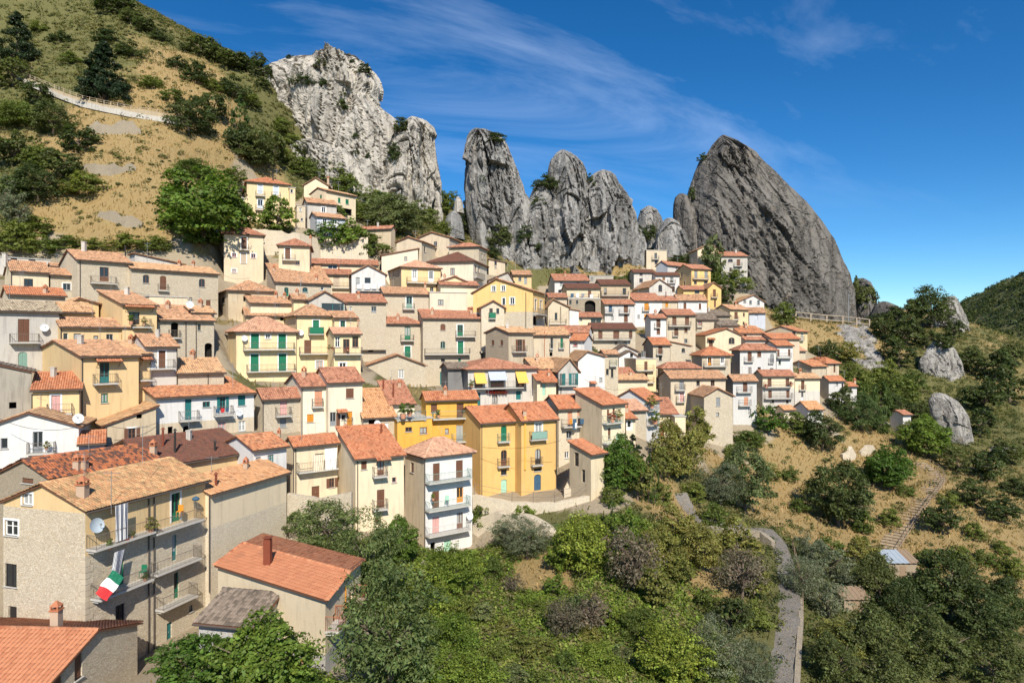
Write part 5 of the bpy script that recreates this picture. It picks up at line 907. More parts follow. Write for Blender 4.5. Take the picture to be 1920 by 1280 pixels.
def rock(name, label, d, lv, kd=0.55, tfr=0.4, mat='rock_grey', seed=1, amp=1.0, strat=0.0, nu=220, nz=190, cat='rock', pw=0.55, tlow=None, parent=None, ledge=0.45, xk=0.26):
    lv = sorted(lv); ys = np.array([q[0] for q in lv], float); xl = np.array([q[1] for q in lv], float); xr = np.array([q[2] for q in lv], float)
    t = np.linspace(0, 1, nz) ** 1.0; Y = ys[0] + (ys[-1] - ys[0]) * t; XL = np.interp(Y, ys, xl); XR = np.interp(Y, ys, xr)
    z = (HY - Y) / F * d; x0 = (XL - CX) / F * d; x1 = (XR - CX) / F * d; w = x1 - x0; hd = kd * np.minimum(w, np.maximum(w * 0.55, 16.0))
    s = np.linspace(0, 1, nu // 2 + 1); tt = np.linspace(tfr, tfr if tlow is None else tlow, nz)[:, None]; S = np.broadcast_to(s, (nz, len(s)))
    se = 0.5 - 0.5 * np.cos(np.pi * S)
    fr = np.where(se < tt, (se / tt), (1 - se) / (1 - tt)); fr = np.clip(fr, 0, 1) ** pw; bk = np.sqrt(np.clip(1 - (2 * se - 1) ** 2, 0, 1))
    XF = x0[:, None] + w[:, None] * se; YF = d - hd[:, None] * fr; XB = XF[:, ::-1][:, 1:-1]; YB = (d + hd[:, None] * bk[:, ::-1] * 0.9)[:, 1:-1]
    X = np.c_[XF, XB]; Yw = np.c_[YF, YB]; Z = np.broadcast_to(z[:, None], X.shape).copy(); cxm = ((x0 + x1) / 2)[:, None]
    rx, ry = X - cxm, (Yw - d); rl = np.hypot(rx, ry) + 1e-6; rx, ry = rx / rl, ry / rl
    ang = np.arctan2(ry, rx); per = ang / np.pi * 3.0
    q = (X * math.cos(0.9) + Z * math.sin(0.9)) if strat else X
    n1 = vnoise(X / 13 + 40, Z / 17 + Yw / 15 + 60, seed, 4, 0.5); n2 = vnoise(X / 4.4 + Yw / 4.8 + 90, Z / 30 + 30, seed + 1, 4, 0.5); n3 = vnoise(X / 1.6 + 50, Z / 1.9 + Yw / 1.7 + 70, seed + 2, 3, 0.6)
    n4 = vnoise(X / 7 + Z / 9 + 20, Yw / 8 + Z / 5 + 15, seed + 3, 5, 0.6); n5 = vnoise(X / 2.6 + Yw / 2.2 + 33, Z / 16 + 44, seed + 4, 4, 0.55); dsp = amp * (2.2 * n1 + 2.2 * (1 - 2.4 * np.abs(n2) ** 0.8) - 0.9 + 0.42 * n3 + ledge * np.sign(n4) * np.abs(n4) ** 0.5 - 2.3 * np.exp(-(n5 / 0.05) ** 2))
    if strat: dsp += strat * vnoise((X * math.cos(strat_a) + Z * math.sin(strat_a)) / 1.5 + 70, (Z * math.cos(strat_a) - X * math.sin(strat_a)) / 14 + 40, seed + 5, 4, 0.55)
    if strat: ca, sa = math.cos(strat_a), math.sin(strat_a); dsp += amp * (1.2 * facets(X * ca + Z * sa, Yw, Z * ca - X * sa, (5.0, 7.0, 20.0), seed + 60) + 0.45 * facets(X * ca + Z * sa, Yw, Z * ca - X * sa, (1.8, 2.6, 7.0), seed + 61))
    else: dsp += amp * (1.7 * facets(X, Yw, Z + 0.25 * X, (7.0, 7.0, 15.0), seed + 60) + 0.7 * facets(X, Yw, Z - 0.2 * X, (2.4, 2.6, 5.5), seed + 61))
    fade = np.minimum(1, rl / 5.0) * np.clip(w[:, None] / 14.0, 0.25, 1); dsp = dsp * fade
    X = X + rx * dsp * xk; Yw = Yw + ry * dsp; Z = Z + 0.5 * amp * vnoise(X / 6 + 10, Yw / 6 + 20, seed + 9, 3) * fade
    m = X.shape[1]; V = np.c_[X.ravel(), Yw.ravel(), Z.ravel()]; r = np.arange(nz - 1)[:, None] * m; c = np.arange(m)[None]; c2 = (c + 1) % m
    Q = np.stack([np.broadcast_to(r + c, (nz - 1, m)), r + c2, r + m + c2, r + m + c], -1).reshape(-1, 4); top = len(V); V = np.r_[V, [[X[0].mean(), Yw[0].mean(), Z[0].mean() + 0.25]]]
    o0 = Vector((float(cxm[-1, 0]), d, float(z[-1]))); V = V - np.array(o0); Qt = np.array([[top, (j + 1) % m, j, j] for j in range(m)])
    me = bpy.data.meshes.new(name); me.from_pydata(V.tolist(), [], Q.tolist() + [[a, b, c_] for a, b, c_, _ in Qt.tolist()]); me.polygons.foreach_set('use_smooth', np.zeros(len(me.polygons), bool)); me.materials.append(MATS[mat])
    ob = link(name, me, parent, o0 if parent is None else o0 - parent.location)
    if parent is None: tag(ob, label, cat)
    ROCKS.append((V + np.array(o0), Q)); return ob
strat_a = 0.64
r1 = rock('rock_pinnacle', 'massive pale limestone crag rising behind the upper houses', 203, [(103,596,640),(108,572,662),(116,540,680),(126,512,692),(138,482,702),(152,462,711),(170,455,716),(188,455,709),(200,455,712),(214,458,728),(226,462,742),(245,465,752),(270,472,762),(310,485,775),(350,495,790),(410,520,800),(460,560,810),(520,600,805)], 0.5, 0.62, 'rock_pale', 3, 0.8, tlow=0.72, pw=0.5, nu=280, nz=230)
rock('buttress', '', 200, [(222,766,786),(228,758,800),(238,752,812),(248,748,820),(255,745,824),(262,742,817),(280,738,819),(310,730,823),(340,722,826),(370,715,829),(410,708,827),(460,705,820),(520,705,810)], 0.62, 0.45, 'rock_pale', 5, 0.8, parent=r1, nu=160, nz=150)
rock('buttress', '', 190, [(262,560,590),(275,545,640),(300,530,665),(340,535,690),(380,560,720),(430,600,740),(480,620,740)], 0.4, 0.5, 'rock_pale', 8, 0.8, parent=r1, nu=160, nz=120)
r2 = rock('rock_pinnacle', 'grey rock fin with a dark bush on its top, leftmost of the grey pinnacles', 206, [(243,888,902),(250,880,926),(260,876,944),(275,873,955),(300,871,964),(330,870,974),(360,870,984),(390,874,998),(420,880,1008),(450,890,1018),(490,900,1030),(540,915,1040),(600,930,1050)], 0.8, 0.35, 'rock_grey', 14, 0.75, nu=200)
rock('buttress', '', 199, [(306,885,895),(314,878,904),(330,874,910),(360,872,914),(400,874,920),(440,880,926),(480,890,930),(540,900,940)], 0.8, 0.45, 'rock_grey', 15, 0.35, parent=r2, nu=110, nz=120)
rock('buttress', '', 202, [(352,962,974),(370,955,992),(400,950,1008),(440,945,1020),(490,940,1035),(560,940,1050)], 0.7, 0.4, 'rock_grey', 16, 0.5, parent=r2, nu=120, nz=110)
r3 = rock('rock_pinnacle', 'broad grey rock with a rounded knob between the fin and the great dark rock', 206, [(282,1050,1060),(287,1043,1071),(295,1038,1083),(305,1034,1092),(318,1031,1098),(335,1028,1104),(360,1022,1112),(400,1012,1125),(450,1000,1135),(500,985,1140),(560,970,1140),(600,970,1140)], 0.6, 0.4, 'rock_grey', 25, 0.7, nu=200)
rock('buttress', '', 208, [(323,1118,1146),(330,1108,1153),(345,1098,1160),(362,1090,1172),(380,1082,1182),(400,1075,1194),(430,1065,1204),(460,1055,1211),(500,1050,1210),(540,1045,1205),(590,1040,1190)], 0.6, 0.35, 'rock_grey', 26, 0.8, parent=r3, nu=200, nz=170)
rock('buttress', '', 204, [(346,1006,1024),(356,998,1040),(380,988,1050),(420,976,1060),(470,962,1070),(530,950,1075),(590,945,1080)], 0.6, 0.4, 'rock_grey', 27, 0.6, parent=r3, nu=140, nz=130)
r4 = rock('rock_pinnacle', 'great dark sloping rock peak dominating the right of the village', 228, [(254,1353,1361),(257,1349,1368),(261,1345,1378),(273,1335,1400),(287,1327,1418),(301,1313,1432),(322,1303,1455),(350,1294,1482),(376,1286,1510),(415,1279,1544),(447,1276,1565),(480,1276,1578),(512,1280,1593),(537,1283,1600),(570,1290,1604),(610,1300,1606),(660,1310,1605)], 0.55, 0.20, 'rock_dark', 36, 0.55, strat=1.5, ledge=0.15, nu=300, nz=260, pw=0.7, tlow=0.10, xk=0.12)
rock('buttress', '', 226, [(364,1272,1284),(370,1266,1294),(382,1263,1300),(400,1262,1310),(430,1262,1318),(470,1264,1325),(520,1270,1330)], 0.7, 0.45, 'rock_dark', 37, 0.4, parent=r4, nu=110, nz=100)
rock('rock_stub', 'small grey rock knob in the saddle left of the great peak', 240, [(387,1212,1222),(394,1202,1232),(408,1197,1240),(430,1193,1246),(470,1190,1250)], 0.7, 0.4, 'rock_grey', 47, 0.35, nu=90, nz=60)
rock('boulder', 'large grey boulder leaning at the foot of the great peak', 224, [(410,1248,1262),(418,1240,1275),(438,1231,1287),(460,1228,1294),(490,1226,1298),(530,1226,1300)], 0.7, 0.4, 'rock_grey', 58, 0.35, nu=100, nz=70, cat='boulder')
rock('rock_stub', 'dark rock stub with a tree at the lower right foot of the great peak', 236, [(522,1612,1620),(529,1603,1631),(545,1597,1638),(575,1594,1641),(630,1594,1645)], 0.8, 0.4, 'rock_dark', 69, 0.3, nu=90, nz=60)
rock('boulder', 'upright grey boulder in the gully beside the pale crag', 186, [(397,846,856),(405,838,864),(420,834,868),(450,832,872)], 0.8, 0.4, 'rock_grey', 70, 0.2, nu=70, nz=50, cat='boulder')
rock('boulder', 'small pale boulder among bushes in the gully', 192, [(370,856,862),(378,852,867),(400,850,870)], 0.8, 0.4, 'rock_pale', 71, 0.15, nu=60, nz=40, cat='boulder')
rock('rock_stub', 'low dark rock hump right of the wooden fence', 222, [(566,1650,1664),(574,1642,1682),(590,1636,1698),(620,1630,1710)], 0.7, 0.4, 'rock_dark', 72, 0.3, nu=90, nz=50)
rock('crag', 'grey crag topped by dark oaks on the far right slope', 206, [(556,1776,1792),(566,1764,1799),(585,1748,1806),(610,1728,1818),(640,1714,1834),(670,1712,1842),(720,1714,1850)], 0.45, 0.45, 'rock_scree', 73, 0.6, nu=140, nz=90)
rock('crag', 'upper part of the long grey rock rib running down the right slope', 172, [(640,1750,1775),(655,1735,1792),(680,1722,1802),(715,1722,1810),(745,1732,1816),(790,1745,1818)], 0.3, 0.45, 'rock_scree', 74, 0.6, nu=120, nz=90)
rock('crag', 'lower part of the long grey rock rib beside the stairway', 141, [(738,1748,1772),(752,1742,1795),(780,1748,1815),(815,1765,1824),(850,1785,1830),(890,1800,1834)], 0.3, 0.45, 'rock_scree', 75, 0.5, nu=120, nz=90)
RV = np.concatenate([r[0] for r in ROCKS]); off = np.cumsum([0] + [len(r[0]) for r in ROCKS[:-1]]); RQ = np.concatenate([r[1] + o for r, o in zip(ROCKS, off)])
BVR = BVHTree.FromPolygons([tuple(v) for v in RV], [tuple(q) for q in RQ])
def rpt(px, py):
    r = ray(px, py).normalized(); a = BVR.ray_cast(Vector((0, 0, 0)), r); g = gpt(px, py)
    if a[0] is None: return g
    if g is not None and g.length < a[0].length: return g
    return a[0]
def patch(name, label, poly, mat, lift=0.5, seed=1, step=5, cat='rock'):      # bare rock breaking out of the slope
    n = len(poly); xs = [p[0] for p in poly]; ys = [p[1] for p in poly]; pts3 = [gpt(*p) for p in poly]
    pts3 = [p for p in pts3 if p is not None]; X = [p.x for p in pts3]; Yy = [p.y for p in pts3]; V = []; idx = {}; Q = []; s = 0.9
    i0, i1, j0, j1 = int(min(X) / s) - 1, int(max(X) / s) + 2, int(min(Yy) / s) - 1, int(max(Yy) / s) + 2
    def inside(x, y):
        c = False; k = len(X)
        for a in range(k):
            b = (a + 1) % k
            if (Yy[a] > y) != (Yy[b] > y) and x < (X[b] - X[a]) * (y - Yy[a]) / (Yy[b] - Yy[a] + 1e-9) + X[a]: c = not c
        return c
    def edge(x, y): return min((Vector((x, y)) - Vector((X[a], Yy[a]))).length for a in range(len(X)))
    o0 = Vector((sum(X) / len(X), sum(Yy) / len(Yy), gz(sum(X) / len(X), sum(Yy) / len(Yy)))); ins = {}
    for i in range(i0, i1 + 1):
        for j in range(j0, j1 + 1): ins[i, j] = inside(i * s + 2.6 * noise.noise(Vector((i * s / 3.5, j * s / 3.5, seed))), j * s + 2.6 * noise.noise(Vector((i * s / 3.5 + 40, j * s / 3.5, seed)))) and noise.noise(Vector((i * s / 4.0 + 9, j * s / 4.0, seed + 7))) > -0.28
    arr = [(i, j) for (i, j) in ins]; ax = np.array([a[0] * s for a in arr]); ay = np.array([a[1] * s for a in arr]); nz_ = vnoise(ax / 3.3 + 50, ay / 3.3 + 90, seed, 4, 0.6); nd = dict(zip(arr, nz_))
    for (i, j) in arr:
        nb = sum(ins.get((i + a, j + b), False) for a in (-1, 0, 1) for b in (-1, 0, 1))
        if nb: idx[i, j] = len(V); V.append((i * s - o0.x, j * s - o0.y, gz(i * s, j * s) - o0.z + (-0.7 if nb < 6 else (lift * (0.3 + 3.4 * abs(nd[i, j])) if nb == 9 else 0.05))))
    for (i, j) in arr:
        k = [(i, j), (i + 1, j), (i + 1, j + 1), (i, j + 1)]
        if all(q in idx for q in k): Q.append([idx[q] for q in k])
    if not Q: return
    tag(link(name, np_mesh(name, V, Q, MATS[mat], None, False), None, o0), label, cat)
patch('rock_slab', 'bare striated rock slab below the wooden fence', [(1565,612),(1600,606),(1640,625),(1655,660),(1672,690),(1640,700),(1600,680),(1575,650)], 'rock_scree', 0.7, 3)
patch('rock_slab', 'scattered pale outcrop at the far right edge', [(1850,835),(1900,830),(1918,860),(1880,870)], 'rock_scree', 0.6, 6)
# ------------------------------------------------------------------ plants
def m_leaf(name, hue=0.0):
    t = NT(name); a = t.n('ShaderNodeVertexColor', layer_name='Col'); inf = t.n('ShaderNodeObjectInfo')
    hs = t.n('ShaderNodeHueSaturation'); hr = t.n('ShaderNodeMapRange'); hr.inputs['To Min'].default_value = 0.48; hr.inputs['To Max'].default_value = 0.515; t.l(inf.outputs['Random'], hr.inputs['Value']); t.l(hr.outputs[0], hs.inputs['Hue'])
    vr = t.n('ShaderNodeMapRange'); vr.inputs['To Min'].default_value = 1.2; vr.inputs['To Max'].default_value = 0.8; t.l(inf.outputs['Random'], vr.inputs['Value']); t.l(vr.outputs[0], hs.inputs['Value']); t.l(a.outputs[0], hs.inputs['Color'])
    t.b.inputs['Roughness'].default_value = 0.55; t.l(hs.outputs[0], t.b.inputs['Base Color'])
    tr = t.n('ShaderNodeBsdfTranslucent'); br = t.n('ShaderNodeMixRGB', blend_type='MULTIPLY'); br.inputs[0].default_value = 1; br.inputs[2].default_value = (1.15, 1.25, 0.55, 1); t.l(hs.outputs[0], br.inputs[1]); t.l(br.outputs[0], tr.inputs[0])
    mx = t.n('ShaderNodeMixShader'); mx.inputs[0].default_value = 0.42; t.l(t.b.outputs[0], mx.inputs[1]); t.l(tr.outputs[0], mx.inputs[2]); t.l(mx.outputs[0], t.out.inputs[0]); return t.m
MATS['leaf'] = m_leaf('foliage'); MATS['bark'] = m_plaster('bark', (0.17, 0.13, 0.10), 0.9); MATS['straw'] = m_leaf('dry_grass')
LEAFC = dict(oak=((0.092, 0.120, 0.038), 0.42), round=((0.115, 0.19, 0.032), 0.34), olive=((0.175, 0.205, 0.125), 0.28), cedar=((0.026, 0.047, 0.020), 0.3), cypress=((0.07, 0.115, 0.028), 0.3), bush=((0.13, 0.17, 0.038), 0.4),
    yel=((0.20, 0.21, 0.055), 0.35), ash=((0.12, 0.17, 0.058), 0.34), bare=((0.17, 0.15, 0.10), 0.35), lite=((0.145, 0.18, 0.07), 0.3), vine=((0.18, 0.245, 0.04), 0.45), dark=((0.068, 0.094, 0.03), 0.36), red=((0.36, 0.05, 0.03), 0.3))
def leaves(cen, nrm, size, rng, aspect=0.6):
    k = len(cen); rnd = rng.normal(size=(k, 3)); n = nrm + 0.75 * rnd / np.linalg.norm(rnd, axis=1, keepdims=True); n /= np.linalg.norm(n, axis=1, keepdims=True)
    t = np.cross(n, rng.normal(size=(k, 3))); t /= np.linalg.norm(t, axis=1, keepdims=True); b = np.cross(n, t); s = size * (0.45 + 1.15 * rng.random((k, 1)) ** 1.5)
    V = np.stack([cen - t * s, cen - b * s * aspect + n * s * 0.25, cen + t * s, cen + b * s * aspect + n * s * 0.25], 1); return V.reshape(-1, 3)
def crown_pts(kind, rng, K, per):
    C = []; Nn = []; B = []
    cl = []
    while len(cl) < K:
        p = rng.uniform(-1, 1, 3); r = np.linalg.norm(p)
        if kind == 'cedar':
            h = rng.random() ** 1.2; rad = (1 - h) ** 0.75 * 0.47 * (0.55 + 0.45 * (1 if (h * 7) % 1 < 0.6 else 0.6)); a = rng.random() * 6.283; q = rng.random() ** 0.4; cl.append((np.array([math.cos(a) * rad * q, math.sin(a) * rad * q, 0.08 + h * 0.9]), 0.055 + 0.05 * (1 - h))); continue
        if kind == 'cypress':
            h = rng.random(); rad = 0.5 * math.sin(math.pi * min(1, 0.12 + h * 0.86)) ** 0.7 * 0.8; a = rng.random() * 6.283; cl.append((np.array([math.cos(a) * rad, math.sin(a) * rad, 0.02 + h * 0.95]), 0.10)); continue
        if r > 1 or (r < 0.45 and rng.random() < 0.7): continue
        if kind == 'bush': cl.append((np.array([p[0] * 0.44, p[1] * 0.44, 0.08 + abs(p[2]) * 0.78]), rng.uniform(0.10, 0.17)))
        else: cl.append((np.array([p[0] * 0.43, p[1] * 0.43, 0.53 + p[2] * 0.41]), rng.uniform(0.075, 0.15)))
    for c, r in cl:
        m = per; d = rng.normal(size=(m, 3)); d /= np.linalg.norm(d, axis=1, keepdims=True); d[:, 2] = np.where(d[:, 2] < -0.3, -d[:, 2] * 0.5, d[:, 2]); rad = r * (0.45 + 0.62 * rng.random((m, 1)))
        sc = np.array([1, 1, 0.8 if kind not in ('cypress',) else 0.6]); C.append(c + d * rad * sc); o = d + 0.5 * (c - np.array([0, 0, 0.45])) + np.array([0, 0, 0.35]); Nn.append(o / np.linalg.norm(o, axis=1, keepdims=True)); B.append(np.full(m, rng.uniform(0.72, 1.28)))
    return np.concatenate(C), np.concatenate(Nn), np.concatenate(B)
PROTO = {}
def proto(kind, var, fine):
    key = (kind, var, fine)
    if key in PROTO: return PROTO[key]
    rng = np.random.default_rng(abs(hash(kind)) % 1000 + var * 17 + fine if False else sum(map(ord, kind)) + var * 17 + fine)
    shape = 'bush' if kind == 'dark' else kind if kind in ('cedar', 'cypress', 'bush') else ('bush' if kind in ('yel', 'vine', 'red') and var % 2 else 'tree')
    K, per, ls = ((150, 95, 0.017), (70, 55, 0.030), (34, 34, 0.052))[fine]
    if kind == 'olive': ls *= 0.8
    if kind == 'round' and fine == 0: ls *= 1.15
    K = int(K * (1.0, 0.72, 0.86)[var % 3]); C, Nn, B = crown_pts(shape, rng, K, per); c0, sp = LEAFC[kind]
    if shape in ('tree', 'bush'):                     # lopsided outline
        an = np.arctan2(C[:, 1], C[:, 0]); ph = rng.uniform(0, 6.28, 4); f_ = 1 + 0.13 * np.sin(2 * an + ph[0] + 3 * C[:, 2]) + 0.10 * np.sin(3 * an + ph[1] - 5 * C[:, 2]) + 0.07 * np.sin(5 * an + ph[2]); C[:, :2] *= f_[:, None]; C[:, 2] = C[:, 2] * (1 + 0.12 * np.sin(3.1 * C[:, 0] * 3 + ph[3])) if shape == 'tree' else C[:, 2]
    if kind == 'bare':
        keep = rng.random(len(C)) < 0.30; C, Nn, B = C[keep], Nn[keep], B[keep]
    col = np.array(c0)[None] * B[:, None] * (1 + sp * (rng.random((len(C), 1)) * 2 - 1)); col[:, 0] *= 1 + 0.3 * (rng.random(len(C)) - 0.4)
    V = leaves(C, Nn, ls, rng, 0.38 if kind in ('olive', 'ash') else 0.62); me = np_mesh('crown', V, np.arange(len(V)).reshape(-1, 4), MATS['leaf'], np.repeat(np.clip(col, 0.005, 0.9), 4, 0))
    tb = MB()
    if shape == 'tree':
        for i in range(3): tb.cone((0.012 * i, 0, 0.14 * i - 0.06), (0.012 * (i + 1), 0.006 * i, 0.14 * (i + 1) - 0.06 + 0.01), 0.034 - 0.006 * i, 0.028 - 0.006 * i, 7)
        for i in range(11 if kind != 'bare' else 46):
            a = rng.random() * 6.28; l = rng.uniform(0.2, 0.4); z0 = rng.uniform(0.24, 0.5); p = Vector((0.03, 0.006, z0)); m_ = p + Vector((math.cos(a) * l * 0.5, math.sin(a) * l * 0.5, l * 0.45)); tb.cone(p, m_, 0.018, 0.011, 5); tb.cone(m_, m_ + Vector((math.cos(a + 0.4) * l * 0.5, math.sin(a + 0.4) * l * 0.5, l * 0.4)), 0.011, 0.003, 4)
        if kind == 'bare': pass
    else:
        tb.cone((0, 0, -0.06), (0, 0, 0.8 if shape in ('cedar', 'cypress') else 0.3), 0.022, 0.006, 7)
        for i in range(7): a = rng.random() * 6.28; tb.cone((0, 0, 0.05), (math.cos(a) * 0.25, math.sin(a) * 0.25, 0.42), 0.012, 0.004, 5)
    tm = tb.mesh('trunk', MATS['bark']); PROTO[key] = (me, tm); return PROTO[key]
KIND = dict(oak=('oak_tree', 'dark green oak', 'tree'), round=('leafy_tree', 'bright green rounded tree', 'tree'), olive=('olive_tree', 'silvery olive tree', 'tree'), cedar=('cedar_tree', 'dark conical cedar', 'tree'), cypress=('cypress_tree', 'slim upright cypress', 'tree'),
    bush=('green_bush', 'mid green bush', 'bush'), yel=('yellowing_tree', 'yellow green tree', 'tree'), ash=('feathery_tree', 'feathery grey green tree', 'tree'), bare=('dry_tree', 'half bare grey twiggy tree', 'tree'), lite=('pale_tree', 'pale green loose tree', 'tree'), vine=('vine_bush', 'lush bright green bush', 'bush'), dark=('dark_bush', 'dark evergreen bush', 'bush'), red=('flower_bush', 'red flowers', 'flowers'))
ORD = 'first second third fourth fifth sixth seventh eighth ninth tenth eleventh twelfth thirteenth fourteenth fifteenth sixteenth seventeenth eighteenth nineteenth twentieth'.split()
TN = [0]
def plant(kind, pos, wm, hm, label=None, group=None):
    px = wm / max(pos.y, 1) * F; fine = 0 if px > 85 else (1 if px > 34 else 2); TN[0] += 1
    me, tm = proto(kind, TN[0] % (3 if fine else 2), fine); nm, desc, cat = KIND[kind]
    r = empty(nm, pos); r.scale = (wm, wm * random.uniform(0.9, 1.1), hm); r.rotation_euler = (0, 0, random.uniform(0, 6.28)); tag(r, label, cat, group)
    link('crown', me, r); link('trunk', tm, r); return r
def grove(place, items, where=gpt):          # items: (kind, centre x, base y, width, height) in photo pixels
    by = {}
    for it in items: by.setdefault(it[0], []).append(it)
    for kind, lst in by.items():
        lst.sort(key=lambda q: q[1])
        for i, (k, x, y, w, hgt) in enumerate(lst):
            p = where(x, y)
            if p is None: continue
            lab = '%s %s' % (KIND[k][1], place)
            if len(lst) > 1: lab += ', %s from left' % ORD[i]
            sc = p.y / F; plant(k, p - Vector((0, -w * sc * 0.1, 0.15)), w * sc * 1.06, hgt * sc * 1.05, lab, ('%ss %s' % (KIND[k][1], place)) if len(lst) > 1 else None)
grove('on the hilltop skyline at upper left', [('oak',205,28,80,48),('oak',243,48,45,34),('oak',268,62,44,32),('oak',372,106,66,44),('oak',402,118,56,40),('oak',432,132,60,40),('oak',463,140,58,40),('oak',484,128,36,30),('dark',300,78,36,28),('dark',345,98,30,24)])
grove('above the fenced path', [('cedar',26,124,84,100),('cedar',188,194,104,116)])
grove('on the slope above the path', [('dark',365,156,62,46),('dark',432,184,62,46),('dark',240,108,50,34),('dark',195,80,48,32),('dark',110,80,40,26),('dark',330,130,40,30),('bush',320,190,50,30),('bush',395,170,40,26),('bush',280,165,44,26),('bush',130,120,40,26),('bush',470,200,40,28),('bush',70,60,40,26)])
grove('in the thicket left of the dry grass', [('oak',18,168,74,56),('oak',66,200,60,44),('bush',25,240,90,60),('oak',92,258,84,70),('oak',140,292,76,60),('oak',18,318,80,76),('bush',70,318,70,50),('oak',112,342,76,62),('oak',62,385,100,76),('bush',20,375,70,50),('bush',152,368,80,52),('olive',28,440,70,86),('olive',0,400,60,70),('bush',60,448,70,50),('bush',20,478,80,70),('bush',120,470,70,34),('bush',80,478,70,40),('bush',180,470,60,30),('bush',240,468,70,34),('bush',290,472,60,34)])
grove('at the right edge of the dry grass', [('oak',350,258,86,76),('oak',398,230,60,52),('oak',470,320,86,84),('oak',500,318,70,70),('oak',446,300,50,74),('cypress',448,262,36,80),('bush',360,336,84,46),('bush',440,345,50,40),('bush',545,275,44,34),('bush',565,295,46,34),('bush',525,250,40,34),('bush',585,330,50,40),('bush',620,345,60,46),('bush',650,370,60,50),('bush',690,385,60,46),('bush',560,330,60,40),('bush',520,300,50,40)])
grove('standing over the stone houses at the foot of the slope', [('round',372,478,178,150)])
grove('in front of the tall yellow house', [('round',518,442,72,70)])
grove('in the walled garden above the white houses', [('round',612,478,78,62),('round',656,486,80,74),('bush',702,484,62,50),('bush',630,420,50,40),('bush',680,418,60,46)])
grove('below the pale crag', [('lite',740,446,94,80),('lite',700,420,70,60),('lite',770,430,60,54),('bush',720,400,60,44),('bush',800,420,50,40),('bush',825,400,50,46),('bush',830,440,44,28),('bush',846,392,40,40),('dark',852,375,36,44),('dark',838,360,32,34),('dark',872,440,30,60)])
grove('rooted on the pale crag', [('dark',568,160,46,26),('dark',600,124,26,20),('dark',683,138,26,24),('dark',640,206,26,24),('dark',752,248,36,34),('dark',742,304,46,44),('dark',608,164,28,20),('dark',666,262,16,16),('dark',667,290,14,16),('dark',500,150,40,34),('dark',492,166,30,24),('dark',640,182,20,18),('dark',690,300,14,16),('dark',748,226,26,22),('dark',545,110,18,10),('dark',660,118,14,9)], rpt)
grove('growing on the grey pinnacles', [('dark',927,268,44,24),('dark',938,462,46,46),('dark',984,458,40,42),('dark',918,482,40,26),('dark',1022,356,50,34),('dark',1102,352,28,32),('dark',1010,385,24,24),('dark',1012,470,26,22),('dark',905,340,14,14)], rpt)
grove('on and beside the great dark peak', [('dark',1318,302,22,18),('dark',1336,270,14,12),('dark',1298,378,22,30),('dark',1222,452,34,36),('dark',1242,408,26,18),('dark',1215,478,40,28),('dark',1270,495,44,20),('dark',1200,440,20,20)], rpt)
grove('at the lower right foot of the great peak', [('oak',1614,596,60,74)], rpt)
grove('on the far right crag', [('oak',1752,618,86,76),('oak',1725,600,50,46),('oak',1700,650,66,60),('oak',1662,640,52,52),('oak',1690,690,70,56),('oak',1735,655,50,36),('oak',1790,640,40,40),('oak',1770,660,40,34),('dark',1650,612,40,30),('dark',1680,600,40,30)], rpt)
grove('among the upper right houses', [('lite',1337,530,46,84),('bush',1350,535,44,40),('oak',1362,578,38,44),('bush',1385,545,56,44),('bush',1472,608,44,46),('bush',1408,540,30,26),('bush',1340,540,40,34),('bush',1290,492,40,18),('bush',1160,545,50,30),('bush',1190,535,50,34),('bush',1120,650,36,22)])
grove('between the last houses and the rock slab', [('oak',1552,680,48,42),('yel',1592,684,46,42),('bush',1575,740,40,40),('bush',1600,720,50,44),('bush',1640,735,60,54),('bush',1665,720,50,50),('bush',1620,760,60,44),('bush',1690,760,70,60),('bush',1715,735,50,50),('oak',1580,780,50,52),('ash',1622,815,84,72),('cypress',1654,812,44,96),('oak',1690,790,64,50),('oak',1740,800,50,46)])
grove('along the lower edge of the right houses', [('round',1440,818,68,58),('bush',1490,812,56,44),('oak',1545,848,88,72),('bush',1400,840,60,36),('bush',1375,860,44,30),('bush',1420,830,40,30)])
grove('scattered over the dry right hand slope', [('bush',1500,960,40,30),('bush',1530,920,36,26),('bush',1480,900,40,28),('bush',1560,1040,50,40),('bush',1620,1040,44,36),('bush',1800,1060,60,40),('bush',1740,1060,44,34),('bush',1850,1060,50,36),('bush',1900,1080,60,40),('bush',1700,930,36,26),('bush',1600,890,34,24),('bush',1830,1010,44,34),('bush',1780,950,44,34),('bush',1720,1110,60,40),('bush',1880,1040,40,30),('dark',1820,1110,70,50),('dark',1880,1120,60,50),('dark',1740,1130,70,56)])
grove('beside the long stairway', [('round',1672,920,84,76),('round',1745,860,96,76),('bush',1640,905,40,50),('oak',1576,990,116,120),('olive',1610,975,60,50),('bush',1620,1000,40,50),('bush',1670,985,40,36),('oak',1770,1005,66,64),('bush',1720,830,60,46)])
grove('on the steep slope at the right edge', [('oak',1860,905,70,64),('oak',1885,985,66,56),('oak',1830,955,60,54),('oak',1800,890,56,50),('oak',1890,870,60,44),('oak',1850,780,80,70),('oak',1900,760,70,70),('oak',1870,720,80,60),('oak',1820,700,60,50),('oak',1905,690,60,50),('oak',1840,820,60,50),('dark',1905,930,50,40),('dark',1780,800,60,40)])
grove('below the lower row by the cypresses', [('round',1160,928,84,104),('yel',1196,940,70,84),('cedar',1188,878,56,62),('cypress',1217,944,18,92),('cypress',1229,950,16,80),('bush',1150,945,60,40),('bush',1240,945,50,44)])
grove('around the bend of the lower lane', [('yel',1272,905,100,116),('yel',1302,850,66,80),('yel',1240,900,50,60),('olive',1352,952,90,84),('lite',1402,968,112,130),('bush',1340,992,64,54),('bush',1300,940,60,40),('bush',1440,900,50,40)])
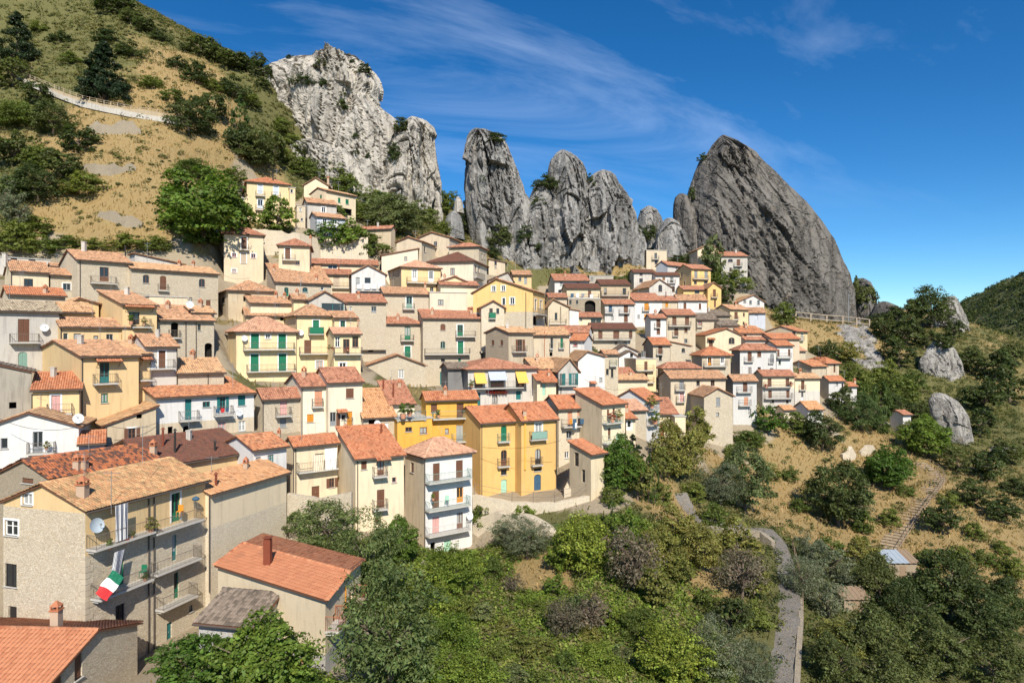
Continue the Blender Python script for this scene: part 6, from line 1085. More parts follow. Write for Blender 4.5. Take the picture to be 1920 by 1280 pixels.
grove('on the terraces below the bright yellow house', [('olive',990,1052,96,84),('olive',948,1030,66,62),('vine',1095,1082,116,112),('vine',875,1078,60,60),('bush',925,1085,50,44),('cypress',1147,1010,20,74),('cypress',1164,1012,14,50),('bush',900,985,40,40),('vine',1050,1075,60,60),('vine',985,985,40,36)])
grove('below the lane wall', [('bare',1188,1118,120,128),('yel',1240,1062,90,90),('yel',1315,1075,90,92),('yel',1270,1010,70,60),('yel',1390,1060,80,80),('bare',1395,1130,110,110),('yel',1230,1140,80,70),('vine',1170,1040,70,80),('yel',1275,1095,60,50),('vine',1200,1000,50,40),('bare',1110,1190,80,76)])
grove('crowding the gully right of the salmon roof', [('ash',612,1062,140,124),('ash',690,1140,150,170),('round',748,1058,84,84),('ash',640,1130,120,90),('ash',730,1330,220,250),('vine',790,1150,110,110),('vine',850,1120,100,90),('ash',560,1010,70,56),('round',812,1090,60,50)])
grove('in the bottom left foreground', [('round',360,1330,170,130),('round',480,1345,200,170),('round',560,1330,90,70)])
grove('in the sunny thicket at bottom centre', [('vine',850,1225,100,84),('yel',985,1240,70,54),('vine',1130,1260,90,60),('bush',1200,1205,90,70),('vine',1260,1290,130,110),('vine',890,1330,130,96),('vine',800,1320,130,110),('bare',1060,1200,90,76),('bush',1340,1280,110,100),('bare',960,1115,50,40),('bush',1010,1150,40,26)])
grove('dotted over the green slope at bottom centre', [('lite',905,1170,50,44),('lite',1085,1150,46,36),('yel',950,1190,44,32),('yel',1110,1205,50,36),('yel',1020,1230,50,34),('bush',930,1240,60,44),('bush',1060,1260,56,40),('vine',1150,1180,56,44),('vine',990,1140,44,34),('lite',1170,1250,50,40),('yel',1220,1250,50,40),('bush',870,1160,50,44),('vine',1040,1120,50,40),('lite',960,1290,60,44),('bush',1010,1300,60,44)])
grove('in the dark wood right of the lane', [('olive',1525,1062,70,66),('olive',1562,1092,80,70),('olive',1512,1132,90,90),('olive',1556,1165,80,84),('olive',1600,1120,70,64),('oak',1650,1150,100,100),('oak',1705,1205,110,104),('oak',1785,1160,130,120),('oak',1855,1205,110,96),('oak',1645,1255,120,116),('oak',1755,1280,140,116),('oak',1870,1300,130,110),('yel',1575,1225,90,70),('oak',1570,1290,100,90),('oak',1680,1330,120,100),('yel',1620,1060,60,50),('oak',1905,1180,70,70)])
grove('left of the lane at bottom right', [('olive',1350,1290,120,124),('olive',1410,1300,90,90),('yel',1425,1130,60,74),('oak',1375,1200,80,80),('bush',1330,1150,60,60),('bush',1420,1180,60,60)])
# ------------------------------------------------------------------ lanes, walls, fences, stairs
def poly3(pts, where=gpt):
    q = [where(*p) for p in pts]; return [p for p in q if p is not None]
def resample(pts, step):
    out = [pts[0]]; acc = 0
    for a, b in zip(pts, pts[1:]):
        L = (b - a).length; n = max(1, int(L / step))
        out += [a.lerp(b, (i + 1) / n) for i in range(n)]
    return out
def side(pts, i):
    a = pts[max(0, i - 1)]; b = pts[min(len(pts) - 1, i + 1)]; d = (b - a); d.z = 0; d.normalize(); return Vector((-d.y, d.x, 0))
def stone_wall(name, label, pts, h, t=0.5, mat='stone', drop=2.0, cat='wall', jag=0.15, top=None):
    P3 = resample(poly3(pts), 0.7) if not isinstance(pts[0], Vector) else resample(pts, 0.7); o = P3[0].copy(); m = MB(); s = 0; rr = random.Random(len(label)); prev = None; jw = 0.0
    for i, p in enumerate(P3):
        jw = 0.7 * jw + rr.uniform(-jag, jag) * 0.7; e_ = min(1.0, 0.35 + 0.3 * min(i, len(P3) - 1 - i)) if jag > 0.4 else 1.0
        n = side(P3, i); zt = (p.z + h * e_ if top is None else top) + jw; zb = p.z - drop; q = p - o
        cur = ((q + n * t / 2), (q - n * t / 2), zt - o.z, zb - o.z); s2 = s + ((P3[i] - P3[i - 1]).length if i else 0)
        A = lambda v, z: (v.x, v.y, z)
        if prev:
            (l0, r0, t0, b0), (l1, r1, t1, b1) = prev, cur
            m.poly([A(r0, b0), A(r1, b1), A(r1, t1), A(r0, t0)], 0, [(s, b0), (s2, b1), (s2, t1), (s, t0)]); m.poly([A(l1, b1), A(l0, b0), A(l0, t0), A(l1, t1)], 0, [(s2, b1), (s, b0), (s, t0), (s2, t1)]); m.poly([A(r0, t0), A(r1, t1), A(l1, t1), A(l0, t0)], 0, [(s, 0), (s2, 0), (s2, t), (s, t)])
        else: m.poly([A(cur[0], cur[3]), A(cur[1], cur[3]), A(cur[1], cur[2]), A(cur[0], cur[2])], 0, [(0, cur[3]), (t, cur[3]), (t, cur[2]), (0, cur[2])])
        prev = cur; s = s2
    m.poly([A(prev[0], prev[3]), A(prev[1], prev[3]), A(prev[1], prev[2]), A(prev[0], prev[2])], 0, [(0, prev[3]), (t, prev[3]), (t, prev[2]), (0, prev[2])])
    return tag(m.build(name, MATS[mat], None, o), label, cat)
def lane(name, pts, w, mat, lift=0.12, step=1.5):
    P3 = resample(poly3(pts), step); o = P3[0].copy(); m = MB(); prev = None; s = 0
    zs_ = [p.z for p in P3]; zs_ = [sum(zs_[max(0, i - 3):i + 4]) / len(zs_[max(0, i - 3):i + 4]) for i in range(len(zs_))]
    for i, p in enumerate(P3):
        n = side(P3, i); z = max(zs_[i], gz(p.x, p.y), gz((p + n * w / 2).x, (p + n * w / 2).y) - 0.25, gz((p - n * w / 2).x, (p - n * w / 2).y) - 0.25) + lift; c = Vector((p.x, p.y, z)) - o; cur = (c + n * w / 2, c - n * w / 2); s2 = s + ((P3[i] - P3[i - 1]).length if i else 0)
        if prev:
            m.poly([prev[1], cur[1], cur[0], prev[0]], 0, [(0, s), (0, s2), (w, s2), (w, s)])
            for k in (0, 1): m.poly([prev[k], cur[k], cur[k] - CZ * 1.2, prev[k] - CZ * 1.2], 0, [(0, s), (0, s2), (1, s2), (1, s)])
        prev = cur; s = s2
    ob = tag(m.build(name, MATS[mat], None, o), kind='structure'); return ob, P3
def fence(name, label, pts, h=1.1, sp=2.4, rails=3, mat='p_tn', r=0.06, lift=0.0, diag=False):
    P3 = resample(pts if isinstance(pts[0], Vector) else poly3(pts), sp); o = P3[0].copy(); root = empty(name, o); tag(root, label, 'fence')
    for p in P3:
        m = MB(); q = p - o + CZ * lift; m.bar(q - CZ * 0.4, q + CZ * h, r, n=6); m.build('post', MATS[mat], root)
    for k in range(rails):
        for a, b in zip(P3, P3[1:]):
            m = MB(); z = CZ * (lift + h * (0.35 + 0.6 * k / max(1, rails - 1))); m.bar(a - o + z, b - o + z, r * 0.6, n=5); m.build('rail', MATS[mat], root)
    if diag:
        for a, b in zip(P3, P3[1:]):
            m = MB(); m.bar(a - o + CZ * (lift + 0.1), b - o + CZ * (lift + h * 0.9), r * 0.6, n=5); m.bar(a - o + CZ * (lift + h * 0.9), b - o + CZ * (lift + 0.1), r * 0.6, n=5); m.build('cross_brace', MATS[mat], root)
    return root
MATS['cobble'] = m_stone('cobbles', (0.235, 0.22, 0.20), (0.33, 0.31, 0.28), (0.12, 0.11, 0.095), 2.6, 2.6, 0.05)
MATS['earth'] = m_plaster('trodden_earth', (0.42, 0.34, 0.23), 0.9)
MATS['tin'] = m_paint('dull_tin', (0.33, 0.38, 0.43), 0.6); MATS['guard'] = m_paint('bleached_timber', (0.40, 0.33, 0.25), 0.85); MATS['wood'] = m_paint('weathered_wood', (0.27, 0.195, 0.13), 0.85)
# upper left path with its parapet and fence
_, up = lane('hill_path', [(40,150),(62,158),(90,170),(125,184),(160,197),(200,206),(250,216),(315,226),(345,232)], 2.2, 'earth', 0.25)
fence('path_fence', 'slender wire fence along the path across the upper left slope', [p + Vector((0, -1.0, 0.35)) for p in up], 1.5, 2.6, 3, 'p_tn', 0.06)
stone_wall('parapet', 'pale low parapet wall carrying the hillside path', [p + Vector((0, -1.3, 0)) for p in up], 0.35, 0.35, 'greyw', 0.9)
fence('rail_fence', 'dark rustic rail fence at the left edge below the cedar', [(0,124),(30,128),(60,133)], 1.1, 2.2, 2, 'wood', 0.07, 0.1)
stone_wall('ruined_wall', 'crumbling pale retaining wall just below the hillside path', [(163,246),(190,250),(225,250),(265,250)], 2.0, 0.7, 'stoned', 2, jag=0.8)
stone_wall('ruined_wall', 'short grey ruined wall in the middle of the dry grass', [(158,318),(180,326),(205,328),(255,318)], 1.2, 0.7, 'stoned', 2, jag=0.8)
stone_wall('ruined_wall', 'overgrown stone wall running down to the big round tree', [(185,404),(215,414),(240,424),(268,424)], 1.2, 0.7, 'stoned', 2, jag=0.8)
stone_wall('retaining_wall', 'long stone retaining wall under the tall yellow house', [(470,470),(520,476),(560,478),(600,482),(690,484)], 4.2, 0.8, 'stonel', 6, jag=0.4)
fence('garden_fence', 'white crossed garden fence below the garden trees', [(610,476),(630,477),(652,478)], 1.1, 2.2, 2, 'p_wh', 0.05, 0.4, True)
# wall and street before the bright yellow house
def wpts(pts): return [P(*p) for p in pts]
stone_wall('terrace_wall', 'long stone terrace wall below the bright yellow house', wpts([(888,935,82),(960,950,80.5),(1040,950,79.5),(1105,935,79.5)]), 0.5, 0.7, 'stonel', 7, jag=0.1)
stone_wall('terrace_wall', 'tumbled white stone bank right of the white tower house', [(890,985),(930,990),(990,1000),(1040,1010)], 1.6, 1.0, 'stone', 2.5, jag=0.6)
stone_wall('garden_wall', 'mossy stone garden wall at the foot of the white tower house', [(745,1110),(775,1100),(800,1085)], 1.6, 0.7, 'stone', 3, jag=0.3)
stone_wall('garden_wall', 'stone terrace wall with pots below the cream house with curtains', wpts([(540,935,69),(600,945,68.5),(660,935,68.5)]), 0.6, 0.5, 'stone', 6, jag=0.1)
fence('street_railing', 'thin iron railing along the terrace wall below the yellow house', wpts([(890,925,82),(960,940,80.5),(1040,940,79.5),(1105,925,79.5)]), 1.0, 2.4, 2, 'p_rail', 0.035, 0.2)
# outside stair beside the yellow house
st = empty('stone_stair', P(1075, 915, 81.5)); tag(st, 'small flight of stone steps right of the bright yellow house', 'stairs')
for i in range(11):
    m = MB(); m.box(Vector((-1.1 + 0.16 * i, 0.30 * i, 0.20 * i - 1.2)), Vector((2.0, 0, 0)), Vector((0, 0.5, 0)), CZ * 1.2); m.build('step', MATS['stonel'], st)
m = MB()
for i in (0, 5, 10): q = Vector((0.95 + 0.16 * i, 0.30 * i + 0.2, 0.20 * i)); m.bar(q, q + CZ * 1.0, 0.03)
m.bar(Vector((0.95, 0.2, 1.0)), Vector((2.55, 3.2, 3.0)), 0.03); m.build('handrail', MATS['p_rail'], st)
# lower lane with its walls
LN = [(1275,930),(1290,955),(1310,975),(1350,985),(1400,990),(1440,1000),(1458,1025),(1470,1060),(1478,1100),(1480,1150),(1474,1200),(1468,1250),(1462,1310),(1455,1400)]
lane('cobbled_lane', LN, 2.1, 'cobble', 0.2)
stone_wall('lane_wall', 'low stone wall along the right side of the cobbled lane', [(1500,1120),(1502,1170),(1498,1230),(1494,1300),(1485,1400)], 0.7, 0.45, 'stoned', 2)
stone_wall('lane_wall', 'curving stone retaining wall where the lane bends', [(1318,1000),(1350,1000),(1390,1003),(1425,1012),(1450,1030)], 1.0, 0.6, 'stoned', 4, jag=0.25)
fence('handrail_fence', 'dark handrail beside the lower lane', [(1486,1030),(1496,1070),(1504,1110),(1506,1150)], 1.0, 2.0, 2, 'wood', 0.05, 0.3)
stone_wall('ruined_wall', 'pale ruined wall stump below the right hand houses', [(1578,860),(1590,862),(1602,858)], 2.4, 0.6, 'stonel', 2, jag=0.5)
stone_wall('ruined_wall', 'second ruined wall stump under the feathery tree', [(1612,852),(1625,852),(1638,846)], 1.8, 0.6, 'stone', 2, jag=0.5)
# long stairway on the right slope
SP = resample(poly3([(1648,1062),(1662,1030),(1682,1000),(1702,970),(1722,942),(1745,915),(1756,898),(1742,882),(1722,868)]), 0.85); o = SP[0].copy(); sw = empty('long_stairway', o); tag(sw, 'long stepped path with log edges climbing the right slope', 'stairs')
for i in range(len(SP) - 1):
    n = side(SP, i); d_ = (SP[i + 1] - SP[i]); d_.z = 0; q = SP[i] - o; m = MB(); m.box(q - n * 1.2 - CZ * 0.9, n * 2.4, d_ * 1.04, CZ * (1.12 + 0.02 * (i % 2))); so = m.build('step', MATS['earth'], sw)
    e = MB(); e.bar(q - n * 1.2 + CZ * 0.2, q + n * 1.2 + CZ * 0.2, 0.07, n=6); e.build('log_edge', MATS['wood'], so)
fence('stair_fence', 'rustic timber rail along the long stairway', [p - side(SP, i) * 1.5 + CZ * 0.1 for i, p in enumerate(SP)][::3], 1.0, 2.4, 2, 'wood', 0.06)
fence('timber_fence', 'weathered timber guard rail at the foot of the great dark peak', [(1492,600),(1520,603),(1550,606),(1580,608),(1606,611),(1630,614)], 2.3, 3.8, 2, 'guard', 0.24, 0.1)
lp = gpt(1591, 600); lp = lp if lp is not None else P(1591, 600, 195); m = MB(); m.cone((0, 0, -0.5), (0, 0, 8.0), 0.12, 0.07, 8); lr = empty('lamp_post', lp); tag(lr, 'slim grey lamp post by the timber guard rail', 'lamp post'); m.build('pole', MATS['metal'], lr)
m = MB(); m.box(Vector((-0.1, -0.7, 7.9)), Vector((0.2, 0, 0)), Vector((0, 0.8, 0)), CZ * 0.12); m.build('lamp_head', MATS['metal'], lr)
# tin roofed shed below the stairway
def shed(px, py, wpx, label, mats, hgt=2.0):
    p = gpt(px, py); w = wpx * p.y / F; r = empty('shed', p); tag(r, label, 'shed'); m = MB(); m.box(Vector((-w / 2, 0, -1.2)), Vector((w, 0, 0)), Vector((0, w * 0.7, 0)), CZ * (hgt + 1.2)); m.build('walls', MATS['stoned'], r); ro = None; k = 12
    rf = empty('roof', (0, 0, 0)); bpy.data.objects.remove(rf); cw = (w + 0.5) / k
    for i in range(k):
        m = MB(); x = -w / 2 - 0.25 + i * cw; m.box(Vector((x, -0.3, hgt + 0.01 + 0.03 * (i % 2))), Vector((cw * 1.02, 0, 0)), Vector((0, w * 0.7 + 0.6, w * 0.22)), CZ * 0.05); m.build('roof_sheet', MATS[mats[0] if i < k * 0.6 else mats[1]], r)
    d = MB(); d.box(Vector((-0.4, -0.03, -0.2)), Vector((0.8, 0, 0)), Vector((0, 0.02, 0)), CZ * 1.8); d.build('door', MATS['wood'], r)
shed(1693, 1084, 52, 'tin roofed shed, pale blue and rust, at the bottom of the long stairway', ('tin', 'wood'))
shed(1606, 1150, 46, 'shed with faded brown tin roof among olive trees', ('wood', 'wood'), 1.6)
# ------------------------------------------------------------------ things hung out and set out on the houses
def cloth(name, label, hs, sd_, s0, s1, z1, z0, q, mat, cat, wav=0.08, waves=7, slant=0.0, uvk=2.4, group=None):
    root, O, u, v, nF, nL, nR, w, dep, H, d = hs; sdv, n, o_ = (u, nF, Vector((0, 0, 0))) if sd_ == 'F' else (v, nL, Vector((0, 0, 0))); m = MB(); K, J = 24, 6; g = []
    for j in range(J + 1):
        row = []
        for i in range(K + 1):
            t = i / K; y = z1 + (z0 - z1) * j / J; row.append(sdv * (s0 + (s1 - s0) * t * (1 - 0.1 * j / J) + slant * j / J) + n * (q + wav * math.sin(t * waves * 6.28 + j * 0.3) * (0.3 + 0.7 * j / J)) + CZ * y)
        g.append(row)
    for j in range(J):
        for i in range(K): m.poly([g[j][i], g[j][i + 1], g[j + 1][i + 1], g[j + 1][i]], 0, [(i / K * (s1 - s0) * uvk, 0), ((i + 1) / K * (s1 - s0) * uvk, 0), ((i + 1) / K * (s1 - s0) * uvk, 1), (i / K * (s1 - s0) * uvk, 1)])
    ob = tag(m.build(name, MATS[mat], None, O), label, cat, group); md = ob.modifiers.new('t', 'SOLIDIFY'); md.thickness = 0.012; return ob
def fpos(key, px, py, q=0.0, sd_='F'):          # a pixel on a house front (or a plane q metres before it) -> along, height
    root, O, u, v, nF, nL, nR, w, dep, H, d = HOUSES[key]; sdv, n = (u, nF) if sd_ == 'F' else (v, nL); p = hit(O + n * q, n, px, py); return (p - O - n * q).dot(sdv), p.z - O.z, p
def hang(key, name, label, x0, y0, x1, y1, q, mat, cat, **k):
    a, za, _ = fpos(key, x0, (y0 + y1) / 2, q); b, _, _ = fpos(key, x1, (y0 + y1) / 2, q); _, z1, _ = fpos(key, (x0 + x1) / 2, y0, q); _, z0, _ = fpos(key, (x0 + x1) / 2, y1, q); return cloth(name, label, HOUSES[key], 'F', min(a, b), max(a, b), z1, z0, q, mat, cat, **k)
hang('flag', 'striped_curtain', 'black and white striped curtain hanging over the top balcony of the flag house', 216, 945, 240, 1012, 0.9, 'stripe', 'curtain', uvk=2.2)
hang('flag', 'striped_curtain', 'gathered striped curtain behind the tricolour flag', 215, 1032, 234, 1085, 0.85, 'stripe', 'curtain', uvk=2.2, slant=-0.5)
hang('curtain', 'sun_curtain', 'left cream coloured curtain on the upper balcony of the cream house', 586, 852, 608, 884, 0.85, 'p_tn', 'curtain', waves=5)
bpy.data.objects['sun_curtain'].data.materials[0] = MATS['pale']
hang('curtain', 'sun_curtain', 'right white curtain on the upper balcony of the cream house', 609, 840, 632, 880, 0.85, 'p_wh', 'curtain', waves=5)
# the flag: three cloth fields on a slanting staff
root, O, u, v, nF, nL, nR, w, dep, H, d = HOUSES['flag']; a, z, p = fpos('flag', 211, 1068, 1.0); a2, z2, p2 = fpos('flag', 177, 1112, 1.25)
fl = empty('flag', p); tag(fl, 'green white and red tricolour flag slung from the second balcony', 'flag'); dv_ = (p2 - p); perp = Vector((0.5, -0.1, -0.62)).normalized() * 0.95; perp = (perp - dv_.normalized() * perp.dot(dv_.normalized())).normalized() * 0.95
for k, mt in enumerate(('p_gn', 'p_wh', 'p_rd')):
    m = MB(); K = 5
    for i in range(K):
        for j in range(4):
            f = lambda i_, j_: dv_ * ((k + i_ / K) / 3) + perp * (j_ / 4) + Vector((0.05 * math.sin((k + i_ / K) * 3 + j_), -0.07 * math.sin((k + i_ / K) * 4 + j_ * 0.8), 0.05 * math.sin(j_ * 1.3)))
            m.poly([f(i, j), f(i + 1, j), f(i + 1, j + 1), f(i, j + 1)])
    fo = m.build('flag_field', MATS[mt], fl); fo['label'] = ('green', 'white', 'red')[k] + ' field of the flag'
LB = dict(w='white sheet', b='blue towel', g='grey cloth', o='orange cloth', r='red cloth', k='dark garment')
LM = dict(w='p_wh', b='p_bl', g='p_gy', o='p_og', r='p_rd', k='p_dk')
def wash(key, where, items, q):
    n = {}
    for i, (x0, y0, x1, y1, c) in enumerate(items):
        n[c] = n.get(c, 0) + 1; tot = sum(1 for t in items if t[4] == c); lab = LB[c] + ' drying ' + where + ((', %s from left' % ORD[n[c] - 1]) if tot > 1 else '')
        hang(key, 'laundry', lab, x0, y0, x1, y1, q, LM[c], 'laundry', wav=0.03, waves=2, group='washing ' + where)
wash('wash', 'on the narrow stone house balcony', [(1068,785,1073,795,'o'),(1074,785,1081,805,'b'),(1078,792,1082,803,'w'),(1083,784,1088,796,'k'),(1088,785,1095,795,'b')], 0.95)
wash('wgb', 'on the white gabled house balcony', [(670,533,678,541,'w'),(683,531,695,542,'w'),(697,533,706,541,'w'),(710,533,716,540,'w')], 0.92)
wash('lw', 'on the long white house balcony', [(405,766,412,774,'b'),(414,765,421,773,'r'),(423,764,429,772,'b')], 0.92)
wash('wterr', 'on the brown roofed cream house terrace', [(1070,550,1076,557,'b'),(1080,550,1086,557,'w'),(1090,550,1096,556,'g'),(1106,552,1112,558,'w')], 0.92)
def pot(key, px, py, label, q=0.7, size=1.0, kind='bush', pm='p_sa'):
    a, z, p = fpos(key, px, py, q); r = empty('potted_plant', p); tag(r, label, 'plant'); m = MB(); m.cone((0, 0, 0), (0, 0, 0.28 * size), 0.12 * size, 0.18 * size, 10); m.build('pot', MATS[pm], r)
    me, tm = proto(kind, 1, 2); c = link('foliage', me, r, (0, 0, 0.2 * size)); c.scale = (0.75 * size, 0.75 * size, 0.75 * size)
for key, x, y, lab, sz, kd in [('flag',206,1030,'potted aloe at the left end of the top balcony of the flag house',0.9,'round'),('flag',236,1020,'flower box plant in the middle of the top balcony',0.8,'red'),('flag',283,998,'spiky agave in a pot at the right end of the top balcony',1.4,'yel'),('flag',248,1008,'trailing plant on the balcony floor beside the striped curtain',0.7,'bush'),
    ('flag',210,1118,'leafy pot beside the tricolour flag',1.2,'round'),('flag',272,1088,'planter with clay bowls at the right of the second balcony',0.8,'bush'),('bay',617,656,'left potted plant on the long balcony of the yellow bay',0.9,'yel'),('bay',624,657,'middle potted plant on the long balcony of the yellow bay',0.7,'red'),('bay',652,657,'right potted plant on the long balcony of the yellow bay',0.7,'red'),
    ('log',246,608,'leafy plant at the left of the flowered loggia',1.4,'round'),('log',270,608,'flowering plant at the right of the flowered loggia',1.1,'yel'),('och',822,783,'green pot plant on the upper balcony of the ochre house',1.2,'round'),('och',880,776,'tall green pot plant at the right end of the ochre house balcony',1.3,'round'),
    ('terr',756,785,'left shrub on the ochre terrace',2.2,'round'),('terr',768,780,'middle shrub on the ochre terrace',2.0,'bush'),('flow',1148,792,'red and green flowers on the mint balcony, left',1.6,'red'),('flow',1160,786,'leafy flowers on the mint balcony, right',1.6,'yel'),
    ('fw',1222,765,'yellow flowering creeper on the upper balcony of the end white house',2.2,'yel'),('fw',1228,795,'green creeper on the lower balcony of the end white house',2.4,'vine'),('fb',1437,728,'flowers at the left of the flowered balcony in the right group',1.1,'red'),('fb',1484,724,'flowers at the right of the flowered balcony in the right group',1.1,'red'),
    ('tower',812,938,'green plastic tub plant on the middle balcony of the white tower house',0.9,'round'),('awn',884,726,'left trailing plant on the awning balcony',1.4,'vine'),('awn',976,724,'right trailing plant on the awning balcony',1.4,'vine'),('wg',87,842,'yellow flowers on the wrought iron balcony',0.9,'yel')]: pot(key, x, y, lab, 0.75, sz, kd)
for i in range(6):
    x = 917 + i * 6; a, z, p = fpos('awn', x, 739, 0.25); r = empty('hanging_flowers', p); tag(r, 'red geraniums hanging below the awning balcony, %s from left' % ORD[i], 'flowers', 'red geraniums below the awnings'); me, tm = proto('red', 1, 2); c = link('foliage', me, r); c.scale = (1.0, 1.0, 0.9)
def chair(key, px, py, label, mat):
    a, z, p = fpos(key, px, py, 0.55); r = empty('chair', p); tag(r, label, 'chair'); x = Vector((0.42, 0, 0)); y = Vector((0, 0.42, 0))
    m = MB(); m.box(Vector((-0.21, -0.21, 0.42)), x, y, CZ * 0.04); m.build('seat', MATS[mat], r); m = MB(); m.box(Vector((-0.21, 0.19, 0.46)), x, Vector((0, 0.03, 0)), CZ * 0.45); m.build('backrest', MATS[mat], r)
    for sx in (-0.2, 0.17):
        for sy in (-0.2, 0.17): m = MB(); m.box(Vector((sx, sy, 0)), Vector((0.03, 0, 0)), Vector((0, 0.03, 0)), CZ * 0.42); m.build('leg', MATS[mat], r)
chair('flag', 337, 968, 'orange cloth chair on the upper right balcony of the flag house', 'p_og'); chair('flag', 268, 1082, 'green plastic chair on the second balcony of the flag house', 'p_gn'); chair('tower', 838, 944, 'mint garden chair on the middle balcony of the white tower house', 'p_mi')
a, z, p = fpos('flag', 367, 952, 0.55); r = empty('barbecue', p); tag(r, 'round blue kettle barbecue at the end of the upper right balcony', 'barbecue'); m = MB()
for k in range(4): m.cone((0, 0, 0.62 + 0.09 * k), (0, 0, 0.71 + 0.09 * k), (0.2, 0.3, 0.3, 0.2)[k], (0.3, 0.31, 0.22, 0.05)[k], 12)
m.build('kettle', MATS['p_bl'], r); m = MB()
for k in range(3): m.bar((0.2 * math.cos(k * 2.1), 0.2 * math.sin(k * 2.1), 0), (0.1 * math.cos(k * 2.1), 0.1 * math.sin(k * 2.1), 0.65), 0.015)
m.build('stand', MATS['metal'], r)
# quoins at the corner of the flag house
root, O, u, v, nF, nL, nR, w, dep, H, d = HOUSES['flag']
for i in range(18):
    z = H - 4.15 - 0.42 * i; L1, L2 = (0.62, 0.36) if i % 2 else (0.36, 0.62); m = MB(); m.box(nF * 0.025 + nL * 0.025 + CZ * z, u * L1 - nF * 0.0, v * L2, CZ * 0.36); m.build('quoin', MATS['quoin'], root)

# overhead cables between the houses
def cable(label, a, b, sag):
    A_, B_ = P(*a), P(*b); m = MB(); K = 16; pts_ = [A_.lerp(B_, i / K) - CZ * (sag * 4 * (i / K) * (1 - i / K)) - A_ for i in range(K + 1)]
    for p, q in zip(pts_, pts_[1:]): m.bar(p, q, 0.022, n=3)
    tag(m.build('cable', MATS['p_dk'], None, A_), label, 'cable')
cable('sagging cable across the white gabled house at the left edge', (0, 785, 61), (145, 800, 61.5), 0.6)
cable('cable strung between the tan house and the long white house', (200, 797, 66.5), (300, 790, 71), 0.5)
cable('cable crossing in front of the bright yellow house', (905, 838, 82), (1052, 825, 83), 0.5)
cable('cable running from the four storey stone house to the awning house', (905, 665, 112), (860, 700, 104), 0.4)
cable('long cable over the lane beside the white gable house', (1095, 710, 104), (1190, 725, 110), 1.0)
cable('cable along the wall of the long stone house', (250, 548, 100), (408, 562, 106), 0.4)
cable('cable reaching from the tall cream house to the sweeping tan roof', (418, 515, 122), (470, 520, 116), 0.5)
cable('long cable spanning above the egg yellow house towards the red roofs', (985, 540, 120), (1130, 545, 150), 1.2)
# ------------------------------------------------------------------ uncounted growth: scrub, dry grass, thicket leaves, far wood
def scatter(n, fn, seed, x0=GX0 + 4, x1=GX1 - 4, y0=GY0 + 10, y1=GY1 - 60):
    rng = np.random.default_rng(seed); x = rng.uniform(x0, x1, n); y = rng.uniform(y0, y1, n); k = (np.abs(x) / np.maximum(y, 1) < 0.86)
    x, y = x[k], y[k]; i = ((x - GX0) / GS).astype(int); j = ((y - GY0) / GS).astype(int); keep = rng.random(len(x)) < fn(DRYV[j, i], yard[j, i], x, y); x, y = x[keep], y[keep]; fx = (x - GX0) / GS; fy = (y - GY0) / GS; i = fx.astype(int); j = fy.astype(int); fx -= i; fy -= j
    z = (GZ[j, i] * (1 - fx) + GZ[j, i + 1] * fx) * (1 - fy) + (GZ[j + 1, i] * (1 - fx) + GZ[j + 1, i + 1] * fx) * fy; return np.c_[x, y, z], rng
p, rng = scatter(620000, lambda dv, yd, x, y: np.where(yd > 0, 0, np.clip(0.35 + dv * 0.65, 0.0, 1)) * np.clip(110 / y, 0.3, 1) * 0.55, 5)
h_ = rng.uniform(0.18, 0.5, (len(p), 1)) * (1 + p[:, 1:2] / 400); a = rng.uniform(0, 6.28, len(p)); dx = np.c_[np.cos(a), np.sin(a), np.zeros(len(p))]; lean = np.c_[rng.normal(0, 0.4, (len(p), 2)), np.zeros(len(p))]
wd = 0.06 * (1 + p[:, 1:2] / 180); V = np.stack([p - dx * wd - [0, 0, 0.08], p + dx * wd - [0, 0, 0.08], p + dx * wd * 0.6 + (lean + [0, 0, 1]) * h_, p - dx * wd * 0.6 + (lean + [0, 0, 1]) * h_ * 0.95], 1).reshape(-1, 3)
dv = DRYV[((p[:, 1] - GY0) / GS).astype(int), ((p[:, 0] - GX0) / GS).astype(int)]; k_ = (np.clip(dv * 1.3 + rng.normal(0, 0.22, len(p)), 0, 1))[:, None]
cl = (np.array([0.40, 0.30, 0.13]) * k_ + np.array([0.135, 0.145, 0.045]) * (1 - k_)) * (1 + 0.5 * (rng.random((len(p), 1)) - 0.5))
tag(link('dry_grass', np_mesh('dry_grass', V, np.arange(len(V)).reshape(-1, 4), MATS['straw'], np.repeat(cl, 4, 0))), 'dry and greening grass covering the open slopes', 'grass', kind='stuff')
def clumps(name, label, cat, p, rng, r0, r1, per, ls, cols, spread=0.3, flat=0.7):
    k = len(p); r = rng.uniform(r0, r1, k); d = rng.normal(size=(k, per, 3)); d /= np.linalg.norm(d, axis=2, keepdims=True); d[..., 2] = np.abs(d[..., 2])
    C = p[:, None] + d * (r[:, None] * (0.55 + 0.5 * rng.random((k, per))))[..., None] * np.array([1, 1, flat]); cc = np.array(cols)[rng.integers(0, len(cols), k)] * rng.uniform(0.75, 1.25, (k, 1)); cc = np.repeat(cc, per, 0) * (1 + spread * (rng.random((k * per, 1)) * 2 - 1))
    V = leaves(C.reshape(-1, 3), (d + [0, 0, 0.4]).reshape(-1, 3), ls, rng); return tag(link(name, np_mesh(name, V, np.arange(len(V)).reshape(-1, 4), MATS['leaf'], np.repeat(np.clip(cc, 0.01, 0.9), 4, 0))), label, cat, kind='stuff')
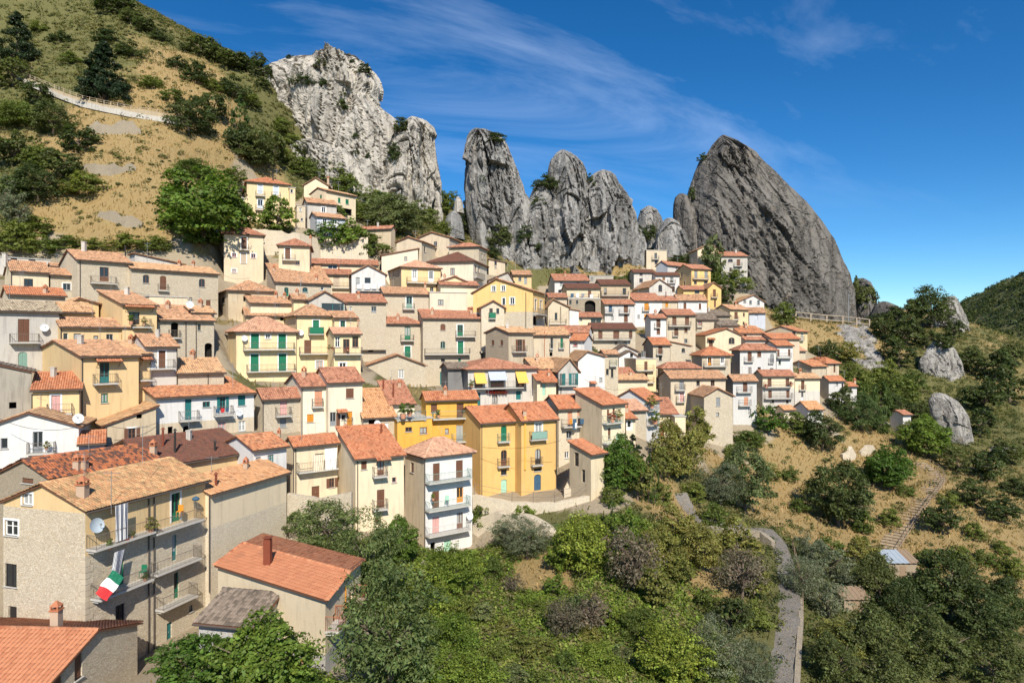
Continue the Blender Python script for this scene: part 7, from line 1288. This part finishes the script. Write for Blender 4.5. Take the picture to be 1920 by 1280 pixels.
p, rng = scatter(15000, lambda dv, yd, x, y: np.where((yd > 0) | (y < 100) | (x > -8) | (y < 128 + 0.15 * x), 0, np.clip(1.1 - dv, 0.3, 1)), 8, -180, 0, 105, 215)
clumps('hillside_scrub', 'low broom and scrub speckling the upper left hillside', 'scrub', p, rng, 0.35, 1.35, 34, 0.19, [(0.17, 0.17, 0.055), (0.12, 0.135, 0.04), (0.21, 0.185, 0.07), (0.08, 0.10, 0.033)])
p, rng = scatter(22000, lambda dv, yd, x, y: np.where((yd > 0), 0, np.clip(1.05 - dv, 0.26, 1)), 9, 10, 190, 50, 215)
clumps('slope_scrub', 'low green scrub scattered over the right hand slopes', 'scrub', p, rng, 0.4, 1.1, 40, 0.14, [(0.08, 0.105, 0.03), (0.12, 0.13, 0.04), (0.055, 0.08, 0.025)])
def inth(dv, yd, x, y): return np.where((yd > 0) | (y > 76) | (x < -20) | (x > 19), 0, np.clip(1.15 - dv * 1.7, 0, 1))
p, rng = scatter(22000, inth, 10, -22, 20, 38, 78)
clumps('undergrowth', 'tangled bright green creeper covering the ground at bottom centre', 'undergrowth', p, rng, 0.3, 0.9, 34, 0.115, [(0.20, 0.275, 0.042), (0.24, 0.31, 0.055), (0.13, 0.20, 0.035), (0.27, 0.28, 0.08), (0.20, 0.17, 0.08)], 0.35, 0.8)
# far wooded hill
rng = np.random.default_rng(33); k = 26000; x = rng.uniform(180, 900, k); y = rng.uniform(330, 1000, k)
from mathutils.bvhtree import BVHTree as _B
BVF = _B.FromPolygons([tuple(v) for v in V2], [tuple(q) for q in Q2]); pf = []
for a, b in zip(x, y):
    if not (0.52 < a / b < 0.86): continue
    hh = BVF.ray_cast(Vector((a, b, 600)), Vector((0, 0, -1)))
    if hh[0] is not None: pf.append(hh[0])
pf = np.array(pf); clumps('far_woodland', 'dense mixed woodland covering the far hill at right', 'woodland', pf - [0, 0, 1.0], rng, 2.8, 5.2, 30, 0.95, [(0.095, 0.12, 0.04), (0.07, 0.095, 0.034), (0.13, 0.145, 0.05), (0.055, 0.08, 0.03)], 0.3, 1.0)
